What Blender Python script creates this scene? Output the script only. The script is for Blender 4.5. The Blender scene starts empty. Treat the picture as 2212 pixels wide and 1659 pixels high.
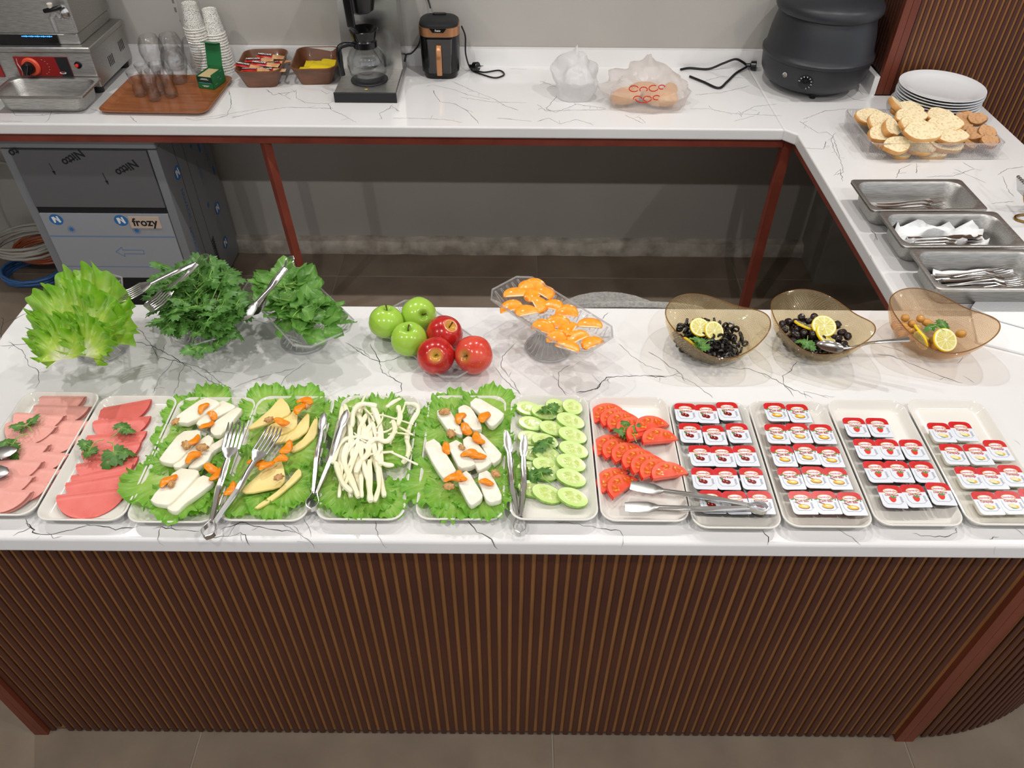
import bpy, bmesh, math, random
from mathutils import Vector, Matrix, noise, Euler
R = math.radians
PI = math.pi
sc = bpy.context.scene
COL = sc.collection

# ------------------------------------------------------------------ camera
FPX, TH, ROLL, CAMZ, IW, IH = 1661.0, R(42.85), R(0.45), 2.0, 2212, 1659
FW = Vector((0, math.cos(TH), -math.sin(TH)))
_r0 = Vector((1, 0, 0)); _u0 = Vector((0, math.sin(TH), math.cos(TH)))
RT = _r0 * math.cos(ROLL) + _u0 * math.sin(ROLL)
UP = -_r0 * math.sin(ROLL) + _u0 * math.cos(ROLL)
CAM = Vector((0, 0, CAMZ))
cd = bpy.data.cameras.new('camera'); cd.sensor_width = 36.0; cd.lens = FPX * 36.0 / IW
cd.clip_start = 0.05
cam = bpy.data.objects.new('camera', cd); COL.objects.link(cam)
m = Matrix.Identity(4)
for i in range(3):
    m[i][0] = RT[i]; m[i][1] = UP[i]; m[i][2] = -FW[i]; m[i][3] = CAM[i]
cam.matrix_world = m
sc.camera = cam

# ------------------------------------------------------------------ world, lamps, exposure
wd = bpy.data.worlds.new('world'); sc.world = wd; wd.use_nodes = True
bg = wd.node_tree.nodes['Background']
bg.inputs[0].default_value = (0.93, 0.95, 1.0, 1); bg.inputs[1].default_value = 1.0
CEIL = 2.75
def downlight(x, y, w, col=(1, 0.975, 0.945), ang=130, rad=0.022):
    l = bpy.data.lights.new('downlight_lamp', 'SPOT'); l.energy = w; l.color = col
    l.spot_size = R(ang); l.spot_blend = 0.7; l.shadow_soft_size = rad
    o = bpy.data.objects.new('downlight_lamp', l); COL.objects.link(o)
    o.location = (x, y, CEIL - 0.04)
for x in (-1.75, -0.72, 0.28, 1.28, 2.35):
    downlight(x, 2.05, 40)
for x in (-1.9, -0.6, 0.7, 2.0):
    downlight(x, 0.12, 40, ang=172)
sc.view_settings.view_transform = 'Standard'
sc.view_settings.look = 'None'
sc.view_settings.exposure = -0.13
sc.view_settings.gamma = 1.0
sc.view_settings.use_curve_mapping = False
sc.cycles.max_bounces = 6
sc.cycles.diffuse_bounces = 3
sc.cycles.glossy_bounces = 3
sc.cycles.transmission_bounces = 4
sc.cycles.transparent_max_bounces = 16
sc.cycles.caustics_reflective = False
sc.cycles.caustics_refractive = False
sc.cycles.sample_clamp_indirect = 6.0
sc.cycles.use_adaptive_sampling = True
sc.cycles.adaptive_threshold = 0.06

T = 0.86          # worktop height
def at(x, y, z=T):
    """photo pixel -> the world point at height z"""
    d = FW * FPX + RT * (x - IW / 2) - UP * (y - IH / 2)
    return CAM + d * ((z - CAMZ) / d.z)
def aty(x, y, Y):
    d = FW * FPX + RT * (x - IW / 2) - UP * (y - IH / 2)
    return CAM + d * (Y / d.y)

# ------------------------------------------------------------------ materials
def lin(h):
    h = h.lstrip('#'); o = []
    for i in (0, 2, 4):
        c = int(h[i:i + 2], 16) / 255
        o.append(c / 12.92 if c <= 0.04045 else ((c + 0.055) / 1.055) ** 2.4)
    return (*o, 1)
MATS = {}
def nd(nt, t, **kw):
    n = nt.nodes.new(t)
    for k, v in kw.items(): setattr(n, k, v)
    return n
def mat(name, col, rough=0.5, metal=0.0, spec=0.5, col2=None, vs=8.0, vd=3.0, lo=0.35, hi=0.65, bump=0.0, bs=60.0, sss=0.0, coat=0.0,
        stretch=None, trans=0.0, ior=1.45, sheen=0.0, speck=None, sps=300.0, spt=0.66):
    if name in MATS: return MATS[name]
    m = bpy.data.materials.new(name); m.use_nodes = True; nt = m.node_tree
    b = nt.nodes['Principled BSDF']; L = nt.links.new
    b.inputs['Base Color'].default_value = lin(col)
    b.inputs['Roughness'].default_value = rough; b.inputs['Metallic'].default_value = metal
    b.inputs['Specular IOR Level'].default_value = spec; b.inputs['IOR'].default_value = ior
    b.inputs['Coat Weight'].default_value = coat; b.inputs['Coat Roughness'].default_value = 0.08
    b.inputs['Transmission Weight'].default_value = trans
    if sss > 0.25:
        b.inputs['Subsurface Weight'].default_value = sss
        b.inputs['Subsurface Radius'].default_value = (0.01, 0.006, 0.004)
        b.inputs['Subsurface Scale'].default_value = 0.5
    tc = nd(nt, 'ShaderNodeTexCoord'); src = tc.outputs['Object']
    if stretch:
        mp = nd(nt, 'ShaderNodeMapping'); mp.inputs['Scale'].default_value = stretch
        L(src, mp.inputs['Vector']); src = mp.outputs['Vector']
    out = None
    if col2:
        nz = nd(nt, 'ShaderNodeTexNoise'); nz.inputs['Scale'].default_value = vs; nz.inputs['Detail'].default_value = vd
        L(src, nz.inputs['Vector'])
        rp = nd(nt, 'ShaderNodeValToRGB'); e = rp.color_ramp.elements
        e[0].position = lo; e[0].color = lin(col); e[1].position = hi; e[1].color = lin(col2)
        L(nz.outputs['Fac'], rp.inputs['Fac']); out = rp.outputs['Color']
    if speck:
        n2 = nd(nt, 'ShaderNodeTexNoise'); n2.inputs['Scale'].default_value = sps; n2.inputs['Detail'].default_value = 1
        L(tc.outputs['Object'], n2.inputs['Vector'])
        r2 = nd(nt, 'ShaderNodeValToRGB'); e = r2.color_ramp.elements
        e[0].position = spt; e[0].color = (0, 0, 0, 1); e[1].position = spt + 0.04; e[1].color = (1, 1, 1, 1)
        L(n2.outputs['Fac'], r2.inputs['Fac'])
        mx = nd(nt, 'ShaderNodeMixRGB'); mx.inputs[2].default_value = lin(speck)
        L(r2.outputs['Color'], mx.inputs[0])
        if out: L(out, mx.inputs[1])
        else: mx.inputs[1].default_value = lin(col)
        out = mx.outputs[0]
    if out: L(out, b.inputs['Base Color'])
    if bump:
        nz = nd(nt, 'ShaderNodeTexNoise'); nz.inputs['Scale'].default_value = bs; nz.inputs['Detail'].default_value = 3
        L(src, nz.inputs['Vector'])
        bp = nd(nt, 'ShaderNodeBump'); bp.inputs['Strength'].default_value = bump; bp.inputs['Distance'].default_value = 0.004
        L(nz.outputs['Fac'], bp.inputs['Height']); L(bp.outputs['Normal'], b.inputs['Normal'])
    MATS[name] = m
    return m
def leafmat(name, c0, c1, c2, rough=0.38, p0=0.05, p1=0.45, p2=0.9, tr=0.35, vein=0.25, bump=0.35):
    """green leaf: pale at the rib (uv.x = 0), darker at the rim, radial veins, some light comes through"""
    if name in MATS: return MATS[name]
    m = bpy.data.materials.new(name); m.use_nodes = True; nt = m.node_tree; L = nt.links.new
    b = nt.nodes['Principled BSDF']; o = nt.nodes['Material Output']
    uv = nd(nt, 'ShaderNodeUVMap'); sp = nd(nt, 'ShaderNodeSeparateXYZ'); L(uv.outputs[0], sp.inputs[0])
    tc = nd(nt, 'ShaderNodeTexCoord')
    nz = nd(nt, 'ShaderNodeTexNoise'); nz.inputs['Scale'].default_value = 45; nz.inputs['Detail'].default_value = 4
    L(tc.outputs['Object'], nz.inputs['Vector'])
    ad = nd(nt, 'ShaderNodeMath', operation='MULTIPLY_ADD'); ad.inputs[1].default_value = 0.5; 
    L(nz.outputs['Fac'], ad.inputs[0]); L(sp.outputs[0], ad.inputs[2])
    sb = nd(nt, 'ShaderNodeMath', operation='SUBTRACT'); sb.inputs[1].default_value = 0.25; L(ad.outputs[0], sb.inputs[0])
    rp = nd(nt, 'ShaderNodeValToRGB'); e = rp.color_ramp.elements
    e[0].position = p0; e[0].color = lin(c0); e[1].position = p2; e[1].color = lin(c2)
    x = e.new(p1); x.color = lin(c1)
    L(sb.outputs[0], rp.inputs['Fac'])
    wv = nd(nt, 'ShaderNodeMath', operation='SINE'); ml = nd(nt, 'ShaderNodeMath', operation='MULTIPLY'); ml.inputs[1].default_value = 55
    L(sp.outputs[1], ml.inputs[0]); L(ml.outputs[0], wv.inputs[0])
    pw = nd(nt, 'ShaderNodeMath', operation='POWER'); ab = nd(nt, 'ShaderNodeMath', operation='ABSOLUTE')
    L(wv.outputs[0], ab.inputs[0]); L(ab.outputs[0], pw.inputs[0]); pw.inputs[1].default_value = 6
    mv = nd(nt, 'ShaderNodeMath', operation='MULTIPLY'); mv.inputs[1].default_value = vein; L(pw.outputs[0], mv.inputs[0])
    mx = nd(nt, 'ShaderNodeMixRGB'); mx.inputs[2].default_value = lin(c0)
    L(mv.outputs[0], mx.inputs[0]); L(rp.outputs[0], mx.inputs[1])
    L(mx.outputs[0], b.inputs['Base Color']); b.inputs['Roughness'].default_value = rough
    bp = nd(nt, 'ShaderNodeBump'); bp.inputs['Strength'].default_value = bump; bp.inputs['Distance'].default_value = 0.003
    L(nz.outputs['Fac'], bp.inputs['Height']); L(bp.outputs[0], b.inputs['Normal'])
    tl = nd(nt, 'ShaderNodeBsdfTranslucent'); L(mx.outputs[0], tl.inputs[0])
    ms = nd(nt, 'ShaderNodeMixShader'); ms.inputs[0].default_value = tr
    L(b.outputs[0], ms.inputs[1]); L(tl.outputs[0], ms.inputs[2]); L(ms.outputs[0], o.inputs[0])
    MATS[name] = m; return m
def glassmat(name, tint='#ffffff', clear=0.62, rough=0.02, gloss=0.5, bump=0.0, kind='noise', bs=90.0, body=None, bodyw=0.0, dist=0.003, ior=1.5):
    """thin glass: lets light straight through, mirrors by its angle, and darkens at its edges by tint"""
    if name in MATS: return MATS[name]
    m = bpy.data.materials.new(name); m.use_nodes = True; nt = m.node_tree; L = nt.links.new
    o = nt.nodes['Material Output']; nt.nodes.remove(nt.nodes['Principled BSDF'])
    tr = nd(nt, 'ShaderNodeBsdfTransparent')
    lw = nd(nt, 'ShaderNodeLayerWeight'); lw.inputs[0].default_value = 0.35
    ec = nd(nt, 'ShaderNodeMixRGB'); ec.inputs[1].default_value = lin(tint)
    q = lin(tint); ec.inputs[2].default_value = (q[0] * clear, q[1] * clear, q[2] * clear, 1)  # tint carries the edge darkening that bent light would give
    L(lw.outputs['Facing'], ec.inputs[0]); L(ec.outputs[0], tr.inputs[0]); cur = tr.outputs[0]
    if body:
        df = nd(nt, 'ShaderNodeBsdfDiffuse'); df.inputs[0].default_value = lin(body)
        tl = nd(nt, 'ShaderNodeBsdfTranslucent'); tl.inputs[0].default_value = lin(body)
        mm = nd(nt, 'ShaderNodeMixShader'); mm.inputs[0].default_value = 0.5; L(df.outputs[0], mm.inputs[1]); L(tl.outputs[0], mm.inputs[2])
        m3 = nd(nt, 'ShaderNodeMixShader'); m3.inputs[0].default_value = bodyw
        L(cur, m3.inputs[1]); L(mm.outputs[0], m3.inputs[2]); cur = m3.outputs[0]
    gl = nd(nt, 'ShaderNodeBsdfGlossy'); gl.inputs['Roughness'].default_value = max(rough, 0.03)
    fr = nd(nt, 'ShaderNodeLayerWeight'); fr.inputs[0].default_value = 0.5
    pw = nd(nt, 'ShaderNodeMath', operation='POWER'); pw.inputs[1].default_value = 4.5; L(fr.outputs['Facing'], pw.inputs[0])
    ml = nd(nt, 'ShaderNodeMath', operation='MULTIPLY_ADD'); ml.inputs[1].default_value = 0.28 * gloss; ml.inputs[2].default_value = 0.05 * gloss; ml.use_clamp = True
    L(pw.outputs[0], ml.inputs[0])
    m2 = nd(nt, 'ShaderNodeMixShader'); L(ml.outputs[0], m2.inputs[0]); L(cur, m2.inputs[1]); L(gl.outputs[0], m2.inputs[2])
    L(m2.outputs[0], o.inputs[0])
    if bump:
        tc = nd(nt, 'ShaderNodeTexCoord')
        if kind == 'noise':
            t = nd(nt, 'ShaderNodeTexNoise'); t.inputs['Scale'].default_value = bs; h = t.outputs['Fac']; L(tc.outputs['Object'], t.inputs['Vector'])
        elif kind == 'cell':
            t = nd(nt, 'ShaderNodeTexVoronoi'); t.inputs['Scale'].default_value = bs; t.inputs['Randomness'].default_value = 0.35; h = t.outputs['Distance']; L(tc.outputs['Object'], t.inputs['Vector'])
        elif kind == 'wave':
            t = nd(nt, 'ShaderNodeTexWave'); t.inputs['Scale'].default_value = bs; t.inputs['Distortion'].default_value = 4.0; h = t.outputs['Fac']; L(tc.outputs['Object'], t.inputs['Vector'])
        elif kind == 'waffle':
            uv = nd(nt, 'ShaderNodeUVMap'); sp = nd(nt, 'ShaderNodeSeparateXYZ'); L(uv.outputs[0], sp.inputs[0])
            hs = []
            for k, sgn in ((0, 1), (1, -1)):
                a = nd(nt, 'ShaderNodeMath', operation='MULTIPLY_ADD'); a.inputs[1].default_value = 0.5 * sgn
                L(sp.outputs[1], a.inputs[0]); L(sp.outputs[0], a.inputs[2])
                q = nd(nt, 'ShaderNodeMath', operation='MULTIPLY'); q.inputs[1].default_value = bs; L(a.outputs[0], q.inputs[0])
                s = nd(nt, 'ShaderNodeMath', operation='SINE'); L(q.outputs[0], s.inputs[0])
                ab = nd(nt, 'ShaderNodeMath', operation='ABSOLUTE'); L(s.outputs[0], ab.inputs[0]); hs.append(ab.outputs[0])
            mn = nd(nt, 'ShaderNodeMath', operation='MINIMUM'); L(hs[0], mn.inputs[0]); L(hs[1], mn.inputs[1]); h = mn.outputs[0]
        bp = nd(nt, 'ShaderNodeBump'); bp.inputs['Strength'].default_value = bump; bp.inputs['Distance'].default_value = dist
        L(h, bp.inputs['Height']); L(bp.outputs[0], lw.inputs['Normal']); L(bp.outputs[0], gl.inputs['Normal']); L(bp.outputs[0], fr.inputs['Normal'])
        if body: L(bp.outputs[0], df.inputs['Normal'])
        if body and kind == 'waffle':
            wf = nd(nt, 'ShaderNodeMath', operation='MULTIPLY_ADD'); wf.inputs[1].default_value = bodyw * 1.3; wf.inputs[2].default_value = bodyw * 0.25
            L(h, wf.inputs[0]); L(wf.outputs[0], m3.inputs[0])
    MATS[name] = m; return m
def emit(name, col, s):
    if name in MATS: return MATS[name]
    m = bpy.data.materials.new(name); m.use_nodes = True; b = m.node_tree.nodes['Principled BSDF']
    b.inputs['Base Color'].default_value = (0, 0, 0, 1); b.inputs['Emission Color'].default_value = lin(col); b.inputs['Emission Strength'].default_value = s
    MATS[name] = m; return m

# ------------------------------------------------------------------ mesh builder
def rrect(w, d, r, z=0, n=4, cx=0, cy=0, radii=None):
    """rounded rectangle ring, counter-clockwise; radii = (right-back, left-back, left-front, right-front)"""
    pts = []
    rr = radii or (r, r, r, r)
    for k, (sx, sy) in enumerate(((1, 1), (-1, 1), (-1, -1), (1, -1))):
        q = min(rr[k], w / 2 - 1e-5, d / 2 - 1e-5)
        ox, oy = sx * (w / 2 - q), sy * (d / 2 - q)
        for i in range(n + 1):
            a = PI / 2 * (k + i / n)
            pts.append(Vector((cx + ox + q * math.cos(a), cy + oy + q * math.sin(a), z)))
    return pts
class MB:
    def __init__(s): s.v = []; s.f = []; s.mi = []; s.uv = None
    def add(s, vs, fs, mi=0):
        o = len(s.v); s.v += [Vector(v) for v in vs]
        for f in fs: s.f.append([i + o for i in f]); s.mi.append(mi)
        return s
    def box(s, c, d, mi=0, M=None):
        x, y, z = (q / 2 for q in d)
        vs = [Vector((sx * x, sy * y, sz * z)) for sz in (-1, 1) for sy in (-1, 1) for sx in (-1, 1)]
        if M: vs = [M @ v for v in vs]
        vs = [v + Vector(c) for v in vs]
        return s.add(vs, [(0, 2, 3, 1), (4, 5, 7, 6), (0, 1, 5, 4), (2, 6, 7, 3), (0, 4, 6, 2), (1, 3, 7, 5)], mi)
    def b2(s, x0, x1, y0, y1, z0, z1, mi=0):
        return s.box(((x0 + x1) / 2, (y0 + y1) / 2, (z0 + z1) / 2), (x1 - x0, y1 - y0, z1 - z0), mi)
    def loft(s, rings, c0=True, c1=True, mi=0, close=True):
        n = len(rings[0]); o = len(s.v)
        for r in rings: s.v += [Vector(p) for p in r]
        for k in range(len(rings) - 1):
            for i in range(n if close else n - 1):
                j = (i + 1) % n
                s.f.append([o + k * n + i, o + k * n + j, o + (k + 1) * n + j, o + (k + 1) * n + i]); s.mi.append(mi)
        if c0: s.f.append([o + i for i in range(n)][::-1]); s.mi.append(mi)
        if c1: s.f.append([o + (len(rings) - 1) * n + i for i in range(n)]); s.mi.append(mi)
        return s
    def rbox(s, c, d, r=0.006, b=0.003, mi=0, n=3):
        cx, cy, cz = c; w, dd, h = d; z0, z1 = cz - h / 2, cz + h / 2
        return s.loft([rrect(w - 2 * b, dd - 2 * b, max(r - b, 1e-4), z0, n, cx, cy), rrect(w, dd, r, z0 + b, n, cx, cy),
                       rrect(w, dd, r, z1 - b, n, cx, cy), rrect(w - 2 * b, dd - 2 * b, max(r - b, 1e-4), z1, n, cx, cy)], mi=mi)
    def tube(s, path, r, n=8, mi=0, cap=True, flat=1.0, closed=False):
        path = [Vector(p) for p in path]; N = len(path); rs = r if isinstance(r, (list, tuple)) else [r] * N
        rings = []; up = None
        for i, p in enumerate(path):
            a = path[(i - 1) % N if closed else max(i - 1, 0)]; b = path[(i + 1) % N if closed else min(i + 1, N - 1)]
            t = (b - a).normalized() if (b - a).length > 1e-9 else Vector((0, 0, 1))
            if up is None:
                up = Vector((0, 0, 1)) if abs(t.z) < 0.9 else Vector((1, 0, 0))
            x = t.cross(up).normalized(); up = x.cross(t).normalized()
            rings.append([p + (x * math.cos(2 * PI * k / n) + up * math.sin(2 * PI * k / n) * flat) * rs[i] for k in range(n)])
        if closed: rings.append(rings[0])
        return s.loft(rings, cap and not closed, cap and not closed, mi)
    def lathe(s, prof, n=32, mi=0, c=(0, 0, 0), mod=None, c0=True, c1=True):
        rings = []
        for (r, z) in prof:
            ring = []
            for i in range(n):
                a = 2 * PI * i / n; q = r * (mod(a, r, z) if mod else 1)
                ring.append(Vector((c[0] + q * math.cos(a), c[1] + q * math.sin(a), c[2] + z)))
            rings.append(ring)
        return s.loft(rings, c0, c1, mi)
    def prism(s, pts, z0, z1, mi=0, b=0.0, steps=1):
        pts = [Vector((p[0], p[1], 0)) for p in pts]
        ar = sum(pts[i].x * pts[(i + 1) % len(pts)].y - pts[(i + 1) % len(pts)].x * pts[i].y for i in range(len(pts)))
        if ar < 0: pts.reverse()
        def ring(z, q):
            o = []
            N = len(pts)
            for i in range(N):
                a, p, c = pts[i - 1], pts[i], pts[(i + 1) % N]
                e1 = (p - a).normalized(); e2 = (c - p).normalized()
                n1 = Vector((-e1.y, e1.x, 0)); n2 = Vector((-e2.y, e2.x, 0)); nn = (n1 + n2)
                nn = nn / max(0.4, nn.dot(n1)) if nn.length > 1e-6 else n1
                o.append(Vector((p.x + nn.x * q, p.y + nn.y * q, z)))
            return o
        if b:
            q = [(b * (1 - math.cos(PI / 2 * k / steps)), b * (1 - math.sin(PI / 2 * k / steps))) for k in range(steps + 1)]
            rs = [ring(z0 + zz, i) for (i, zz) in q[::-1]] + [ring(z1 - zz, i) for (i, zz) in q]
        else: rs = [ring(z0, 0), ring(z1, 0)]
        return s.loft(rs, mi=mi)
    def flat(s, pts, mi=0):
        return s.add([Vector(p) if len(p) == 3 else Vector((p[0], p[1], 0)) for p in pts], [list(range(len(pts)))], mi)
    def disc(s, cx, cy, rx, ry, z, mi=0, n=20, a0=0.0):
        ca, sa = math.cos(a0), math.sin(a0)
        return s.flat([(cx + rx * math.cos(t) * ca - ry * math.sin(t) * sa, cy + rx * math.cos(t) * sa + ry * math.sin(t) * ca, z) for t in (2 * PI * i / n for i in range(n))], mi)
    def text(s, txt, size, M=Matrix.Identity(4), mi=0, shear=0.0, bold=0.0, sx=1.0):
        cu = bpy.data.curves.new('lettering', 'FONT'); cu.body = txt; cu.size = size; cu.shear = shear
        cu.align_x = 'CENTER'; cu.align_y = 'CENTER'; cu.resolution_u = 3; cu.offset = bold
        ob = bpy.data.objects.new('lettering', cu)
        me = bpy.data.meshes.new_from_object(ob)
        vs = [M @ Vector((v.co.x * sx, v.co.y, v.co.z)) for v in me.vertices]
        s.add(vs, [list(p.vertices) for p in me.polygons], mi)
        bpy.data.objects.remove(ob); bpy.data.curves.remove(cu); bpy.data.meshes.remove(me)
        return s
    def xform(s, M):
        s.v = [M @ v for v in s.v]; return s
    def mesh(s, name, mats, smooth=True, ang=38, fixn=True):
        me = bpy.data.meshes.new(name)
        me.from_pydata([tuple(v) for v in s.v], [], s.f)
        for q in (mats if isinstance(mats, (list, tuple)) else [mats]): me.materials.append(q)
        me.polygons.foreach_set('material_index', s.mi)
        if s.uv:
            ul = me.uv_layers.new(name='UVMap')
            for lp in me.loops: ul.data[lp.index].uv = s.uv[lp.vertex_index]
        if fixn:
            bm = bmesh.new(); bm.from_mesh(me); bmesh.ops.recalc_face_normals(bm, faces=bm.faces); bm.to_mesh(me); bm.free()
        if smooth:
            me.polygons.foreach_set('use_smooth', [True] * len(me.polygons))
            me.set_sharp_from_angle(angle=R(ang))
        me.update()
        return me
    def build(s, name, mats, parent=None, loc=None, rot=None, **kw):
        return link(name, s.mesh(name, mats, **kw), parent, loc, rot)
def link(name, me, parent=None, loc=None, rot=None, scale=None):
    o = bpy.data.objects.new(name, me); COL.objects.link(o)
    if parent: o.parent = parent
    if loc is not None: o.location = loc
    if rot is not None: o.rotation_euler = rot
    if scale is not None: o.scale = scale if hasattr(scale, '__len__') else (scale,) * 3
    return o
def tag(o, label, cat, group=None, kind=None):
    o['label'] = label; o['category'] = cat
    if group: o['group'] = group
    if kind: o['kind'] = kind
    return o
def thing(name, label, cat, loc=(0, 0, 0), rot=(0, 0, 0), group=None):
    o = bpy.data.objects.new(name, None); COL.objects.link(o); o.empty_display_size = 0.05
    o.location = loc; o.rotation_euler = rot
    return tag(o, label, cat, group)
def struct(o):
    o['kind'] = 'structure'; return o
def bez(pts, n=10):
    """Catmull-Rom through the points"""
    pts = [Vector(p) for p in pts]; P = [pts[0] * 2 - pts[1]] + pts + [pts[-1] * 2 - pts[-2]]; out = []
    for i in range(1, len(P) - 2):
        a, b, c, d = P[i - 1:i + 3]
        for k in range(n):
            t = k / n
            out.append(0.5 * ((2 * b) + (c - a) * t + (2 * a - 5 * b + 4 * c - d) * t * t + (3 * b - a - 3 * c + d) * t ** 3))
    out.append(pts[-1]); return out
ORD = ['first', 'second', 'third', 'fourth', 'fifth', 'sixth', 'seventh', 'eighth', 'ninth', 'tenth', 'eleventh', 'twelfth', 'thirteenth', 'fourteenth', 'fifteenth', 'sixteenth', 'seventeenth', 'eighteenth', 'nineteenth', 'twentieth']
def rnd(a, b): return random.uniform(a, b)
random.seed(7)
# ================================================================== the room
m_tile = mat('floor_tile', '#8a7c6c', 0.42, col2='#78695a', vs=5, vd=8, bump=0.04, bs=120)
m_grout = mat('grout', '#9c9286', 0.9)
m_wall = mat('wall_paint', '#aca8a2', 0.55, col2='#a7a39d', vs=3, bump=0.03, bs=250)
m_conc = mat('rough_concrete', '#cbc3b8', 0.95, col2='#9a9287', vs=14, vd=8, bump=0.5, bs=40)
m_ceil = mat('ceiling_paint', '#e6e4e0', 0.9)
m_slat = mat('slat_wood', '#4c2616', 0.5, col2='#401e12', vs=6, stretch=(6, 6, 0.6), bump=0.05, bs=80)
m_back = mat('slat_backing', '#9a6838', 0.55, col2='#885a30', vs=9, stretch=(4, 4, 0.5))
m_post = mat('post_wood', '#6f3522', 0.5, col2='#602b1b', vs=6, stretch=(6, 6, 0.6))
m_dark = mat('dark_plaster', '#8d8880', 0.9, col2='#7d786f', vs=5, bump=0.2, bs=30)

WY = 3.09
fl = struct(MB().b2(-4.4, 4.0, -2.6, WY + 0.1, -0.05, -0.0025).build('floor', m_grout, smooth=False))
def tile(w, d):
    b = 0.0015
    return MB().loft([rrect(w, d, 0.001, -0.008, 1), rrect(w, d, 0.001, -b, 1), rrect(w - 2 * b, d - 2 * b, 0.001, 0, 1)]).mesh('tile', m_tile, smooth=False)
tfull = tile(0.896, 0.896); tcut = tile(0.896, 0.222)
for i in range(9):
    for j in range(6):
        x = 0.11 + 0.45 + 0.9 * (i - 5); y0 = 2.86 - 0.9 * j
        link('tile', tfull, fl, (x, y0 - 0.45, 0), (0, 0, PI * ((i * 3 + j) % 2)))
    link('tile', tcut, fl, (0.56 + 0.9 * (i - 5), 2.86 + 0.113, 0))
struct(MB().b2(-4.4, 1.345, WY, WY + 0.12, 0, CEIL).build('wall_back', m_wall, smooth=False))
struct(MB().b2(-4.4, 4.0, -2.6, WY + 0.12, CEIL, CEIL + 0.06).build('ceiling', m_ceil, smooth=False))
# rough unfinished concrete foot of the back wall
bm = MB(); nx = 120; rows = []
random.seed(3)
for i in range(nx + 1):
    x = -3.4 + i * (1.345 + 3.4) / nx
    h = 0.062 + 0.012 * noise.noise((x * 5, 0, 0)); d = 0.052 + 0.008 * noise.noise((x * 9, 3, 0))
    rows.append([(x, WY, 0), (x, WY - d, 0), (x, WY - d + 0.004 * noise.noise((x * 40, 1, 1)), h * 0.6), (x, WY - d * 0.75, h), (x, WY, h + 0.006)])
bm.loft(rows, close=False, c0=True, c1=True)
struct(bm.build('baseboard_back', m_conc))
# right wall: a plastered pier that carries the slatted cladding above the worktop
WX, WFY = 1.345, 2.835
wr = struct(MB().b2(WX, 4.0, WFY, WY + 0.12, 0, CEIL).build('wall_right', m_dark, smooth=False))
MB().b2(WX - 0.006, WX, WFY, WY, T + 0.07, CEIL).b2(WX, 4.0, WFY - 0.006, WFY, T, CEIL).b2(1.695, 4.0, WFY - 0.006, WFY, 0, T).build('backing_board', m_back, wr, smooth=False)
def slat_mesh(h, w=0.0135, d=0.005):
    return MB().loft([rrect(w, d, 0.0015, 0, 1, 0, -d / 2), rrect(w, d, 0.0015, h, 1, 0, -d / 2)]).mesh('slat', m_slat, smooth=False)
sm = slat_mesh(CEIL - T - 0.001)
smf = slat_mesh(CEIL - 0.001)
for i in range(58):
    if WX + 0.052 + 0.022 * i > 1.70: link('slat', smf, wr, (WX + 0.052 + 0.022 * i, WFY - 0.006, 0.001)); continue
    link('slat', sm, wr, (WX + 0.052 + 0.022 * i, WFY - 0.006, T + 0.001))
sm2 = slat_mesh(CEIL - T - 0.075)
for i in range(10):
    link('slat', sm2, wr, (WX - 0.006, WFY + 0.02 + 0.022 * i, T + 0.072), (0, 0, -PI / 2))
for k in range(2):
    MB().b2(WX - 0.012 + 0.026 * k, WX + 0.0125 + 0.026 * k, WFY - 0.022, WFY, T + 0.001, CEIL).build('corner_post', m_post, wr, smooth=False)
# left end wall far outside on the left
struct(MB().b2(-3.52, -3.4, -2.6, WY, 0, CEIL).build('wall_left', m_wall, smooth=False))

# ================================================================== worktops
def stonemat():
    m = bpy.data.materials.new('veined_quartz'); m.use_nodes = True; nt = m.node_tree; L = nt.links.new
    b = nt.nodes['Principled BSDF']; b.inputs['Roughness'].default_value = 0.09; b.inputs['Specular IOR Level'].default_value = 0.45
    tc = nd(nt, 'ShaderNodeTexCoord')
    nz = nd(nt, 'ShaderNodeTexNoise'); nz.inputs['Scale'].default_value = 2.5; nz.inputs['Detail'].default_value = 5
    L(tc.outputs['Object'], nz.inputs['Vector'])
    rp = nd(nt, 'ShaderNodeValToRGB'); e = rp.color_ramp.elements
    e[0].position = 0.3; e[0].color = lin('#e2e0df'); e[1].position = 0.7; e[1].color = lin('#e9e8e7')
    L(nz.outputs['Fac'], rp.inputs['Fac'])
    L(rp.outputs[0], b.inputs['Base Color'])
    return m
m_stone = stonemat()
m_vein = mat('vein_ink', '#23242c', 0.25)
TH0 = 0.04
def slab(name, pts, label, bev=0.006):
    o = MB().prism(pts, T - TH0, T, b=bev, steps=4).build(name, m_stone, smooth=False)
    return tag(o, label, 'worktop')
IX0, IY0, IY1 = -1.19, 0.813, 1.508
arc = [(1.03 + 0.665 * math.sin(a), 1.478 - 0.665 * math.cos(a)) for a in (R(90) * k / 14 for k in range(15))]
island_top = slab('island_worktop', [(IX0, IY0)] + arc + [(1.695, IY1 - 0.0005), (IX0 + 0.0, IY1 - 0.0005)], 'white veined stone worktop of the island, rounded at its end', 0.007)
right_top = slab('side_worktop', [(0.955, IY1), (1.695, IY1), (1.69, WFY - 0.0235), (WX - 0.014, WFY - 0.0235), (WX - 0.014, 3.0699), (0.9205, 3.0699), (0.9205, 2.515), (0.955, 2.478)],
                 'white veined stone side worktop joining island and back counter', 0.006)
back_top = slab('back_worktop', [(-3.39, 2.513), (0.92, 2.513), (0.92, 3.0699), (-3.39, 3.0699)], 'long white veined stone worktop along the grey back wall', 0.006)
struct(MB().b2(-3.39, 0.92, 3.0635, 3.088, T, T + 0.066).build('trim_1', m_stone, smooth=False))
struct(MB().b2(0.92, WX - 0.0145, 3.0635, 3.088, T, T + 0.066).b2(WX - 0.034, WX - 0.0145, WFY - 0.02, 3.07, T, T + 0.066).build('trim_2', m_stone, smooth=False))

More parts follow.
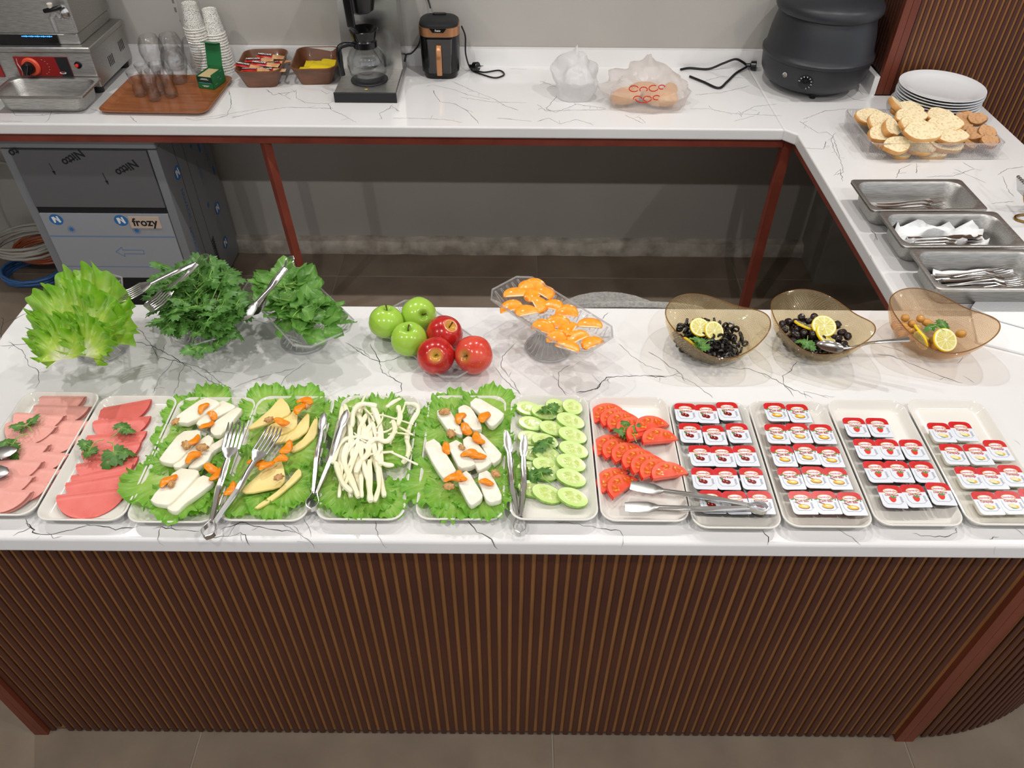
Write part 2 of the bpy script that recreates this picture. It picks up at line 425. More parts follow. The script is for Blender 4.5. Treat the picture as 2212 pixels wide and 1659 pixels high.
# veins traced on the stone: thin dark inlay lines lying in the polished face
def veins(parent, lines, z=T, seed=1, w=0.0016):
    random.seed(seed); mb = MB()
    def strip(pts, w0):
        n = len(pts); vs = []
        for i, p in enumerate(pts):
            a = pts[max(i - 1, 0)]; b = pts[min(i + 1, n - 1)]; t = (b - a)
            t = t.normalized() if t.length > 1e-9 else Vector((1, 0, 0)); nn = Vector((-t.y, t.x, 0))
            q = w0 * (0.35 + 0.9 * abs(noise.noise((p.x * 25, p.y * 25, seed)))) * (1 if 0 < i < n - 1 else 0.2)
            vs += [p + nn * q / 2, p - nn * q / 2]
        mb.add(vs, [(2 * i, 2 * i + 1, 2 * i + 3, 2 * i + 2) for i in range(n - 1)])
    for ln in lines:
        wt = ln[0]; pts = [at(x, y, z) for x, y in ln[1:]]
        out = []
        for a, b in zip(pts, pts[1:]):
            k = max(2, int((b - a).length / 0.008)); nn = Vector((-(b - a).y, (b - a).x, 0)).normalized()
            for i in range(k):
                p = a.lerp(b, i / k); out.append(p + nn * (0 if i == 0 else rnd(-0.0022, 0.0022)))
        out.append(pts[-1])
        for p in out: p.z = z + 0.00025
        strip(out, w * wt)
        for p in out[2:-2]:
            if random.random() < 0.10 * wt:
                q = p.copy(); br = [q]; d = Vector((rnd(-1, 1), rnd(-1, 1), 0)).normalized()
                for i in range(random.randint(2, 5)):
                    q = q + d * 0.006 + Vector((rnd(-.003, .003), rnd(-.003, .003), 0)); br.append(q)
                strip(br, w * 0.6)
    o = mb.build('stone_veins', m_vein, parent, smooth=False, fixn=False); o['kind'] = 'stuff'
    return o
veins(island_top, [
    (1, (0, 745), (3, 715), (8, 690), (3, 660 + 25)), (1.2, (0, 747), (30, 745), (90, 740)), (1, (18, 738), (50, 760), (62, 790), (82, 800), (85, 825), (75, 840)),
    (0.8, (5, 700), (40, 685), (75, 670)), (1, (270, 690), (310, 720), (340, 770), (420, 790), (445, 800), (490, 835), (500, 840)),
    (1.2, (280, 735), (330, 748), (380, 775), (420, 800), (450, 822), (485, 838)), (0.8, (378, 775), (360, 800), (345, 815), (330, 850)), (0.8, (405, 782), (388, 805), (385, 830), (375, 852)),
    (1, (440, 805), (480, 803), (515, 808)), (0.9, (505, 838), (560, 815), (640, 795)), (0.9, (602, 836), (620, 812), (660, 785)),
    (1, (535, 690), (580, 700)), (0.9, (745, 740), (780, 755), (800, 772)),
    (1.2, (760, 748), (800, 775), (822, 782), (845, 778), (868, 770)), (1.2, (800, 742), (820, 780), (826, 805), (850, 817), (868, 828), (868, 845), (852, 850)),
    (1.2, (1112, 742), (1085, 770), (1082, 790), (1100, 815), (1105, 803)), (1, (1068, 793), (1095, 825), (1125, 853)), (1, (1102, 815), (1115, 838), (1122, 852)), (0.9, (1090, 850), (1120, 848)),
    (1, (1232, 788), (1206, 805), (1206, 830), (1225, 855)), (1.6, (1245, 848), (1290, 840), (1310, 815), (1350, 812), (1400, 812), (1440, 815)), (1, (1305, 820), (1290, 838), (1250, 850)),
    (1, (1335, 742), (1360, 765), (1395, 790), (1430, 800)), (0.9, (1300, 690), (1314, 675)),
    (1.2, (1400, 760), (1430, 778), (1445, 792), (1460, 798), (1472, 808), (1480, 825)), (1, (1455, 808), (1500, 828), (1540, 860)), (1, (1400, 810), (1440, 813), (1470, 806)),
    (1.4, (1575, 795), (1620, 797), (1660, 812), (1700, 835), (1755, 860)), (1.1, (1722, 780), (1710, 800), (1690, 812), (1692, 828), (1715, 858)), (0.9, (1735, 845), (1790, 860)), (0.9, (1737, 845), (1742, 860)),
    (1.2, (1895, 765), (1930, 770), (1990, 795), (2040, 815), (2080, 828)), (1, (2080, 770), (2068, 785)), (0.8, (2080, 812), (2105, 828)), (0.9, (1640, 700), (1655, 715)),
    (0.9, (1170, 672), (1130, 668), (1085, 664)), (1, (1900, 745), (1950, 760)),
    (1.6, (55, 1130), (75, 1145), (70, 1150), (100, 1155), (130, 1150), (170, 1140), (195, 1133)), (1.2, (28, 1158), (65, 1140), (55, 1120)), (1, (100, 1150), (115, 1163), (135, 1158)), (1.6, (185, 1132), (225, 1138), (250, 1145), (275, 1140), (298, 1137)),
    (1.4, (330, 1143), (350, 1138), (390, 1145), (430, 1148)), (1, (348, 1138), (340, 1165), (355, 1180)), (1.1, (455, 1162), (500, 1158), (520, 1150), (530, 1155), (540, 1180)),
    (1.2, (475, 1145), (520, 1128), (570, 1140), (640, 1150), (665, 1165), (680, 1187)), (1, (610, 1130), (640, 1150)), (1.2, (655, 1118), (665, 1135), (672, 1160)), (0.9, (632, 1135), (655, 1155)),
    (1.3, (810, 1125), (816, 1150), (822, 1165), (835, 1185)), (1.6, (1010, 1125), (1030, 1150), (1062, 1165), (1075, 1187)), (1.1, (1198, 1127), (1240, 1132), (1300, 1142), (1340, 1147), (1347, 1160)), (0.7, (1346, 1162), (1342, 1185)),
    (1.5, (1647, 1145), (1660, 1160), (1658, 1178)), (1.2, (1810, 1143), (1840, 1160), (1860, 1178)), (1.1, (1970, 1152), (1990, 1158), (2020, 1160), (2050, 1158), (2067, 1150), (2066, 1140)), (1, (2137, 1165), (2145, 1160), (2158, 1160)), (1, (2190, 1140), (2212, 1158)),
    (0.8, (2150, 1180), (2147, 1200)), (0.9, (2190, 950), (2205, 962)),
], seed=2)
veins(back_top, [
    (1, (20, 235), (35, 250), (110, 248), (150, 243)), (0.8, (112, 240), (105, 258), (98, 264)), (0.8, (0, 262), (50, 262)), (0.8, (195, 235), (215, 240)), (1, (280, 250), (295, 265)),
    (0.9, (495, 195), (500, 225), (490, 250), (470, 255), (420, 260), (400, 255)), (1.1, (500, 255), (560, 240), (620, 232), (720, 234)), (0.8, (420, 255), (470, 250), (560, 235)),
    (1, (575, 192), (590, 205), (640, 197), (640, 212), (660, 222), (710, 224), (715, 237), (745, 250), (770, 265)), (0.8, (600, 200), (630, 215)), (1, (693, 195), (705, 203), (715, 199)),
    (1, (848, 226), (840, 235), (820, 245), (826, 258)), (0.8, (845, 228), (862, 240)), (0.9, (847, 255), (900, 256), (960, 258), (1000, 265)), (1, (935, 195), (950, 220), (985, 225), (1010, 240), (1035, 267)),
    (0.9, (975, 175), (1020, 195), (1070, 215), (1090, 228), (1120, 238)), (0.8, (920, 187), (935, 183), (985, 195), (1010, 205), (1060, 215)), (0.8, (995, 210), (1060, 220), (1140, 222)), (0.8, (1072, 255), (1150, 262)),
    (1, (1165, 175), (1205, 188), (1210, 200), (1180, 235), (1200, 243), (1245, 225), (1310, 235)), (0.9, (1160, 225), (1180, 240), (1230, 238), (1310, 237)), (1, (1160, 262), (1185, 255), (1210, 268), (1245, 258), (1280, 268)), (0.9, (1350, 248), (1390, 267)), (0.8, (1380, 252), (1395, 266)),
    (0.9, (1490, 235), (1530, 235), (1580, 245), (1640, 248), (1690, 250)), (0.9, (1600, 245), (1630, 230), (1680, 225)), (0.8, (1585, 262), (1630, 250)), (0.9, (1500, 205), (1560, 200), (1620, 185)), (0.8, (1520, 175), (1560, 165), (1620, 170)), (0.9, (1100, 148), (1140, 150)),
], seed=5, w=0.0021)
veins(right_top, [
    (1, (1727, 262), (1728 + 40, 288), (1785, 285), (1800, 295), (1815, 345), (1822, 372), (1805, 378)), (1, (1805, 287), (1795, 300), (1802, 325), (1812, 340)), (0.9, (1740, 320), (1780, 322), (1783, 305)), (1, (1735, 258), (1780, 240), (1830, 235)), (0.9, (1800, 380), (1815, 365), (1820, 392)),
    (1, (1935, 385), (1945, 365), (1970, 355)), (0.9, (1980, 352), (1980, 375)), (1, (2080, 350), (2105, 365), (2060, 380), (2000, 382)), (0.9, (2060, 365), (2130, 395)), (1, (2155, 378), (2175, 365), (2212, 360)), (0.9, (2165, 380), (2180, 415), (2190, 425)), (0.9, (2140, 440), (2190, 435)),
    (1.4, (1880, 495), (1890, 505), (1895, 520)), (0.8, (1880, 550), (1885, 560)), (0.8, (1820, 195), (1850, 190), (1865, 205)), (0.9, (1830, 205), (1845, 215), (1870, 218)),
], seed=8, w=0.0021)

# ================================================================== island base with slats
base = thing('slatted_island', 'dark brown vertically slatted front of the island counter', 'counter', (0, 0.83, 0))
PYF = 0.838
MB().b2(-1.175, 1.0, PYF - 0.83, PYF - 0.83 + 0.02, 0.012, T - TH0 - 0.001).build('backing_board', m_back, base, smooth=False)
hs = T - TH0 - 0.007
sm = slat_mesh(hs, 0.0138, 0.005); sshort = slat_mesh(hs - 0.022, 0.0138, 0.005)
n = 0
x = -1.166
while x < 0.982:
    link('slat', sshort if n == 1 else sm, base, (x, PYF - 0.83, 0.005 + (0.022 if n == 1 else 0))); x += 0.0222; n += 1
for x0 in (-1.212, -1.194, 0.9855, 1.0085):
    w = 0.0172 if x0 < 0 else 0.0222
    MB().b2(x0, x0 + w, PYF - 0.83 - 0.014, PYF - 0.83 + 0.03, 0.0, T - TH0 - 0.001).build('post', m_post, base, smooth=False)
RC, CX, CY = 0.64, 1.03, 1.478
ring = lambda r, z: [(CX + r * math.sin(R(92) * k / 30), CY - 0.83 - r * math.cos(R(92) * k / 30), z) for k in range(31)]
MB().loft([ring(RC, 0.012), ring(RC, T - TH0 - 0.001), ring(RC - 0.015, T - TH0 - 0.001), ring(RC - 0.015, 0.012), ring(RC, 0.012)], False, False, close=False).build('curved_backing_board', m_back, base)
k = 0
while True:
    a = 0.008 / RC + k * 0.0222 / RC
    if a > R(91): break
    link('slat', sm, base, (CX + RC * math.sin(a), CY - 0.83 - RC * math.cos(a), 0.005), (0, 0, a)); k += 1
MB().b2(-1.19, -1.175, 0.025, 0.66, 0.0, T - TH0 - 0.001).build('side_panel', m_post, base, smooth=False)
sb = thing('panelled_counter', 'dark brown outer panel closing the side counter', 'counter', (1.66, 2.1, 0))
MB().b2(-0.01, 0.01, -0.60, 0.70, 0.0, T - TH0 - 0.001).build('side_panel', m_post, sb, smooth=False)

# ================================================================== red steel frame under the back counter
m_red = mat('red_primer', '#8c4334', 0.45, col2='#7c392b', vs=12, bump=0.04)
fr = thing('support_trestle', 'red-brown painted steel frame under the back worktop', 'frame', (0, 2.555, 0))
MB().b2(-3.38, 0.94, -0.02, 0.012, 0.785, T - TH0 - 0.001).build('beam', m_red, fr, smooth=False)
MB().b2(-3.38, 0.94, 0.45, 0.48, 0.785, T - TH0 - 0.001).build('beam', m_red, fr, smooth=False)
MB().tube([(-0.874, 0, 0.786), (-0.838, 0, 0.0)], 0.0205, 4).xform(Matrix.Identity(4)).build('leg', m_red, fr, smooth=False)
MB().b2(0.938, 0.972, -0.02, 0.014, 0.0, T - TH0 - 0.001).build('leg', m_red, fr, smooth=False)
fr2 = thing('support_trestle', 'red-brown painted steel beam under the inner edge of the side worktop', 'frame', (0.985, 2.0, 0))
MB().b2(-0.012, 0.018, -0.49, 0.53, 0.785, T - TH0 - 0.001).build('beam', m_red, fr2, smooth=False)
MB().b2(-0.01, 0.022, -0.49, -0.46, 0.0, 0.785).build('leg', m_red, fr2, smooth=False)
# ================================================================== things on the back counter
m_steel = mat('brushed_steel', '#c4c3c0', 0.42, 1.0, col2='#a9a7a2', vs=30, stretch=(1, 12, 12), bump=0.02, bs=200)
m_steel2 = mat('satin_steel', '#c4c2be', 0.22, 1.0)
m_chrome = mat('polished_steel', '#d6d5d2', 0.16, 1.0)
m_black = mat('black_plastic', '#0e0f11', 0.22)
m_blackm = mat('matt_black', '#1a1b1e', 0.5)
m_rubber = mat('black_cable', '#0d0e10', 0.45)
m_gl = glassmat('clear_glass', '#fefefe', 0.78, 0.01, 1.7)
m_redp = mat('red_print', '#8e1d1c', 0.35); m_white = mat('white_print', '#efeeea', 0.4)
m_copper = mat('copper', '#c08a63', 0.28, 0.85)

def gn_pan(name, label, c, rot=0, w=0.325, d=0.176, h=0.065, cat='pan', group=None):
    t = thing(name, label, cat, (c[0], c[1], T), (0, 0, rot), group)
    e = 0.001
    rings = [rrect(w - 0.075, d - 0.075, 0.02, e, 5), rrect(w - 0.055, d - 0.055, 0.028, 0.004, 5), rrect(w - 0.04, d - 0.04, 0.035, 0.018, 5), rrect(w - 0.032, d - 0.032, 0.036, h - 0.008, 5), rrect(w - 0.026, d - 0.026, 0.036, h - 0.003, 5),
             rrect(w - 0.004, d - 0.004, 0.014, h - 0.003, 5), rrect(w, d, 0.015, h - 0.006, 5), rrect(w, d, 0.015, h, 5), rrect(w - 0.004, d - 0.004, 0.014, h + 0.001, 5),
             rrect(w - 0.024, d - 0.024, 0.036, h - 0.001, 5), rrect(w - 0.034, d - 0.034, 0.036, h - 0.008, 5), rrect(w - 0.042, d - 0.042, 0.035, 0.02, 5), rrect(w - 0.057, d - 0.057, 0.028, 0.0065, 5), rrect(w - 0.08, d - 0.08, 0.02, 0.0035, 5)]
    MB().loft(rings).build('body', m_steel, t)
    return t
# --- hot drink machine at the left end
M0 = thing('hot_drink_machine', 'stainless steel hot drink machine with red panel and black tap', 'machine', (-1.75, 2.76, T))
MX = -1.75
mb = MB().rbox((0, 0.15, 0.088), (0.52, 0.30, 0.122), 0.006, 0.003)
mb.build('body', m_steel, M0)
MB().rbox((0, 0.15, 0.158), (0.53, 0.31, 0.018), 0.006, 0.003).build('top_ledge', m_steel, M0)
MB().rbox((-0.01, 0.16, 0.185), (0.47, 0.27, 0.036), 0.006, 0.003).build('neck', m_steel, M0)
mb = MB().rbox((-0.01, 0.165, 0.345), (0.48, 0.28, 0.285), 0.012, 0.004)
mb.build('tank', m_steel, M0)
def mpanel(x0, y0, x1, y1, name, mt, d=0.004, off=0.0):
    a = aty(x0, y0, 2.76) - Vector((MX, 2.76, T)); b = aty(x1, y1, 2.76) - Vector((MX, 2.76, T))
    return MB().b2(a.x, b.x, off - d, off, b.z, a.z).build(name, mt, M0, smooth=False), (a, b)
pp, (pa, pb) = mpanel(28, 122, 160, 164, 'control_panel', m_redp)
mb = MB()
w, h = pb.x - pa.x, pa.z - pb.z
FR = Matrix.Rotation(PI / 2, 4, 'X')
def on_front(x, z, y=-0.0045): return Matrix.Translation((x, y, z)) @ FR
cx, cz = (pa.x + pb.x) / 2, (pa.z + pb.z) / 2
mb.add([(cx + w * .30, -0.0045, pb.z), (cx + w * .5, -0.0045, pb.z), (cx + w * .5, -0.0045, pa.z), (cx + w * .27, -0.0045, pa.z)], [(0, 1, 2, 3)], 1)
mb.add([on_front(cx + w * .33 + .012 * math.cos(a), pb.z + .012 + .004 * math.sin(a)) @ Vector((0, 0, 0.0002)) for a in (2 * PI * i / 16 for i in range(16))], [list(range(16))], 0)
mb.add([on_front(cx + w * .33 + .008 * math.cos(a), pb.z + .013 + .0025 * math.sin(a)) @ Vector((0, 0, 0.0004)) for a in (2 * PI * i / 16 for i in range(16))], [list(range(16))], 2)
for q in range(7):
    aa = R(-70 + 140 * q / 6)
    mb.box((cx - .005 + .026 * math.cos(aa), -0.0047, cz + .026 * math.sin(aa)), (0.003, 0.0004, 0.001), 0)
for xx in (cx - w * .44,):
    mb.tube([(xx, -0.0046, cz + h * .42), (xx - .003, -0.0046, cz + .01), (xx + .004, -0.0046, cz - h * .2), (xx, -0.0046, pb.z + .003)], [0.002, 0.003, 0.004, 0.006], 6, 0, flat=0.15)
mb.build('panel_print', [m_white, m_blackm, m_redp], pp, smooth=False)
k0 = aty(68, 144, 2.755) - Vector((MX, 2.76, T))
kr = MB().lathe([(0.0, 0), (0.031, 0), (0.032, 0.004), (0.028, 0.010), (0.0, 0.010)], 32).xform(Matrix.Translation((k0.x, -0.004, k0.z)) @ FR).build('dial', mat('orange_dial', '#e2583c', 0.35), M0)
MB().lathe([(0.0, 0.0), (0.021, 0.0), (0.019, 0.02), (0.0, 0.022)], 24).rbox((0, 0, 0.022), (0.011, 0.042, 0.014), 0.004, 0.002).xform(Matrix.Translation((k0.x - 0.003, -0.013, k0.z)) @ Matrix.Rotation(0.5, 4, 'Y') @ FR).build('knob', m_black, kr)
k1 = aty(168, 141, 2.755) - Vector((MX, 2.76, T))
kb = MB().lathe([(0.0, 0), (0.0125, 0), (0.012, 0.006), (0.0, 0.007)], 20).xform(Matrix.Translation((k1.x, 0, k1.z)) @ FR).build('switch_collar', m_black, M0)
MB().lathe([(0.0, 0.006), (0.006, 0.006), (0.006, 0.013), (0.0, 0.014)], 16).xform(Matrix.Translation((k1.x - .002, 0, k1.z)) @ FR).build('button', mat('red_button', '#e23b33', 0.35), kb)
mpanel(-60, 124, 12, 166, 'control_panel', m_redp)
dd = MB().b2(-0.22, 0.155, 0.018, 0.0245, 0.169, 0.201).build('display', mat('black_glass', '#04060c', 0.05, coat=1), M0, smooth=False)
mb = MB()
for q in range(16): mb.box((0.035 + q * 0.0068, 0.0172, 0.197), (0.0045, 0.001, 0.0022 + 0.001 * (q % 3)))
mb.build('display_digits', emit('blue_led', '#2f7dff', 5), dd, smooth=False)
tp = aty(128, 25, 2.775) - Vector((MX, 2.76, T))
tap = MB().lathe([(0.0, 0), (0.024, 0), (0.024, 0.005), (0.017, 0.008), (0.0, 0.012)], 24).xform(Matrix.Translation((tp.x + .006, 0.024, tp.z - 0.005)) @ FR).build('tap', m_chrome, M0)
MB().tube([(tp.x - .03, -0.02, tp.z + .012), (tp.x - .012, -0.022, tp.z + .016), (tp.x + .012, -0.018, tp.z + .02), (tp.x + .028, -0.012, tp.z + .024)], [0.007, 0.0075, 0.0075, 0.006], 10).build('tap_handle', m_black, tap)
MB().tube([(tp.x - .006, -0.018, tp.z + .018), (tp.x - .004, -0.02, tp.z + .036)], [0.007, 0.009], 10).build('tap_button', mat('ivory_plastic', '#d8d2c4', 0.4), tap)
MB().tube([(tp.x + .006, 0.02, tp.z - .004), (tp.x - .004, -0.012, tp.z + .004), (tp.x - .014, -0.022, tp.z - .01), (tp.x - .012, -0.024, tp.z - .06)], [0.012, 0.012, 0.010, 0.007], 12).build('tap_spout', m_gl, tap)
mb = MB()
for q in range(4): mb.b2(0.2602, 0.2608, 0.22 + q * .012, 0.2235 + q * .012, 0.075, 0.11)
for q in range(4): mb.b2(0.2602, 0.2608, 0.11 + q * .012, 0.1135 + q * .012, 0.06, 0.095)
mb.build('vent_slots', m_blackm, M0, smooth=False)
for x, y in ((-0.22, 0.03), (0.23, 0.03), (-0.22, 0.27), (0.23, 0.27)):
    MB().lathe([(0.0, 0), (0.017, 0), (0.021, 0.028), (0.0, 0.028)], 14).build('foot', m_blackm, M0, (x, y, 0))

gn_pan('steel_pan', 'empty stainless steel pan in front of the hot drink machine', (-1.637, 2.665))

# --- wooden tray with glasses and the tea box
m_trayw = mat('tray_wood', '#9c5b30', 0.28, col2='#84481f', vs=7, stretch=(1, 9, 9), coat=0.3)
tr = thing('serving_tray', 'brown wood-grain serving tray under the tea glasses', 'tray', (-1.252, 2.747, T), (0, 0, R(-1.2)))
w, d = 0.385, 0.335
MB().loft([rrect(w - 0.05, d - 0.05, 0.02, 0.0005, 5), rrect(w - 0.03, d - 0.03, 0.028, 0.003, 5), rrect(w - 0.002, d - 0.002, 0.035, 0.013, 5), rrect(w, d, 0.035, 0.015, 5), rrect(w - 0.006, d - 0.006, 0.034, 0.0155, 5),
           rrect(w - 0.036, d - 0.036, 0.03, 0.0055, 5), rrect(w - 0.055, d - 0.055, 0.02, 0.004, 5)]).build('body', m_trayw, tr)
z0 = T + 0.0045
def vessel(prof, th, n=28):
    """glass wall of thickness th from the outer profile (r, z), open at the top"""
    inn = [(max(r - th, 0.0005), z) for r, z in prof[::-1]]
    inn = [q for q in inn if q[1] > 0.006] + [(0.0005, 0.0065)]
    return MB().lathe([(0.0005, 0)] + prof + inn, n)
tea = vessel([(0.019, 0), (0.022, 0.003), (0.0225, 0.012), (0.0235, 0.022), (0.019, 0.042), (0.020, 0.058), (0.027, 0.078), (0.0285, 0.088)], 0.0016).mesh('tea_glass', m_gl)
lat = vessel([(0.026, 0), (0.027, 0.004), (0.029, 0.012), (0.034, 0.03), (0.043, 0.06), (0.046, 0.078), (0.043, 0.100), (0.034, 0.122), (0.031, 0.128)], 0.0018).mesh('balloon_glass', m_gl)
for i, (x, y) in enumerate([(305, 206), (336, 216), (372, 208), (322, 190), (352, 188), (345, 203)]):
    p = at(x, y, z0)
    tag(link('tea_glass', tea, None, (p.x, p.y, z0)), 'small waisted tea glass, ' + ['closest to the steel pan', 'frontmost of the six on the tray', 'closest to the green tea box', 'just behind the one nearest the steel pan', 'furthest back of the six on the tray', 'in the middle of its cluster'][i], 'glass', 'small tea glasses on the tray')
for i, (x, y) in enumerate([(341, 152), (383, 148), (389, 178), (432, 158)]):
    p = at(x, y, z0)
    tag(link('balloon_glass', lat, None, (p.x, p.y, z0)), ['big round glass furthest back on the brown tray', 'big round glass behind another one, mid tray', 'big round glass closest to the small tea glasses', 'big round glass between green tea box and paper cups'][i], 'glass', 'big round glasses on the tray')
m_green = mat('green_card', '#1f6b3c', 0.45); m_gdark = mat('dark_green_card', '#15382b', 0.45)
p = at(452, 193, z0)
tb = thing('tea_box', 'small green open tea bag box on the brown tray', 'box', (p.x, p.y + 0.045, z0), (0, 0, R(-14)))
bw, bd, bh = 0.062, 0.085, 0.055
mb = MB(); th = 0.0015
mb.b2(-bw / 2, bw / 2, -bd / 2, -bd / 2 + th, 0, bh * .8).b2(-bw / 2, bw / 2, bd / 2 - th, bd / 2, 0, bh).b2(-bw / 2, -bw / 2 + th, -bd / 2, bd / 2, 0, bh * .85).b2(bw / 2 - th, bw / 2, -bd / 2, bd / 2, 0, bh * .95).b2(-bw / 2, bw / 2, -bd / 2, bd / 2, 0, th)
mb.build('carton', m_green, tb, smooth=False)
mb = MB().box((0, 0, 0.04), (bw, 0.0015, 0.08)).b2(-bw / 2, bw / 2, -0.028, 0, 0.078, 0.08)
mb.build('lid_flap', m_green, tb, (0, bd / 2 - 0.001, bh), (R(-14), 0, R(0)), smooth=False)
MB().b2(-bw / 2 + .004, bw / 2 - .004, -bd / 2 + .002, bd / 2 - .004, th, bh * .78).build('tea_bags', mat('tea_bag_paper', '#c9b184', 0.8), tb, smooth=False)
mb = MB(); y = -bd / 2 - 0.0003
mb.b2(-bw / 2 + .001, bw / 2 - .001, y, y + .0002, bh * .42, bh * .8, 0)
mb.b2(-bw / 2 + .006, bw / 2 - .006, y - .0001, y, .021, .0225, 2)
for z, w_ in ((.0335, .017), (.0365, .012), (.011, .014), (.008, .009)): mb.b2(-w_, w_, y - .0003, y - .0001, z, z + .0014, 1)
xx = bw / 2 + .0003
for q, z in ((-.02, .012), (.0, .03), (.02, .045), (.012, .02)): mb.b2(xx, xx + .0002, q - .006, q + .006, z, z + .0016, 2)
mb.build('box_print', [m_gdark, m_white, mat('blue_print', '#5fa6c4', 0.5)], tb, smooth=False)

# --- paper cup stacks
m_cup = mat('paper_cup', '#e9e6df', 0.6, speck='#4a4844', sps=420, spt=0.56)
m_cuprim = mat('paper_cup_rim', '#eeebe4', 0.55)
cupw = MB().lathe([(0.0005, 0.083), (0.0235, 0.083), (0.0255, 0.0855), (0.0262, 0.085), (0.0375, 0.004), (0.036, 0.004), (0.025, 0.082), (0.0005, 0.082)], 28)
cupm = cupw.mesh('wall', m_cup)
rimm = MB().tube([(0.0378 * math.cos(a), 0.0378 * math.sin(a), 0.0025) for a in (2 * PI * i / 28 for i in range(28))], 0.0022, 6, closed=True).mesh('rim', m_cuprim)
for s, (x, y, n, lean, nm) in enumerate([(452, 158, 18, (-0.055, 0.0), 'sleeved stack'), (487, 152, 15, (-0.035, 0.0), 'stack nearest the coffee sachets')]):
    p = at(x, y, T)
    Y = min(p.y, 3.02)
    for k in range(n):
        z = T + 0.0005 + k * 0.0098
        pos = 'topmost' if k == n - 1 else ('lowest' if k == 0 else ORD[k] + ' from the bottom')
        t = thing('paper_cup', f'dotted paper cup, {pos}, in the ' + nm, 'cup', (p.x + lean[0] * k * 0.012 + rnd(-.0004, .0004), Y, z), (0, lean[0] * 0.5, rnd(0, 6)), 'stacked paper cups')
        link('wall', cupm, t); link('rim', rimm, t)
    if s == 0:
        m_film = glassmat('clear_film', '#ffffff', 0.97, 0.1, 1.2, bump=0.5, bs=60)
        prof = []
        sl = MB(); rings = []
        for k in range(9):
            z = 0.10 + k * 0.024; rr = 0.043 - 0.001 * k
            rings.append([(rr * (1 + 0.10 * math.sin(3 * a + k)) * math.cos(a), rr * (1 + 0.10 * math.sin(2 * a + k * 1.3)) * math.sin(a), z) for a in (2 * PI * i / 28 for i in range(28))])
        sl.loft(rings, False, False)
        so = sl.build('cup_sleeve', m_film, None, (p.x - 0.006, Y, T), (0, -0.03, 0))
        tag(so, 'clear printed plastic sleeve around the taller paper cup stack', 'sleeve')
        mb = MB()
        for q in range(6): mb.b2(-.034 + .0026 * (q % 3), -.0325 + .0026 * (q % 3), -.0466, -.0464, .235 + (q // 3) * .03, .252 + (q // 3) * .035, 0)
        mb.text('5', 0.011, Matrix.Translation((-0.026, -0.0465, 0.205)) @ FR, 0)
        mb.build('sleeve_print', m_blackm, so, smooth=False)

# --- two wooden baskets with sachets
m_bask = mat('walnut_bowl', '#7a4a2c', 0.4, col2='#5f3820', vs=5, stretch=(2, 2, 7), coat=0.15)
def basket(label, c, rot):
    t = thing('wooden_basket', label, 'basket', (c[0], c[1], T), (0, 0, rot), 'walnut baskets')
    w, d, h = 0.168, 0.235, 0.068
    MB().loft([rrect(w - .055, d - .06, 0.02, 0, 5), rrect(w - .05, d - .055, 0.022, 0.003, 5), rrect(w - .006, d - .006, 0.036, h - .006, 5), rrect(w, d, 0.038, h - .004, 5), rrect(w, d, 0.038, h, 5), rrect(w - .008, d - .008, 0.036, h + .001, 5), rrect(w - .016, d - .016, 0.034, h - .006, 5), rrect(w - .058, d - .062, 0.02, 0.006, 5)]).build('body', m_bask, t)
    return t
basket('walnut-brown basket filled with red coffee sachets', (-0.945, 2.925), R(4))
basket('walnut-brown basket holding yellow sugar sachets', (-0.748, 2.955), R(4))
m_sred = mat('sachet_red', '#c5261f', 0.3, col2='#a61b18', vs=30); m_syel = mat('sachet_yellow', '#f0d512', 0.4, col2='#e6c70c', vs=20)
m_scream = mat('sachet_cream', '#d9b98c', 0.35, col2='#c98f5d', vs=40)
def pillow(L, W, H, nx=10, ny=5, mi=None):
    mb = MB(); top = []; bot = []
    for i in range(nx + 1):
        u = -1 + 2 * i / nx
        for sgn, arr in ((1, top), (-1, bot)):
            arr.append([Vector((u * L / 2, v * W / 2, sgn * H / 2 * max(0, (1 - abs(u) ** 4)) * max(0, (1 - abs(v) ** 2.5)) + 0.0006 * math.sin(u * 9 + v * 5))) for v in (-1 + 2 * j / ny for j in range(ny + 1))])
    for arr in (top, bot): mb.loft(arr, False, False, close=False)
    if mi: mb.mi = [mi(sum((mb.v[k] for k in f), Vector()) / len(f)) for f in mb.f]
    return mb
sach = pillow(0.105, 0.026, 0.013, 12, 5, lambda c: 0 if c.x < 0.012 else 1).mesh('coffee_sachet', [m_sred, m_scream], fixn=False)
sprint = MB().text('NESCAFE', 0.0125, Matrix.Translation((-0.022, 0, 0.0073)), 0, bold=0.0004).b2(-0.048, 0.004, -0.0078, 0.0078, 0.0066, 0.0069, 1).mesh('print', [m_white, m_blackm], smooth=False)
sl = [(552, 152, 0.922, 0, 'red coffee sachet lying frontmost with its name upward'), (573, 139, 0.928, -8, 'red and cream coffee sachet in the middle of the basket pile'), (537, 143, 0.925, -12, 'red coffee sachet poking out at the basket corner'), (586, 152, 0.918, 4, 'red coffee sachet beside the frontmost sachet'),
      (560, 130, 0.925, 6, 'pale coffee sachet across the back of the pile'), (585, 122, 0.925, -6, 'red coffee sachet lying furthest back in the basket'), (600, 137, 0.915, 25, 'red coffee sachet slanting at the far side of the pile'), (560, 142, 0.912, 2, 'red coffee sachet deep under the other sachets')]
for x, y, z, a, lb in sl:
    p = at(x, y, z)
    t = thing('coffee_sachet', lb, 'sachet', (p.x, p.y, z), (rnd(-.15, .15), rnd(-.1, .1), R(a)), 'coffee sachets in the basket'); link('foil', sach, t); link('print', sprint, t)
ys = pillow(0.075, 0.05, 0.006).mesh('sugar_sachet', m_syel, fixn=False)
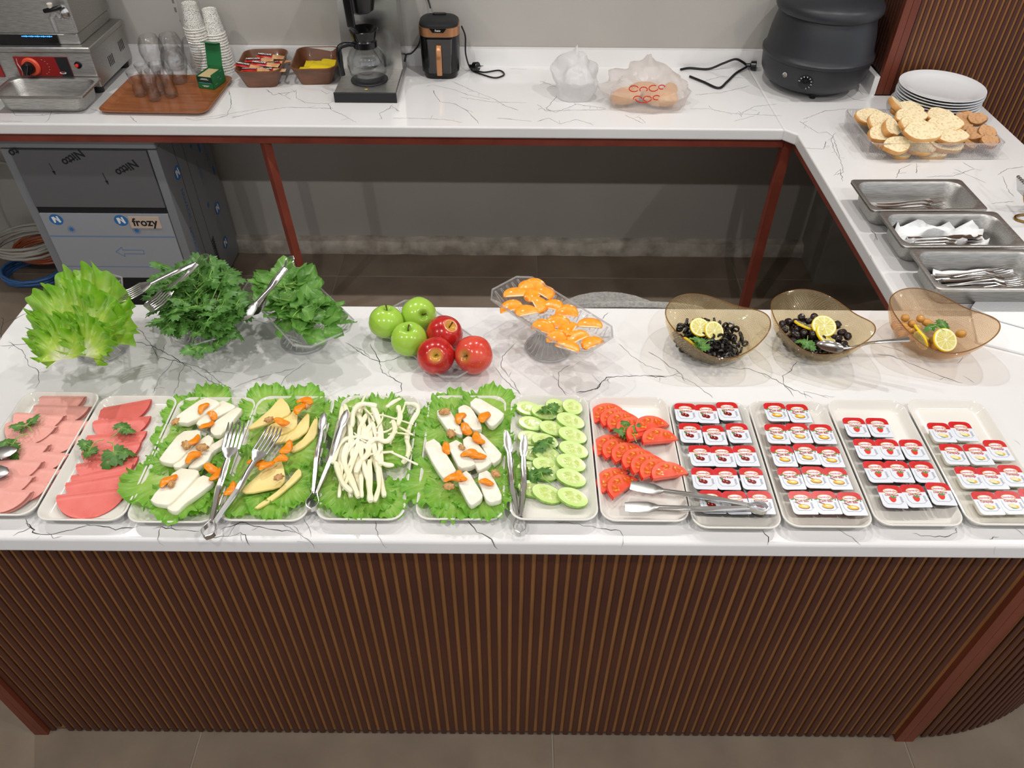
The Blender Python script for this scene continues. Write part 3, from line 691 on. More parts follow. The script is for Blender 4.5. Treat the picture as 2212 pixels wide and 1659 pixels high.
for x, y, z, a, lb in [(668, 148, 0.898, 4, 'yellow sugar sachet flat at the front of the basket'), (693, 144, 0.903, -10, 'yellow sugar sachet on top, beside the coffee machine'), (712, 136, 0.899, -14, 'yellow sugar sachet leaning at the basket wall'), (680, 138, 0.897, 0, 'yellow sugar sachet partly under the others')]:
    p = at(x, y, z); tag(link('sugar_sachet', ys, None, (p.x, p.y, z), (rnd(-.1, .2), rnd(-.1, .1), R(a))), lb, 'sachet', 'sugar sachets in the basket')

# --- filter coffee machine
cm = thing('coffee_machine', 'stainless steel filter coffee machine with black brew basket', 'coffee machine', (-0.532, 2.885, T))
MB().rbox((0, 0, 0.018), (0.222, 0.35, 0.034), 0.006, 0.003).build('base', m_steel, cm)
MB().rbox((0, -0.1765, 0.018), (0.224, 0.006, 0.036), 0.002, 0.001).build('base_front', m_blackm, cm)
MB().loft([[(-0.111, 0.045, 0.035), (0.111, 0.045, 0.035), (0.111, 0.17, 0.035), (-0.111, 0.17, 0.035)], [(-0.102, 0.075, 0.47), (0.102, 0.075, 0.47), (0.102, 0.17, 0.47), (-0.102, 0.17, 0.47)]]).build('column', m_steel2, cm, smooth=False)
MB().lathe([(0, 0), (0.066, 0), (0.068, 0.003), (0.066, 0.005), (0, 0.005)], 32).build('hot_plate', m_blackm, cm, (0, -0.055, 0.035))
MB().rbox((0, 0.02, 0.44), (0.215, 0.30, 0.07), 0.01, 0.004).build('head', m_steel2, cm)
MB().lathe([(0.0, 0.0), (0.03, 0.0), (0.045, 0.01), (0.07, 0.13), (0.074, 0.135), (0.074, 0.14), (0.0, 0.14)], 32).build('brew_basket', m_black, cm, (-0.005, -0.035, 0.262))
MB().rbox((0, -0.075, 0.075), (0.028, 0.02, 0.13), 0.005, 0.003).build('basket_handle', m_black, cm, (-0.03, -0.035, 0.245), (R(12), 0, 0))
MB().disc(0, 0, 0.006, 0.004, 0).build('sticker', m_syel, cm, (0.0, -0.145, 0.0355), smooth=False)
cf = thing('glass_carafe', 'empty round glass coffee carafe with black collar and handle', 'carafe', (-0.533, 2.83, T + 0.0405))
vessel([(0.045, 0), (0.052, 0.003), (0.066, 0.022), (0.0725, 0.05), (0.070, 0.075), (0.058, 0.100), (0.042, 0.115), (0.038, 0.122)], 0.002, 36).build('bowl', glassmat('carafe_glass', '#fbfcfc', 0.82, 0.01, 1.6), cf)
MB().lathe([(0.037, 0.113), (0.0425, 0.113), (0.043, 0.135), (0.040, 0.139), (0.045, 0.150), (0.051, 0.172), (0.049, 0.174), (0.030, 0.150), (0.022, 0.146), (0.022, 0.139), (0.037, 0.135)], 32, c0=False, c1=False).build('collar', m_black, cf)
MB().tube(bez([(-0.03, -0.02, 0.126), (-0.06, -0.036, 0.132), (-0.083, -0.05, 0.125), (-0.088, -0.053, 0.095), (-0.086, -0.052, 0.055), (-0.084, -0.05, 0.03)], 6), [0.008] * 6 + [0.0095] * 25, 10, flat=1.0).build('handle', m_black, cf)

# --- black and copper Turkish coffee maker
tk = thing('turkish_coffee_maker', 'black coffee maker with copper band and copper handle', 'coffee maker', (-0.28, 2.99, T))
W, D = 0.145, 0.135
MB().loft([rrect(W * .82, D * .86, 0.03, 0, 6), rrect(W * .86, D * .9, 0.035, 0.004, 6), rrect(W * .88, D * .9, 0.035, 0.02, 6), rrect(W * .97, D * .97, 0.04, 0.024, 6), rrect(W, D, 0.045, 0.10, 6), rrect(W, D, 0.045, 0.155, 6)]).build('body', m_black, tk)
MB().loft([rrect(W + .003, D + .003, 0.046, 0.155, 6), rrect(W + .004, D + .004, 0.046, 0.186, 6), rrect(W - .01, D - .01, 0.04, 0.187, 6)], c0=True, c1=True).build('copper_band', m_copper, tk)
MB().loft([rrect(W - .001, D - .001, 0.045, 0.186, 6), rrect(W - .003, D - .003, 0.044, 0.194, 6), rrect(W - .02, D - .02, 0.038, 0.201, 6), rrect(W - .06, D - .06, 0.03, 0.203, 6)]).build('lid', m_blackm, tk)
MB().rbox((0, 0.038, 0.2045), (0.052, 0.018, 0.006), 0.008, 0.002).build('button', m_black, tk)
MB().add([(-0.032, -D / 2 - .0035, 0.187), (0.032, -D / 2 - .0035, 0.187), (0.02, -D / 2 - .0035, 0.172), (-0.02, -D / 2 - .0035, 0.172)], [(0, 1, 2, 3)], 0).text('Fakir', 0.011, Matrix.Translation((0, -D / 2 - .004, 0.179)) @ FR, 1).build('badge', [m_black, m_white], tk, smooth=False)
MB().loft([rrect(0.085, 0.02, 0.009, 0.026, 4, 0, -D / 2 + .004), rrect(0.10, 0.026, 0.012, 0.15, 4, 0, -D / 2 + .004)]).build('pot', mat('gloss_black', '#050506', 0.06, coat=1), tk)
MB().loft([rrect(0.020, 0.012, 0.005, 0.026, 4, 0, -D / 2 - .022), rrect(0.023, 0.014, 0.006, 0.08, 4, 0, -D / 2 - .026), rrect(0.023, 0.016, 0.006, 0.115, 4, 0, -D / 2 - .022), rrect(0.022, 0.02, 0.006, 0.132, 4, 0, -D / 2 - .008)]).build('handle', m_copper, tk)
def cable(name, label, pts, r=0.003, mt=None, parent=None, n=8):
    o = MB().tube(bez(pts, 8), r, n).build(name, mt or m_rubber, parent)
    return tag(o, label, 'cable') if not parent else o
c1 = thing('power_cable', 'thin black power cable with plug beside the coffee maker', 'cable', (-0.2, 3.0, T))
def loc(pts, o): return [Vector(p) - Vector(o) for p in pts]
o0 = (-0.2, 3.0, T)
q = [(-0.198, 3.0, 1.03), (-0.186, 3.01, 0.99), (-0.187, 3.01, 0.93), (-0.175, 3.0, 0.885), at(1022, 150, T + .004), at(1045, 156, T + .004), at(1078, 152, T + .004), at(1089, 161, T + .004), at(1070, 168, T + .004), at(1042, 161, T + .004), at(1020, 152, T + .006), at(1015, 140, T + .012)]
cable('lead', '', loc(q, o0), parent=c1)
def plug(parent, p, rot):
    g = MB().lathe([(0, 0), (0.007, 0), (0.008, 0.014), (0.0165, 0.018), (0.0175, 0.036), (0.016, 0.038), (0, 0.038)], 16).build('plug', m_black, parent, p, rot)
    mb = MB()
    for s in (-1, 1): mb.tube([(s * .0075, 0, .038), (s * .0075, 0, .057)], 0.0022, 6)
    mb.build('pins', m_chrome, g)
plug(c1, Vector((-0.172, 3.012, T + 0.018)) - Vector(o0), (R(80), 0, R(60)))
c2 = cable('power_cable', 'black cable hanging between the two coffee machines', [(-0.42, 3.0, 0.90), aty(878, 118, 3.05), aty(890, 114, 3.06), aty(905, 95, 3.06), aty(911, 70, 3.05), (-0.33, 3.0, 1.0)])
c3 = cable('power_cable', 'short black cable on the wall above the copper-banded maker', [aty(930, 18, 3.07), aty(925, 0, 3.08), aty(915, -30, 3.084), (-0.35, 3.085, 1.3)])

# --- crumpled plastic bags
def bag(name, label, c, rx, ry, h, seed, mt, peaks, cat='bag'):
    random.seed(seed); mb = MB(); n, mrows = 56, 30; rings = []
    for k in range(mrows + 1):
        u = k / mrows; ring = []
        for i in range(n):
            a = 2 * PI * i / n
            ph = h * (0.42 + sum(q[1] * math.exp(-((math.cos(a) * rx - q[0][0]) ** 2 + (math.sin(a) * ry - q[0][1]) ** 2) / q[2] ** 2) for q in peaks))
            wdt = (1.0 + 0.14 * math.sin(u * 3) + .07 * math.sin(3 * a + seed + u * 4)) * (1 - 0.92 * max(0, (u - 0.45) / 0.55) ** 1.5) if u > 0.0 else 0.93
            x, y, z = math.cos(a) * rx * wdt, math.sin(a) * ry * wdt, u * ph
            nv = noise.noise((x * 22 + seed, y * 22, z * 22)); rd = 1 - abs(noise.noise((x * 14, y * 14 + seed, z * 16)))
            r2 = 1 - abs(noise.noise((x * 34 + 3, y * 34, z * 26 + seed)))
            amp = 0.22 * min(1, u * 4 + .3)
            fct = 1 + amp * nv + amp * 1.3 * (rd - 0.75) + amp * .5 * (r2 - .75)
            ring.append(Vector((x * fct, y * fct, max(0.0004, z + (0.012 * nv + 0.012 * rd) * min(1, u * 3)))))
        rings.append(ring)
    mb.loft(rings, True, True)
    return mb
m_bag = glassmat('white_film', '#fbfafa', 0.7, 0.3, 0.5, bump=1.0, bs=55, body='#fbfafa', bodyw=0.6)
m_bag2 = glassmat('thin_white_film', '#fdfbfa', 0.75, 0.3, 0.5, bump=1.0, bs=50, body='#faf6f4', bodyw=0.34)
b1 = bag('plastic_bag', '', None, 0.068, 0.068, 0.19, 3, m_bag, [((-0.01, 0.02), 0.62, 0.09), ((0.05, -0.02), 0.15, 0.05)]).build('plastic_bag', m_bag, None, (0.222, 2.785, T), ang=16)
tag(b1, 'empty crumpled white plastic bag standing upright on back worktop', 'bag')
b2 = bag('plastic_bag', '', None, 0.128, 0.088, 0.165, 9, m_bag2, [((-0.04, 0.05), 0.62, 0.10), ((0.08, 0.03), 0.30, 0.09)]).build('plastic_bag', m_bag2, None, (0.475, 2.718, T), ang=16)
tag(b2, 'knotted see-through plastic bag full of bread', 'bag')
m_bredp = glassmat('bag_red_ink', '#ff6a4a', 0.6, 0.3, 0.3, body='#e8452c', bodyw=0.75)
mb = MB()
for r_, x_, z_, a0, a1 in ((.016, -.045, .062, 20, 330), (.013, -.012, .060, -40, 220), (.016, .022, .064, 60, 350), (.011, .05, .068, 0, 300), (.03, -.01, .035, 200, 340), (.014, -.03, .03, 0, 200), (.014, .004, .03, 10, 260), (.012, .035, .034, 30, 300)):
    mb.tube([(x_ + r_ * math.cos(R(a0 + (a1 - a0) * k / 10)), 0, z_ + r_ * .6 * math.sin(R(a0 + (a1 - a0) * k / 10))) for k in range(11)], .0016, 4)
for v in mb.v: v.y = v.y * .2 - 0.112 - 0.006 * math.cos(v.x * 20)
mb.build('bag_print', m_bredp, b2, (-0.02, 0.0, 0), (R(-16), 0, 0), smooth=False)
m_crust = mat('bread_crust', '#c98a45', 0.6, col2='#e0ad6c', vs=18, bump=0.15, bs=60)
for i, (dx, dy, r1, r2) in enumerate([(-0.07, -0.02, .06, .03), (0.05, -0.03, .065, .032), (0.0, 0.03, .06, .03), (0.09, 0.02, .05, .028)]):
    lf = MB()
    lf.lathe([(0.0005, -r1), (r2 * .6, -r1 * .85), (r2 * .95, -r1 * .4), (r2, 0), (r2 * .95, r1 * .4), (r2 * .6, r1 * .85), (0.0005, r1)], 16).xform(Matrix.Rotation(PI / 2, 4, 'Y'))
    tag(lf.build('bread_roll', m_crust, None, (0.466 + dx, 2.718 + dy, T + 0.036), (0, 0, R((20, -15, 5, 70)[i]))), ['bread roll in the bag, end beside the empty bag', 'bread roll frontmost in the knotted bag', 'bread roll at the back of the knotted bag', 'bread roll in the bag, end beside the black cable'][i], 'bread', 'bread rolls in the plastic bag')

# --- cable and plug beside the urn
c4 = thing('power_cable', 'thick black power cable with plug lying beside the soup urn', 'cable', (0.75, 2.95, T)); o0 = (0.75, 2.95, T)
zz = T + 0.0055
cable('lead', '', loc([at(1470, 150, zz), at(1490, 147, zz), at(1530, 149, zz), aty(1562, 137, 3.045), aty(1588, 128, 3.05), aty(1604, 134, 3.05), at(1614, 142, T + .014)], o0), 0.0045, parent=c4)
cable('lead', '', loc([at(1490, 165, zz), at(1520, 177, zz), at(1552, 190, zz), at(1570, 177, zz), at(1590, 158, zz), at(1612, 145, T + .012)], o0), 0.0045, parent=c4)
pq = at(1612, 141, T + 0.017); plug(c4, pq - Vector(o0), (R(86), 0, R(75)))

# --- soup urn
m_urn = mat('urn_black', '#26282c', 0.42, bump=0.05, bs=500)
ur = thing('soup_urn', 'large black round soup urn in the worktop corner', 'urn', (1.112, 2.905, T))
MB().lathe([(0.0, 0.014), (0.10, 0.014), (0.145, 0.02), (0.172, 0.035), (0.188, 0.065), (0.192, 0.10), (0.193, 0.118), (0.198, 0.122), (0.1985, 0.132), (0.193, 0.137), (0.188, 0.15), (0.182, 0.20), (0.171, 0.25), (0.160, 0.275), (0.0, 0.275)], 64).build('body', m_urn, ur)
MB().lathe([(0.160, 0.268), (0.178, 0.270), (0.184, 0.280), (0.183, 0.297), (0.172, 0.310), (0.12, 0.335), (0.05, 0.350), (0.0, 0.352)], 64, c0=False).build('lid', m_urn, ur)
MB().lathe([(0, 0.35), (0.012, 0.35), (0.012, 0.37), (0.024, 0.378), (0.02, 0.392), (0, 0.395)], 20).build('lid_knob', m_black, ur)
for a in (R(260), R(20), R(140)):
    MB().lathe([(0, 0), (0.011, 0), (0.013, 0.018), (0, 0.018)], 12).build('foot', m_black, ur, (0.125 * math.cos(a), 0.125 * math.sin(a), 0))
def around(a, z, r): return Matrix.Translation((r * math.cos(a), r * math.sin(a), z)) @ Matrix.Rotation(a + PI / 2, 4, 'Z') @ FR
kb = MB().lathe([(0, 0), (0.026, 0), (0.0255, 0.002), (0, 0.003)], 28).xform(around(R(245), 0.075, 0.189) @ Matrix.Rotation(R(8), 4, 'X')).build('dial_plate', m_black, ur)
MB().lathe([(0, 0.002), (0.016, 0.002), (0.014, 0.017), (0, 0.019)], 20).xform(around(R(245), 0.075, 0.189)).build('dial_knob', m_black, kb)
mb = MB()
for q in range(9): mb.xform(Matrix.Identity(4)); aa = R(-160 + 30 * q); mb.add([around(R(245), 0.075, 0.189) @ Matrix.Rotation(R(8), 4, 'X') @ Matrix.Rotation(aa, 4, 'Z') @ Vector(v) for v in ((-.001, .019, .0034), (.001, .019, .0034), (.001, .024, .0034), (-.001, .024, .0034))], [(0, 1, 2, 3)])
mb.build('dial_marks', m_white, kb, smooth=False)
il = MB().lathe([(0.006, 0), (0.0095, 0), (0.009, 0.004), (0.006, 0.003)], 20, c0=False, c1=False).lathe([(0, 0), (0.006, 0.0), (0.005, 0.003), (0, 0.004)], 16, 1).xform(around(R(222), 0.085, 0.1905)).build('pilot_lamp', [m_chrome, mat('amber_lens', '#8d8578', 0.2)], ur)

# --- stack of white plates
m_porc = mat('white_porcelain', '#e4e6e8', 0.12, coat=0.4)
pm = MB().lathe([(0.0005, 0.004), (0.078, 0.004), (0.080, 0.0), (0.084, 0.0), (0.088, 0.005), (0.115, 0.012), (0.138, 0.0205), (0.1415, 0.0225), (0.141, 0.0245), (0.137, 0.0242), (0.113, 0.0165), (0.092, 0.0095), (0.0005, 0.0085)], 56).mesh('dinner_plate', m_porc)
pc = at(1986, 158, T + 0.115)
for k in range(9):
    tag(link('dinner_plate', pm, None, (1.478 + rnd(-.002, .002) - (0.006 if k < 2 else 0), 2.655 + rnd(-.002, .002), T + 0.0003 + k * 0.0095)), 'round white porcelain plate, ' + ('topmost' if k == 8 else 'lowest' if k == 0 else ORD[k] + ' from the bottom') + ' of the stack behind the bread', 'plate', 'stacked dinner plates')

# --- bread tray
m_acr = glassmat('clear_acrylic', '#ffffff', 0.94, 0.03, 1.3, bump=0.8, kind='wave', bs=38, dist=0.004)
bt = thing('bread_tray', 'clear ribbed acrylic tray full of sliced bread', 'tray', (1.338, 2.425, T), (0, 0, R(1.0)))
w, d, h = 0.425, 0.26, 0.056
MB().loft([rrect(w - .012, d - .012, 0.012, 0, 4), rrect(w, d, 0.016, h, 4), rrect(w - .006, d - .006, 0.014, h, 4), rrect(w - .018, d - .018, 0.011, 0.004, 4)]).build('body', m_acr, bt)
MB().tube([(p.x, p.y, h) for p in rrect(w - .001, d - .001, 0.016, h, 4)], 0.0022, 6, closed=True).build('rim', glassmat('acrylic_rim', '#fdfbfc', 0.8, 0.02, 2.0, body='#ffffff', bodyw=0.2), bt)
mb = MB()
for sgn in (-1, 1):
    for i in range(64):
        x = -w / 2 + .016 + i * (w - .03) / 64
        mb.tube([(x, sgn * (d / 2 - .0055), 0.004), (x + 0.007, sgn * (d / 2 - .003), h * .55), (x + .012, sgn * (d / 2 - .0008), h - .003)], 0.0016, 4, cap=False)
    for i in range(38):
        y = -d / 2 + .014 + i * (d - .026) / 38
        mb.tube([(sgn * (w / 2 - .0055), y, 0.004), (sgn * (w / 2 - .003), y + .006, h * .55), (sgn * (w / 2 - .0008), y + .011, h - .003)], 0.0016, 4, cap=False)
rb = mb.build('ribs', glassmat('acrylic_rib', '#ffffff', 0.95, 0.03, 1.4, body='#fff8fb', bodyw=0.10), bt); rb['kind'] = 'stuff'
m_crumb = mat('bread_crumb', '#eeddb6', 0.85, col2='#cfb07a', vs=150, lo=.5, hi=.72, bump=0.7, bs=140, sss=0.1)
m_bcrumb = mat('brown_crumb', '#c99c70', 0.9, col2='#b18055', vs=120, lo=.45, hi=.7, bump=0.7, bs=140)
m_bcrust = mat('brown_crust', '#a5713f', 0.7, col2='#8d5c30', vs=40, bump=0.3, bs=80)
def bread(rx, ry, th, seed):
    random.seed(seed); n = 30; ring = []
    for i in range(n):
        a = 2 * PI * i / n
        k = 1 + 0.05 * math.sin(3 * a + seed) + 0.03 * math.sin(5 * a + seed * 2)
        if math.sin(a) < -0.3: k *= 0.93
        ring.append((rx * k * math.cos(a), ry * k * math.sin(a)))
    R0 = lambda s, z: [Vector((x * s, y * s, z)) for x, y in ring]
    mb = MB(); mb.loft([R0(.94, 0), R0(1, th * .2), R0(1.01, th * .8), R0(.955, th)], False, False, mi=1)
    o = len(mb.v); 
    mb.loft([R0(.955, th), R0(.7, th - .0008), R0(.35, th + .0006)], False, True, mi=0); mb.loft([R0(.94, 0), R0(.5, 0.0005)], False, True, mi=0)
    return mb
BW = [bread(0.056, 0.036, 0.016, s).mesh('bread_slice', [m_crumb, m_crust]) for s in (1, 2, 3, 4)]
BS = [bread(0.042, 0.032, 0.018, s).mesh('bread_slice', [m_crumb, m_crust]) for s in (5, 6)]
BB = [bread(0.03, 0.025, 0.015, s).mesh('brown_bread_slice', [m_bcrumb, m_bcrust]) for s in (7, 8)]
sl = [(1000, 890, 0, 25, .93, 'w', 'white bread slice at the corner nearest the urn'), (1085, 930, 1, 35, .945, 'w', 'white bread slice leaning over the corner slice'), (1210, 800, 2, 80, .95, 's', 'small dark-tipped bread end sticking up at the back'), (1300, 835, 3, 0, .94, 'w', 'white bread slice at the back, below the plates'),
      (1480, 830, 0, -5, .93, 'w', 'white bread slice furthest back in the middle'), (1325, 890, 1, 10, .955, 'w', 'wide white bread slice lying across the middle'), (1550, 885, 2, 20, .95, 'w', 'white bread slice with open holes beside the brown bread'), (1600, 945, 3, -10, .955, 'w', 'white bread slice with one big round hole'),
      (1350, 960, 0, 15, .96, 'w', 'white bread slice just behind the topmost slice'), (1410, 1010, 1, -12, .972, 'w', 'topmost big white bread slice facing front'), (1075, 1020, 2, 30, .935, 's', 'small white bread slice at the tray side wall'), (1165, 975, 3, 60, .95, 's', 'curled small bread slice between two big ones'),
      (1215, 1110, 0, 0, .93, 's', 'round bread end slice at the front corner'), (1640, 1040, 1, 5, .938, 'w', 'white bread slice at the front under the holed slice'), (1600, 1100, 2, -5, .915, 'w', 'white bread slice low down behind the front wall'), (1400, 1120, 3, 8, .912, 'w', 'white bread slice lowest in the middle of the tray'), (1240, 1150, 1, 0, .90, 's', 'bread slice underneath the round end slice'), (1480, 1160, 2, 0, .893, 'w', 'white bread slice pressed to the front wall'), (1120, 1080, 0, 40, .905, 'w', 'white bread slice low at the side wall'),
      (1665, 880, 0, 0, .92, 'b', 'brown bread slice furthest back'), (1750, 885, 1, -20, .935, 'b', 'brown bread slice behind the top one'), (1848, 905, 0, -15, .945, 'b', 'topmost brown bread slice of the back pair'), (1740, 955, 1, -30, .925, 'b', 'brown bread slice under the back pair'), (1830, 1025, 0, -55, .93, 'b', 'brown bread slice standing on edge'), (1918, 1005, 1, -10, .94, 'b', 'brown bread slice on top near the tray end'), (1945, 1080, 0, 5, .925, 'b', 'brown bread slice at the front end corner'), (1790, 1085, 1, 20, .91, 'b', 'brown bread slice low beside the white bread')]
random.seed(11)
for x, y, k, a, z, ty, lb in sl:
    z -= 0.014
    p = at(1600 + x / 3.614, y / 3.614, z)
    ms = {'w': BW, 's': BS, 'b': BB}[ty]
    tilt = {'w': R(22), 's': R(30), 'b': R(28)}[ty]
    tag(link('bread_slice', ms[k % len(ms)], None, (p.x, p.y - 0.005, z - 0.016), (tilt + rnd(-.08, .08), rnd(-.12, .12), R(a))), lb, 'bread', 'bread slices in the acrylic tray')
# ================================================================== cutlery pans on the side counter
gn_pan('cutlery_pan', 'steel pan with forks on a napkin, furthest from the napkins', (1.138, 1.957), R(1.5), group='cutlery pans')
gn_pan('cutlery_pan', 'steel pan with knives and crumpled paper, middle of three', (1.158, 1.776), R(1.0), group='cutlery pans')
gn_pan('cutlery_pan', 'steel pan of forks nearest the island and the white napkins', (1.172, 1.591), R(0.5), group='cutlery pans')
def blade(path, prof, mb=None, mi=0):
    """flat bar along path; prof = list of (half width, half thickness)"""
    mb = mb or MB(); path = [Vector(p) for p in path]; N = len(path); rings = []
    for i, p in enumerate(path):
        t = (path[min(i + 1, N - 1)] - path[max(i - 1, 0)]).normalized()
        x = t.cross(Vector((0, 0, 1))).normalized(); u = x.cross(t).normalized(); w, h = prof[i]
        rings.append([p + x * w + u * h * .3, p + x * w * .6 + u * h, p - x * w * .6 + u * h, p - x * w + u * h * .3, p - x * w - u * h * .3, p - x * w * .6 - u * h, p + x * w * .6 - u * h, p + x * w - u * h * .3])
    return mb.loft(rings, mi=mi)
def fork_mesh():
    mb = blade([(-0.10, 0, .001), (-0.06, 0, .0), (-0.01, 0, .003), (0.03, 0, .006), (0.045, 0, .004), (0.058, 0, .003)], [(.0095, .0012), (.008, .0013), (.0042, .0016), (.0038, .0017), (.010, .0013), (.0125, .0011)])
    for k in range(4):
        y = -.0105 + .007 * k
        blade([(0.056, y, .003), (0.075, y, .0045), (0.094, y * .96, .008)], [(.0021, .0011), (.0019, .0010), (.0010, .0007)], mb)
    return mb.mesh('fork', m_chrome)
def knife_mesh():
    return blade([(-0.10, 0, 0), (-0.06, 0, 0), (0.0, 0, .001), (0.01, 0, .001), (0.03, .001, .001), (0.08, .002, .001), (0.105, .006, .001)], [(.009, .0025), (.0085, .003), (.006, .003), (.007, .0012), (.0095, .0009), (.0095, .0008), (.002, .0006)]).mesh('knife', m_chrome)
FK, KN = fork_mesh(), knife_mesh()
m_nap = mat('napkin_paper', '#eceded', 0.9, bump=0.25, bs=220)
def sheet(w, d, amp, seed, fr=18, n=16):
    mb = MB(); rows = []
    for i in range(n + 1):
        rows.append([Vector((-w / 2 + w * i / n, -d / 2 + d * j / n, amp * (0.5 + noise.noise((i * fr / n * .35 + seed, j * fr / n * .35, seed))) )) for j in range(n + 1)])
    return mb.loft(rows, False, False, close=False)
def sheet_obj(name, label, c, w, d, amp, seed, rot=(0, 0, 0), cat='napkin'):
    return tag(sheet(w, d, amp, seed).build(name, m_nap, None, c, rot, fixn=False, ang=80), label, cat)
random.seed(21)
zi = T + 0.006
sheet_obj('paper_napkin', 'white paper napkin under the forks in the furthest pan', (1.15, 1.945, zi + .001), 0.20, 0.085, 0.006, 2, (R(6), 0, R(3)))
sheet_obj('paper_napkin', 'crumpled white paper lining the knife pan', (1.15, 1.795, zi + .004), 0.235, 0.09, 0.04, 5, (R(14), 0, 0))
sheet_obj('paper_napkin', 'white napkin end at the handle side of the knife pan', (1.055, 1.745, zi + .003), 0.05, 0.05, 0.008, 8, (0, R(-4), 0))
sheet_obj('paper_napkin', 'white paper napkin behind the forks in the nearest pan', (1.18, 1.61, zi + .002), 0.21, 0.085, 0.01, 9, (R(10), 0, R(2)))
for i in range(6):
    tag(link('fork', FK, None, (1.135 + rnd(-.006, .006), 1.917 + 0.011 * i + rnd(-.002, .002), zi + 0.010 + 0.0028 * i), (0, R(rnd(-2, 1)), R(3 + rnd(-3, 3)))), f'steel fork, {ORD[i]} from the front wall of the furthest cutlery pan', 'fork', 'forks in the furthest pan')
for i in range(6):
    tag(link('knife', KN, None, (1.15 + rnd(-.006, .006), 1.730 + 0.010 * i, zi + 0.014 + 0.003 * i), (R(rnd(-8, 8)), R(rnd(-2, 1)), R(1 + rnd(-3, 3)))), f'steel table knife, {ORD[i]} from the front wall of the middle pan', 'knife', 'knives in the middle pan')
for i in range(11):
    tag(link('fork', FK, None, (1.172 + rnd(-.012, .012), 1.548 + 0.0075 * i + rnd(-.002, .002), zi + 0.010 + 0.003 * (i % 7)), (R(rnd(-12, 12)), R(rnd(-4, 2)), R(3 + rnd(-7, 7)))), f'steel fork, {ORD[i]} from the front wall of the nearest cutlery pan', 'fork', 'forks in the nearest pan')
# napkins on the island end
def napkin(px, z, th, label):
    pts = [at(x, y, z) for x, y in px]
    o = MB().prism(pts, z, z + th, b=0.0006).build('paper_napkin', m_nap, None, smooth=False); return tag(o, label, 'napkin')
napkin([(2095, 670), (2110, 742), (2230, 772), (2310, 700), (2230, 655)], T + 0.0004, 0.006, 'folded white napkins lying flat on the island end')
napkin([(2098, 665), (2128, 622), (2240, 650), (2250, 720), (2160, 695)], T + 0.0076, 0.004, 'folded white napkin on top, pointing at the nearest cutlery pan')
# gold wire stand at the picture edge
m_gold = mat('gold_wire', '#b08a4a', 0.25, 1.0)
gs = thing('serving_stand', 'gold wire stand with a beaded glass dish at the picture edge', 'stand', (1.49, 1.955, T)); o0 = Vector((1.49, 1.955, T))
MB().tube([(0.045 * math.cos(a) - 0.015, 0.045 * math.sin(a) * .5 - .02, 0.004) for a in (2 * PI * i / 24 for i in range(24))], 0.0035, 8, closed=True).build('foot_ring', m_gold, gs)
MB().tube(bez([(0.0, 0.02, 0.004), (-0.03, 0.03, 0.05), (-0.025, 0.04, 0.13), (0.01, 0.045, 0.19), (0.05, 0.05, 0.21)], 6), 0.0035, 8).build('wire_arm', m_gold, gs)
MB().loft([[(-0.055 + .11 * u, -.05, 0.085 - .04 * u * 0) for u in (0, 1)] + [(-0.055 + .11 * u, .06, 0.085) for u in (1, 0)], [(-0.045 + .11 * u, -.04, 0.055) for u in (0, 1)] + [(-0.045 + .11 * u, .05, 0.055) for u in (1, 0)]]).build('dish', glassmat('crystal_dish', '#f2f3f4', 0.7, 0.02, 1.6, bump=0.6, kind='cell', bs=120), gs, smooth=False)
mb = MB()
for k in range(12): mb.lathe([(0.0003, -.0055), (0.004, -.004), (0.0055, 0), (0.004, .004), (0.0003, .0055)], 8, c=(-0.052, -0.05 + .01 * k, 0.09))
for k in range(10): mb.lathe([(0.0003, -.0055), (0.004, -.004), (0.0055, 0), (0.004, .004), (0.0003, .0055)], 8, c=(-0.05 + .011 * k, -0.05, 0.09))
mb.build('beads', m_chrome, gs)

# ================================================================== ice machine under the back counter
m_film2 = mat('film_wrapped_steel', '#8f9398', 0.38, 0.35); m_film3 = mat('film_wrapped_front', '#a6aab2', 0.4, 0.25); m_film4 = mat('film_door_floor_reflection', '#6c6e71', 0.38, 0.3)  # upper door darker: the dark floor's reflection is put into its colour
m_blue = mat('film_blue_print', '#2f6fae', 0.5); m_bline = mat('film_blue_line', '#6f86a8', 0.5)
FX0, FX1, FY0, FY1, FZ = -1.828, -1.272, 2.57, 3.03, 0.782
fx = (FX0 + FX1) / 2
ice = thing('ice_machine', 'film-wrapped steel ice machine under the back counter', 'ice machine', (fx, FY0, 0))
hw = (FX1 - FX0) / 2
MB().b2(-hw, hw, 0.012, FY1 - FY0, 0.02, 0.745).build('body', m_film2, ice, smooth=False)
MB().rbox((0, 0.225, 0.763), (2 * hw + 0.004, 0.465, 0.034), 0.006, 0.003).build('lid', m_film2, ice)
up = MB().b2(-hw + 0.035, hw - 0.035, -0.012, 0.012, 0.515, 0.742).build('upper_door', m_film4, ice, smooth=False)
for sx in (-hw, hw - 0.032): MB().b2(sx, sx + 0.032, -0.006, 0.012, 0.13, 0.742).build('side_frame', m_film2, ice, smooth=False)
MB().b2(-hw + 0.033, hw - 0.033, -0.002, 0.012, 0.485, 0.515).build('door_gap', m_blackm, ice, smooth=False)
lo = MB().b2(-hw + 0.035, hw - 0.035, -0.010, 0.012, 0.195, 0.485).build('lower_panel', m_film3, ice, smooth=False)
MB().b2(-hw + .03, hw - .03, 0.0, 0.012, 0.03, 0.19).build('toe_shade', m_blackm, ice, smooth=False)  # black sheet standing in for the shade below the front panel
def fpos(x, y, d=0.0125):
    p = aty(x, y, FY0 - d); return p - Vector((fx, FY0, 0))
def nitto(mb, x, y, rot, s=0.043, txt='Nitto', mi=0):
    p = fpos(x, y); mb.text(txt, s, Matrix.Translation((p.x, -0.0126, p.z)) @ FR @ Matrix.Rotation(rot, 4, 'Z'), mi, bold=0.0012)
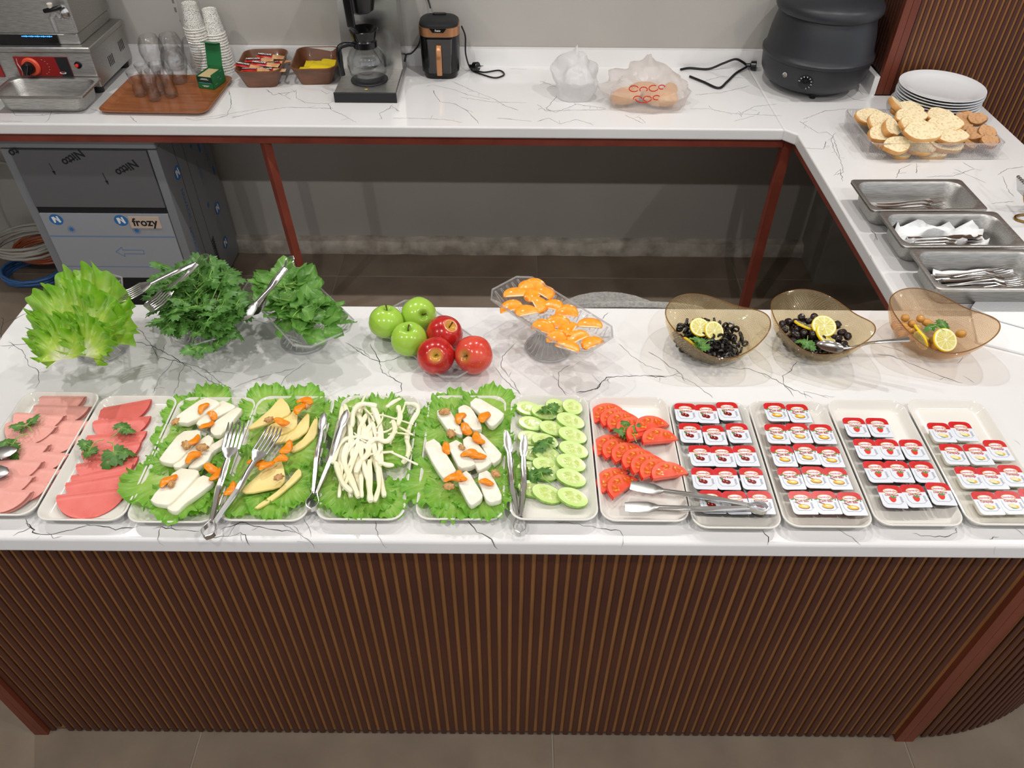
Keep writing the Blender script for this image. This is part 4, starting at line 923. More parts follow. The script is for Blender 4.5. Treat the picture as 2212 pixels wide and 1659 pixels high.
for q in ((157, 341, 'Nitto'), (273, 363, 'Nitto'), (30, 329, 'to')):
    mb = MB(); nitto(mb, q[0], q[1], R(208), txt=q[2]); mb.build('film_lettering', m_blackm, up, smooth=False)
def arrow2(mb, x, y, L, rot, mi=0):
    p = fpos(x, y); M = Matrix.Translation((p.x, -0.0126, p.z)) @ FR @ Matrix.Rotation(rot, 4, 'Z')
    mb.add([M @ Vector(v) for v in ((-L / 2, -.0012, 0), (L / 2, -.0012, 0), (L / 2, .0012, 0), (-L / 2, .0012, 0))], [(0, 1, 2, 3)], mi)
    mb.add([M @ Vector(v) for v in ((L / 2 + .014, 0, 0), (L / 2 - .004, .006, 0), (L / 2 - .004, -.006, 0))], [(0, 1, 2)], mi)
for q in ((111, 362), (226, 383)):
    mb = MB(); arrow2(mb, q[0], q[1], 0.035, R(-83)); mb.build('film_arrow', m_blackm, up, smooth=False)
def nlogo(mb, M, r):
    n = 28
    mb.add([M @ Vector((r * math.cos(2 * PI * i / n), r * .9 * math.sin(2 * PI * i / n), 0)) for i in range(n)], [list(range(n))], 0)
    mb.add([M @ Vector((x * r, y * r, 0.0003)) for x, y in ((-.45, -.55), (-.2, -.5), (-.1, .12), (.35, -.5), (.62, -.4), (.35, .6), (.1, .55), (.2, 0), (-.2, .5), (-.6, .4))], [list(range(10))], 1)
def burst(mb, M, r):
    mb.add([M @ Vector((r * .45 * math.cos(2 * PI * i / 16), r * .45 * math.sin(2 * PI * i / 16), 0)) for i in range(16)], [list(range(16))], 0)
    for k in range(14):
        a = 2 * PI * k / 14; c, s = math.cos(a), math.sin(a)
        mb.add([M @ Vector((q * c - e * s, q * s + e * c, 0)) for q, e in ((r * .5, -r * .06), (r, -r * .02), (r, r * .02), (r * .5, r * .06))], [(0, 1, 2, 3)], 0)
mb = MB()
for x, y in ((121, 475), (261, 477)):
    p = fpos(x, y); nlogo(mb, Matrix.Translation((p.x, -0.0104, p.z)) @ FR, 0.026)
for x, y in ((154, 496), (295, 499)):
    p = fpos(x, y); burst(mb, Matrix.Translation((p.x, -0.0104, p.z)) @ FR, 0.017)
pz = fpos(280, 512).z; mb.b2(-hw + .037, hw - .037, -.0103, -.0101, pz - .003, pz + .003, 2)
pz = fpos(280, 577).z; mb.b2(-hw + .037, hw - .037, -.0103, -.0101, pz - .002, pz + .002, 2)
p = fpos(280, 545); M = Matrix.Translation((p.x, -0.0104, p.z)) @ FR
ol = [(-.055, 0), (-.025, .022), (-.025, .009), (.055, .009), (.055, -.009), (-.025, -.009), (-.025, -.022)]
for a, b in zip(ol, ol[1:] + ol[:1]):
    a, b = Vector((*a, 0)), Vector((*b, 0)); nn = Vector((-(b - a).y, (b - a).x, 0)).normalized() * .0009
    mb.add([M @ v for v in (a + nn, a - nn, b - nn, b + nn)], [(0, 1, 2, 3)], 0)
mb.build('film_print', [m_blue, m_white, m_bline], lo, smooth=False)['kind'] = 'stuff'
p = fpos(313, 481)
fz = MB().b2(p.x - .058, p.x + .058, -.0125, -.0104, p.z - .025, p.z + .025).build('name_plate', mat('beige_plate', '#c7b3a2', 0.45), lo, smooth=False)
MB().text('frozy', 0.046, Matrix.Translation((p.x, -0.0128, p.z)) @ FR, 0, bold=0.0012).build('lettering', m_blackm, fz, smooth=False)
SR = Matrix.Rotation(PI / 2, 4, 'Z') @ FR
mb = MB(); X = hw + 0.0006
for y, z in ((0.10, 0.60), (0.34, 0.14), (0.36, 0.30)): nlogo(mb, Matrix.Translation((X, y, z)) @ SR, 0.03)
for y, z in ((0.28, 0.62), (0.28, 0.36)): burst(mb, Matrix.Translation((X, y, z)) @ SR, 0.016)
for y, z in ((0.09, 0.47), (0.06, 0.32)): mb.text('NOVACEL', 0.03, Matrix.Translation((X, y, z)) @ SR @ Matrix.Rotation(R(-90), 4, 'Z'), 0)
for y, z in ((0.29, 0.50), (0.40, 0.52), (0.30, 0.70), (0.40, 0.66), (0.11, 0.18)):
    mb.text('for LASER FIBER', 0.016, Matrix.Translation((X, y, z)) @ SR @ Matrix.Rotation(R(90), 4, 'Z'), 0)
    mb.text('cutting side', 0.012, Matrix.Translation((X, y + .014, z)) @ SR @ Matrix.Rotation(R(90), 4, 'Z'), 0)
for y, z in ((0.35, 0.58), (0.43, 0.44)): mb.add([Matrix.Translation((X, y, z)) @ SR @ Vector(v) for v in ((-.009, -.018, 0), (.009, -.018, 0), (.009, .018, 0), (-.009, .018, 0))], [(0, 1, 2, 3)], 0)
mb.b2(X - .0004, X, 0.125, 0.127, 0.02, 0.745, 2).b2(X - .0004, X, 0.205, 0.2065, 0.02, 0.745, 2)
mb.build('film_print', [m_blue, m_white, m_blackm], ice, smooth=False)['kind'] = 'stuff'
mb = MB()
for k in range(16): mb.box((X, 0.225, 0.05 + k * .012), (0.0012, 0.03, 0.0055), 0, Matrix.Rotation(R(20), 4, 'X'))
mb.build('vent_slots', m_blackm, ice, smooth=False)

# ================================================================== cable coils on the floor at the left
def coil(name, label, c, r, n, tr, col, seed, h=0.05):
    random.seed(seed); pts = []
    for k in range(n * 16):
        a = 2 * PI * k / 16; t = k / (n * 16)
        rr = r * (1 + 0.12 * math.sin(k * .37 + seed) + 0.06 * noise.noise((k * .1, seed, 0)))
        pts.append((c[0] + rr * math.cos(a), c[1] + rr * .8 * math.sin(a), c[2] + tr + h * t + 0.006 * math.sin(a * 1.5 + k * .1)))
    return tag(MB().tube(pts, tr, 6).build(name, mat(name + str(seed), col, 0.45)), label, 'cable')
coil('cable_coil', 'thick coil of blue cable lowest on the floor by the ice machine', (-2.12, 2.84, 0), 0.13, 8, 0.006, '#3f6ea8', 31, 0.05)
coil('cable_coil', 'coil of orange cable lying on the blue coil', (-2.08, 2.90, 0.065), 0.115, 6, 0.006, '#b1603a', 32, 0.06)
coil('cable_coil', 'loops of grey-white cable draped over the coloured coils', (-2.13, 2.86, 0.13), 0.14, 5, 0.0065, '#a9a59c', 33, 0.05)
wc = MB().tube(bez([(-2.27, 2.80, 0.20), (-2.30, 2.93, 0.35), (-2.22, 3.02, 0.45), (-2.08, 2.98, 0.44), (-2.0, 2.92, 0.30), (-2.02, 2.84, 0.14)], 8), 0.007, 8).build('white_cable', mat('grey_cable', '#b3afa6', 0.5)); tag(wc, 'single grey-white cable arching up beside the ice machine', 'cable')
sk = thing('power_strip', 'white power strip on the floor at the picture edge', 'power strip', (-2.36, 2.72, 0.0), (0, 0, R(65)))
MB().rbox((0, 0, 0.024), (0.24, 0.06, 0.045), 0.02, 0.008).build('case', m_white, sk)
for k in range(3): MB().lathe([(0.0, 0.0), (0.019, 0.0), (0.02, 0.0015), (0.017, 0.001), (0.0, 0.0005)], 16).build('socket', mat('socket_grey', '#b8b5af', 0.5), sk, (-.07 + .07 * k, 0, 0.0465))

# ================================================================== woven chair behind the island
m_rope = mat('grey_rope', '#a8a6a1', 0.8, col2='#8f8d88', vs=120, bump=0.6, bs=160)
ch = thing('woven_chair', 'grey rope-woven chair tucked behind the island', 'chair', (0.32, 1.92, 0))
mb = MB()
def rim(r, z, a0=200, a1=340, n=28): return [(r * math.cos(R(a0 + (a1 - a0) * i / n)), r * math.sin(R(a0 + (a1 - a0) * i / n)), z - 0.16 + 0.185 * math.sin(PI * i / n) ** 0.8) for i in range(n + 1)]
MB().tube(rim(0.275, 0.735), 0.014, 8).build('back_rim', m_rope, ch)
for k in range(6):
    MB().tube(rim(0.268 - .004 * k, 0.707 - .028 * k), 0.0125, 8).build('rope', m_rope, ch)
MB().lathe([(0.0, 0.40), (0.22, 0.40), (0.235, 0.42), (0.225, 0.445), (0.0, 0.45)], 28).build('seat', m_rope, ch)
for sx in (-1, 1):
    for sy in (-1, 1):
        MB().tube([(sx * .15, sy * .15, 0.40), (sx * .19, sy * .19, 0.0)], [0.014, 0.010], 8).build('leg', m_blackm, ch)
for a in (215, 250, 290, 325):
    MB().tube([(0.22 * math.cos(R(a)), 0.22 * math.sin(R(a)), 0.42), (0.262 * math.cos(R(a)), 0.262 * math.sin(R(a)), 0.60)], 0.007, 8).build('back_strut', m_blackm, ch)
# ================================================================== island: glass stands
m_cry = glassmat('pressed_crystal', '#ffffff', 0.93, 0.03, 1.3, bump=1.0, kind='cell', bs=75, dist=0.006, body='#ffffff', bodyw=0.05)
m_cry2 = glassmat('pressed_crystal_plain', '#ffffff', 0.96, 0.03, 1.1, bump=0.6, kind='noise', bs=120, dist=0.004, body='#ffffff', bodyw=0.08)
m_cry3 = glassmat('crystal_edges', '#ffffff', 0.55, 0.02, 2.2, body='#ffffff', bodyw=0.22)
def crect(w, d, c, z):
    """rectangle with cut corners"""
    x, y = w / 2, d / 2
    return [Vector(p) for p in ((x, y - c, z), (x - c, y, z), (0, y, z), (-x + c, y, z), (-x, y - c, z), (-x, 0, z), (-x, -y + c, z), (-x + c, -y, z), (0, -y, z), (x - c, -y, z), (x, -y + c, z), (x, 0, z))]
def glass_tray(name, label, c, rot, foot=True, L=0.305, W=0.135, zt=0.075):
    t = thing(name, label, 'glass stand' if foot else 'glass tray', (c[0], c[1], T), (0, 0, rot), 'pressed glass serving ware')
    z = zt if foot else 0.0015
    # long side along local x
    MB().loft([crect(L - .09, W - .06, .012, z), crect(L - .06, W - .04, .016, z + .003), crect(L - .012, W - .008, .022, z + .020), crect(L, W, .026, z + .026), crect(L, W, .026, z + .029), crect(L - .01, W - .01, .024, z + .029),
               crect(L - .022, W - .018, .02, z + .022), crect(L - .066, W - .046, .014, z + .0075), crect(L - .09, W - .06, .012, z + .006)]).build('dish', m_cry, t, ang=25)
    mb = MB()
    for k in range(9):                                   # pressed diamonds on the floor and ribs on the flared wall
        x = -L / 2 + .05 + k * (L - .1) / 8
        for j in (-1, 0, 1):
            mb.lathe([(0.0095, 0), (0.008, 0.0012), (0.0065, 0)], 6, c=(x, j * .026, z + .0062), c0=False, c1=False)
    for k in range(26):
        x = -L / 2 + .03 + k * (L - .06) / 25
        for s in (-1, 1): mb.tube([(x, s * (W / 2 - .026), z + .008), (x + .004 * (-1) ** k, s * (W / 2 - .006), z + .026)], 0.0013, 4, cap=False)
    for k in range(10):
        y = -W / 2 + .026 + k * (W - .052) / 9
        for s in (-1, 1): mb.tube([(s * (L / 2 - .036), y, z + .008), (s * (L / 2 - .008), y + .003 * (-1) ** k, z + .026)], 0.0013, 4, cap=False)
    o = mb.build('pressed_pattern', m_cry3, t); o['kind'] = 'stuff'
    MB().tube(crect(L - .003, W - .003, .026, z + .0285), .0021, 6, closed=True).build('rim', m_cry3, t)
    if foot:
        rf = lambda a, r, zz: 1 + 0.035 * math.cos(22 * a)
        MB().lathe([(0.0005, 0.0), (0.050, 0.0), (0.053, 0.003), (0.052, 0.008), (0.040, 0.016), (0.028, 0.04), (0.024, 0.058), (0.030, zt + .001), (0.0005, zt + .001)], 88, mod=rf).build('foot', m_cry2, t)
        MB().tube([(.052 * math.cos(2 * PI * i / 44), .052 * math.sin(2 * PI * i / 44), .005) for i in range(44)], .0035, 6, closed=True).build('foot_ring', m_cry3, t)
        mb = MB()
        for k in range(22):
            a = 2 * PI * k / 22; c, q = math.cos(a), math.sin(a); mb.tube([(r_ * c, r_ * q, z_) for r_, z_ in ((.050, .0095), (.041, .017), (.0295, .04), (.0255, .058), (.030, zt))], .0012, 4, cap=False)
        o = mb.build('foot_ribs', m_cry3, t); o['kind'] = 'stuff'
    return t
def pt(x, y, z): p = at(x, y, z); return Vector((p.x, p.y))
ORA = (0.083, 1.35); APP = (-0.187, 1.353)
def ctr(px, z):
    s = Vector((0, 0))
    for x, y in px: s += pt(x, y, z) / len(px)
    return s
LET, PAR, ARU = (-0.932, 1.335), (-0.703, 1.375), (-0.480, 1.372)
glass_tray('glass_stand', 'footed pressed-glass stand heaped with light green lettuce', LET, R(113), True, 0.285, 0.155)
glass_tray('glass_stand', 'footed pressed-glass stand heaped with dark green parsley', PAR, R(118), True, 0.295, 0.15)
glass_tray('glass_stand', 'footed pressed-glass stand heaped with round rocket leaves', ARU, R(-51), True, 0.305, 0.145)
glass_tray('glass_stand', 'footed pressed-glass stand with peeled mandarin segments', ORA, R(-47), True, 0.303, 0.13)
glass_tray('glass_dish', 'flat pressed-glass dish carrying green and red apples', APP, R(-45.5), False, 0.297, 0.142)

# ================================================================== leaves
def ruffle(Rr, seed, spread=200, ruf=0.010, waves=9, cup=0.25, nt=112, nr=12, jag=0.05, wide=0.85, stem=0.0):
    random.seed(seed); mb = MB(); p = [rnd(0, 6.28) for _ in range(8)]; rows = []; uv = []
    for j in range(nr + 1):
        r = (j / nr) ** 0.85; row = []
        for i in range(nt + 1):
            th = R(-spread / 2 + spread * i / nt); s = i / nt
            rad = Rr * (0.80 + 0.20 * math.cos(th * 0.9)) * (1 + 0.05 * math.sin(3 * th + p[0]))
            e = r ** 5
            rad *= 1 + e * jag * (math.sin(waves * 2.6 * th + p[1]) * .6 + math.sin(waves * 5.1 * th + p[2]) * .5)
            z = Rr * cup * r * r * (0.6 + 0.4 * math.sin(2 * th + p[3]))
            z += ruf * (0.6 * r ** 3 * math.sin(waves * .8 * th + p[4]) + 0.75 * r ** 6 * math.sin(waves * 2.17 * th + p[5]) + 0.6 * r ** 10 * math.sin(waves * 4.9 * th + p[6]))
            q = r * Rr; z += Rr * .06 * r * noise.noise((q * math.sin(th) * 30 + seed, q * math.cos(th) * 30, seed)) + ruf * .25 * r * (1 - r) * math.sin(th * 9 + p[2])
            tw = e * 0.06 * math.sin(waves * 1.7 * th + p[7])
            row.append(Vector((r * rad * math.sin(th + tw) * wide, r * rad * math.cos(th + tw), z))); uv.append((r, s))
        rows.append(row)
    mb.loft(rows, False, False, close=False); mb.uv = uv
    zm = min(v.z for v in mb.v)
    for v in mb.v: v.z -= zm
    return mb
m_let = leafmat('lettuce_plate', '#dcebaa', '#b2da62', '#85c443', 0.34, 0.0, 0.45, 1.0, vein=0.10, tr=0.42)
m_let2 = leafmat('lettuce_head', '#f0f2cf', '#c3df55', '#86c22c', 0.33, 0.12, 0.5, 1.0, tr=0.42, vein=0.12)
LV = [ruffle(0.095, s, 215, 0.0095, 7.3 + s * .7, 0.10, nt=180, nr=18, jag=.035).mesh('lettuce_leaf', m_let, fixn=False, ang=180) for s in range(1, 7)]
LV2 = [ruffle(0.13, s + 20, 175, 0.014, 6.3 + s * .9, 0.22, wide=0.8, nt=150, nr=16, jag=.06).mesh('lettuce_leaf', m_let2, fixn=False, ang=180) for s in range(4)]
PZ = T + 0.0085
def C3(x, y): return 240 + x / 4.254, 810 + y / 4.254
def C4(x, y): return 640 + x / 4.366, 820 + y / 4.366
def C5(x, y): return 1080 + x / 4.366, 820 + y / 4.366
def C6(x, y): return 1420 + x / 4.88, 840 + y / 4.88
def C7(x, y): return 1780 + x / 4.88, 840 + y / 4.88

# ================================================================== twelve rectangular plates
m_mel = mat('white_melamine', '#e5e1d9', 0.13, coat=0.3)
w, d = 0.161, 0.322
plm = MB().loft([rrect(w - .034, d - .034, 0.012, 0.0, 6), rrect(w - .026, d - .026, 0.016, 0.002, 6), rrect(w - .004, d - .004, 0.025, 0.019, 6), rrect(w, d, 0.027, 0.0215, 6), rrect(w, d, 0.027, 0.0235, 6), rrect(w - .004, d - .004, 0.026, 0.0245, 6),
                 rrect(w - .010, d - .010, 0.023, 0.022, 6), rrect(w - .024, d - .024, 0.017, 0.011, 6), rrect(w - .034, d - .034, 0.012, 0.0085, 6)]).mesh('serving_plate', m_mel)
PLX = [(-0.941, 1.008), (-0.775, 0.998), (-0.611, 0.995), (-0.4485, 1.0), (-0.273, 1.004), (-0.0925, 1.006), (0.078, 1.007), (0.2425, 1.006), (0.406, 0.992), (0.571, 0.996), (0.7365, 1.001), (0.9025, 1.004)]
PLL = ['white rectangular plate with pale pink ham slices', 'white rectangular plate with red salami slices', 'white rectangular plate of white cheese beside the salami', 'white rectangular plate with yellow cheese wedges', 'white rectangular plate with stringy cheese', 'white rectangular plate of white cheese beside the cucumber',
       'white rectangular plate with cucumber slices', 'white rectangular plate with tomato slices', 'white rectangular plate with cherry jam cups', 'white rectangular plate with honey cups', 'white rectangular plate with strawberry jam cups', 'white rectangular plate with butter cups']
for (x, y), lb in zip(PLX, PLL):
    tag(link('serving_plate', plm, None, (x, y, T)), lb, 'plate', 'rectangular serving plates in a row')

# --- lettuce under the cheese
def put_leaf(px, size, rot, lb, tilt=(0, 0), dz=0.0, kind=0):
    p = at(px[0], px[1], PZ + 0.008 + dz)
    o = link('lettuce_leaf', LV[(put_leaf.n) % 6], None, (p.x, p.y, PZ + 0.0005 + dz), (tilt[0], tilt[1], rot), (size, size, size * .8)); put_leaf.n += 1
    # the leaf is anchored at its rib, centre it on the point
    c = Vector((0, 0.045 * size, 0)); c.rotate(Euler((0, 0, rot))); o.location.x -= c.x; o.location.y -= c.y
    return tag(o, lb, 'lettuce', 'frilly lettuce leaves under the cheese')
put_leaf.n = 0
A = ' on the plate beside the salami'; B = ' on the yellow cheese plate'; Cc = ' on the stringy cheese plate'; D = ' on the cheese plate beside the cucumber'
for (x, y, s, r, lb) in [(900, 210, .75, 10, 'lettuce leaf at the back' + A), (640, 330, .75, 70, 'lettuce leaf under the first cheese slice' + A), (560, 560, .72, 100, 'lettuce leaf at the middle edge' + A), (520, 790, .72, 110, 'small lettuce leaf below the middle cheese' + A), (900, 720, .7, -70, 'dark lettuce leaf under the middle cheese' + A), (330, 1040, .95, 130, 'big lettuce leaf spilling over the front corner' + A), (640, 1200, .85, 190, 'frilly lettuce leaf along the front' + A), (860, 1130, .7, 230, 'lettuce leaf beneath the tongs' + A)]:
    put_leaf(C3(x, y), s, R(r), lb, (rnd(-.04, .04), rnd(-.04, .04)), rnd(0, .003))
for (x, y, s, r, lb) in [(1430, 230, .85, 20, 'lettuce leaf at the back corner' + B), (1760, 250, .85, -15, 'lettuce leaf behind the cheese wedges' + B), (1930, 330, .6, -60, 'curly lettuce leaf by the dried apricot' + B), (1300, 560, .85, 80, 'pale lettuce leaf under the tong tips' + B), (1760, 700, .9, -90, 'wide pale lettuce leaf in the middle' + B), (1190, 900, .85, 110, 'bright lettuce leaf under the second tong arm' + B), (1180, 1150, .75, 160, 'curled lettuce leaf at the front corner' + B), (1500, 1170, .85, 185, 'frilly lettuce leaf along the front' + B), (1700, 1080, .75, 220, 'lettuce leaf at the front by the slim tongs' + B)]:
    put_leaf(C3(x, y), s, R(r), lb, (rnd(-.04, .04), rnd(-.04, .04)), rnd(0, .003))
for (x, y, s, r, lb) in [(830, 260, .75, -10, 'lettuce leaf showing at the back' + Cc), (500, 260, .6, 40, 'pale lettuce leaf at the back corner' + Cc), (430, 450, .7, 90, 'lettuce leaf behind the slim tong tips' + Cc), (950, 480, .75, -80, 'lettuce leaf below the long cheese string' + Cc), (900, 700, .75, -100, 'small lettuce leaf at the middle edge' + Cc), (380, 1060, .95, 140, 'big lettuce leaf at the front corner' + Cc), (620, 1180, .85, 180, 'frilly lettuce leaf along the front' + Cc), (880, 1170, .7, 230, 'lettuce leaf pointing at the empty front corner' + Cc)]:
    put_leaf(C4(x, y), s, R(r), lb, (rnd(-.04, .04), rnd(-.04, .04)), rnd(0, .003))
for (x, y, s, r, lb) in [(1450, 240, .85, 20, 'lettuce leaf at the back corner' + D), (1850, 210, .9, -20, 'frilly lettuce leaf furthest back' + D), (1290, 420, .85, 80, 'lettuce leaf under the first cheese slice' + D), (1230, 610, .75, 100, 'lettuce leaf at the middle edge' + D), (1880, 560, .8, -80, 'lettuce leaf by the tong tips' + D), (1560, 700, .9, 10, 'lettuce leaf hidden under the middle cheese' + D), (1280, 1030, 1.0, 130, 'big veined lettuce leaf at the front corner' + D), (1480, 1170, .85, 175, 'frilly lettuce leaf along the front' + D), (1780, 1150, .9, 200, 'frilly lettuce leaf at the other front corner' + D), (1960, 920, .9, -110, 'lettuce leaf reaching under the tongs' + D)]:
    put_leaf(C4(x, y), s, R(r), lb, (rnd(-.04, .04), rnd(-.04, .04)), rnd(0, .003))

# --- cheese slabs, traced outlines with real thickness
m_feta = mat('white_cheese', '#f4efdd', 0.5, col2='#ece6cf', vs=25, bump=0.35, bs=90, sss=0.15)
m_feta2 = mat('crumbly_cheese', '#f3efe1', 0.55, col2='#e6e0c9', vs=60, lo=.4, hi=.75, bump=0.6, bs=110, sss=0.15)
m_kash = mat('yellow_cheese', '#f0dc93', 0.42, col2='#e9d181', vs=12, bump=0.06, bs=60, sss=0.2)
def slice_obj(conv, px, z, th, mt, name, lb, grp, cat='cheese', tilt=None):
    pts = [pt(*conv(x, y), z + th) for x, y in px]
    c = sum(pts, Vector((0, 0))) / len(pts)
    # smooth the traced outline a little and roughen it
    pl = []
    for i in range(len(pts)):
        a, b = pts[i], pts[(i + 1) % len(pts)]
        pl += [a.lerp(b, .18), a.lerp(b, .5), a.lerp(b, .82)]
    mb = MB().prism([(p.x - c.x, p.y - c.y) for p in pl], 0, th, b=0.0016, steps=2)
    for v in mb.v:
        v.x += 0.0006 * noise.noise((v.x * 160, v.y * 160, 1)); v.z += 0.0005 * noise.noise((v.x * 120, v.y * 120, 5))
    o = mb.build(name, mt, None, (c.x, c.y, z), tilt or (0, 0, 0), ang=60)
    return tag(o, lb, cat, grp)
zc = PZ + 0.0155
G = 'white cheese slices beside the salami'
for i, (px, lv, lb) in enumerate([
    ([(580, 385), (860, 195), (990, 240), (1000, 265), (720, 440), (600, 430)], 1, 'thick white cheese slice at the back, nearest the salami'),
    ([(770, 440), (900, 335), (1010, 225), (1135, 275), (1140, 300), (960, 390), (830, 480)], 0, 'second white cheese slice of the back group'),
    ([(905, 515), (930, 440), (1150, 290), (1210, 310), (1100, 440), (1020, 545), (950, 555)], 0.4, 'third white cheese slice of the back group, beside yellow cheese'),
    ([(435, 765), (640, 515), (820, 500), (815, 560), (640, 770), (560, 815), (460, 795)], 1.2, 'wide white cheese slice in the middle, nearest the salami'),
    ([(560, 830), (680, 730), (880, 540), (945, 580), (900, 660), (640, 845), (590, 850)], 0.6, 'narrow white cheese slice in the middle with a walnut'),
    ([(690, 850), (900, 650), (1060, 555), (1040, 640), (930, 700), (880, 800), (780, 855)], 0, 'white cheese slice in the middle, nearest the tongs'),
    ([(350, 1140), (610, 850), (800, 870), (805, 910), (600, 1130), (520, 1195), (400, 1180)], 1.0, 'white cheese slice in front carrying an apricot and walnut'),
    ([(500, 1215), (640, 1080), (830, 910), (935, 950), (940, 985), (780, 1110), (690, 1170), (610, 1250), (550, 1250)], 0.1, 'plain white cheese slice frontmost, nearest the tongs')]):
    slice_obj(C3, px, zc + lv * 0.006, 0.013, m_feta, 'cheese_slice', lb, G)
G = 'white cheese slices beside the cucumber'
for i, (px, lv, lb) in enumerate([
    ([(1305, 295), (1435, 262), (1575, 490), (1560, 520), (1440, 490)], 0.3, 'crumbly white cheese slice with a walnut at its back end'),
    ([(1525, 260), (1590, 230), (1660, 270), (1745, 420), (1750, 460), (1680, 480), (1600, 420), (1530, 310)], 0.6, 'crumbly white cheese slice under the biggest one at the back'),
    ([(1625, 225), (1700, 155), (1960, 310), (1950, 350), (1860, 440), (1810, 420), (1750, 330)], 1.2, 'widest crumbly cheese slice furthest back with an apricot'),
    ([(1195, 600), (1320, 545), (1505, 840), (1500, 870), (1420, 930), (1380, 925), (1290, 790)], 0.6, 'long crumbly cheese slice at the middle edge'),
    ([(1415, 610), (1530, 555), (1700, 790), (1640, 820), (1540, 835), (1480, 720)], 0.8, 'crumbly cheese slice in the middle with a small walnut'),
    ([(1555, 575), (1640, 510), (1850, 770), (1800, 820), (1715, 860), (1680, 790)], 0.3, 'crumbly cheese slice in the middle under an apricot end'),
    ([(1700, 530), (1740, 490), (1940, 690), (1930, 740), (1850, 800), (1760, 640)], 0, 'crumbly cheese slice in the middle, nearest the tongs'),
    ([(1520, 960), (1540, 890), (1620, 850), (1760, 1080), (1750, 1120), (1660, 1185), (1620, 1160)], 0.5, 'crumbly cheese slice in front under two crossed apricots'),
    ([(1700, 890), (1820, 845), (1940, 1080), (1935, 1130), (1830, 1160), (1780, 1120)], 0.3, 'crumbly cheese slice in front with one apricot across')]):
    slice_obj(C4, px, zc + lv * 0.006, 0.014, m_feta2, 'cheese_slice', lb, G)
G = 'yellow cheese wedges'
for i, (px, lv, lb) in enumerate([
    ([(1640, 680), (1780, 570), (1880, 370), (1900, 400), (1890, 560), (1760, 670), (1660, 710)], 0.0, 'yellow cheese wedge lowest in the fan by the slim tongs'),
    ([(1470, 580), (1660, 520), (1800, 345), (1825, 365), (1815, 500), (1700, 590), (1500, 630)], 0.9, 'yellow cheese wedge, second from the slim tongs in the fan'),
    ([(1380, 540), (1430, 470), (1640, 370), (1700, 275), (1715, 330), (1705, 480), (1540, 555), (1400, 560)], 1.8, 'yellow cheese wedge with apricot and walnut lying on it'),
    ([(1215, 515), (1440, 330), (1540, 215), (1570, 205), (1630, 270), (1655, 350), (1480, 430)], 2.6, 'topmost yellow cheese wedge furthest back in the fan'),
    ([(1310, 1215), (1560, 1040), (1720, 850), (1750, 880), (1745, 930), (1500, 1140), (1350, 1225)], 0.0, 'narrow yellow cheese wedge at the very front'),
    ([(1180, 1060), (1400, 870), (1550, 750), (1590, 860), (1600, 960), (1540, 1030), (1250, 1090)], 0.9, 'big yellow cheese wedge in front with a walnut')]):
    slice_obj(C3, px, zc + lv * 0.005, 0.006, m_kash, 'cheese_wedge', lb, G)

# --- string cheese
random.seed(77)
m_str = mat('string_cheese', '#f7f3da', 0.42, col2='#efe9c4', vs=14, bump=0.15, bs=70, stretch=(1, 1, 1), sss=0.2)
mb = MB()
def strand(px, r, z0, lift=0.006):
    P = []
    for k, (x, y) in enumerate(px):
        z = z0 + lift * math.sin(k * 1.3 + px[0][0]); q = at(*C4(x, y), z); P.append(q)
    pb = bez(P, 6); n = len(pb)
    mb.tube(pb, [r * (0.75 + 0.35 * abs(math.sin(i * .4 + px[0][1]))) * (0.7 if i in (0, n - 1) else 1) for i in range(n)], 7, flat=0.75)
for k in range(34):
    x0 = rnd(430, 800); y0 = rnd(230, 560); L = rnd(350, 620); sl = rnd(-.35, .25); cv = rnd(-70, 70)
    x3 = min(max(x0 + sl * L, 400), 830); y3 = min(y0 + L, 1110)
    strand([(x0, y0), (x0 + (x3 - x0) * .33 + cv, y0 + (y3 - y0) * .33), (x0 + (x3 - x0) * .66 + cv * .6, y0 + (y3 - y0) * .66), (x3, y3)], rnd(.0032, .0062), PZ + .014 + k * .0006, .003)
for k in range(13):
    x0 = rnd(450, 950); y0 = rnd(200, 800); a = rnd(-1.2, 1.2); L = rnd(150, 320)
    strand([(x0, y0), (x0 + L * .5 * math.cos(a) + rnd(-40, 40), y0 + L * .5 * math.sin(a)), (x0 + L * math.cos(a), y0 + L * math.sin(a) + rnd(-30, 30))], rnd(.0012, .0028), PZ + .030 + rnd(0, .008), .003)
for px, r in [([(520, 450), (540, 300), (620, 230), (760, 250)], .0055), ([(640, 650), (740, 560), (860, 580), (930, 470), (910, 380)], .0052), ([(700, 560), (560, 540), (430, 590), (340, 790)], .0045), ([(480, 600), (450, 760), (520, 950), (590, 1110)], .0062), ([(370, 780), (430, 960), (520, 1060)], .005), ([(690, 760), (690, 980), (700, 1150)], .0062), ([(770, 830), (780, 1000), (740, 1150)], .0045), ([(610, 900), (620, 1110)], .0042), ([(800, 640), (760, 740), (840, 800), (920, 810)], .0045), ([(850, 260), (920, 210), (980, 180)], .0045), ([(960, 250), (980, 340), (960, 430)], .0055), ([(560, 880), (600, 780), (680, 690), (640, 610)], .0055)]:
    strand(px, r, PZ + .036, .004)
st = mb.build('string_cheese', m_str); st['kind'] = 'stuff'
tag(st, 'heap of pale shredded string cheese on lettuce', 'cheese', kind='stuff')
mb = MB(); strand([(1020, 225), (1120, 235), (1150, 290), (1080, 420), (1045, 560), (1065, 660), (1040, 740), (1000, 790)], .0052, PZ + .022, .003)
tag(mb.build('cheese_string', m_str), 'single long cheese string curling along the plate side', 'cheese')

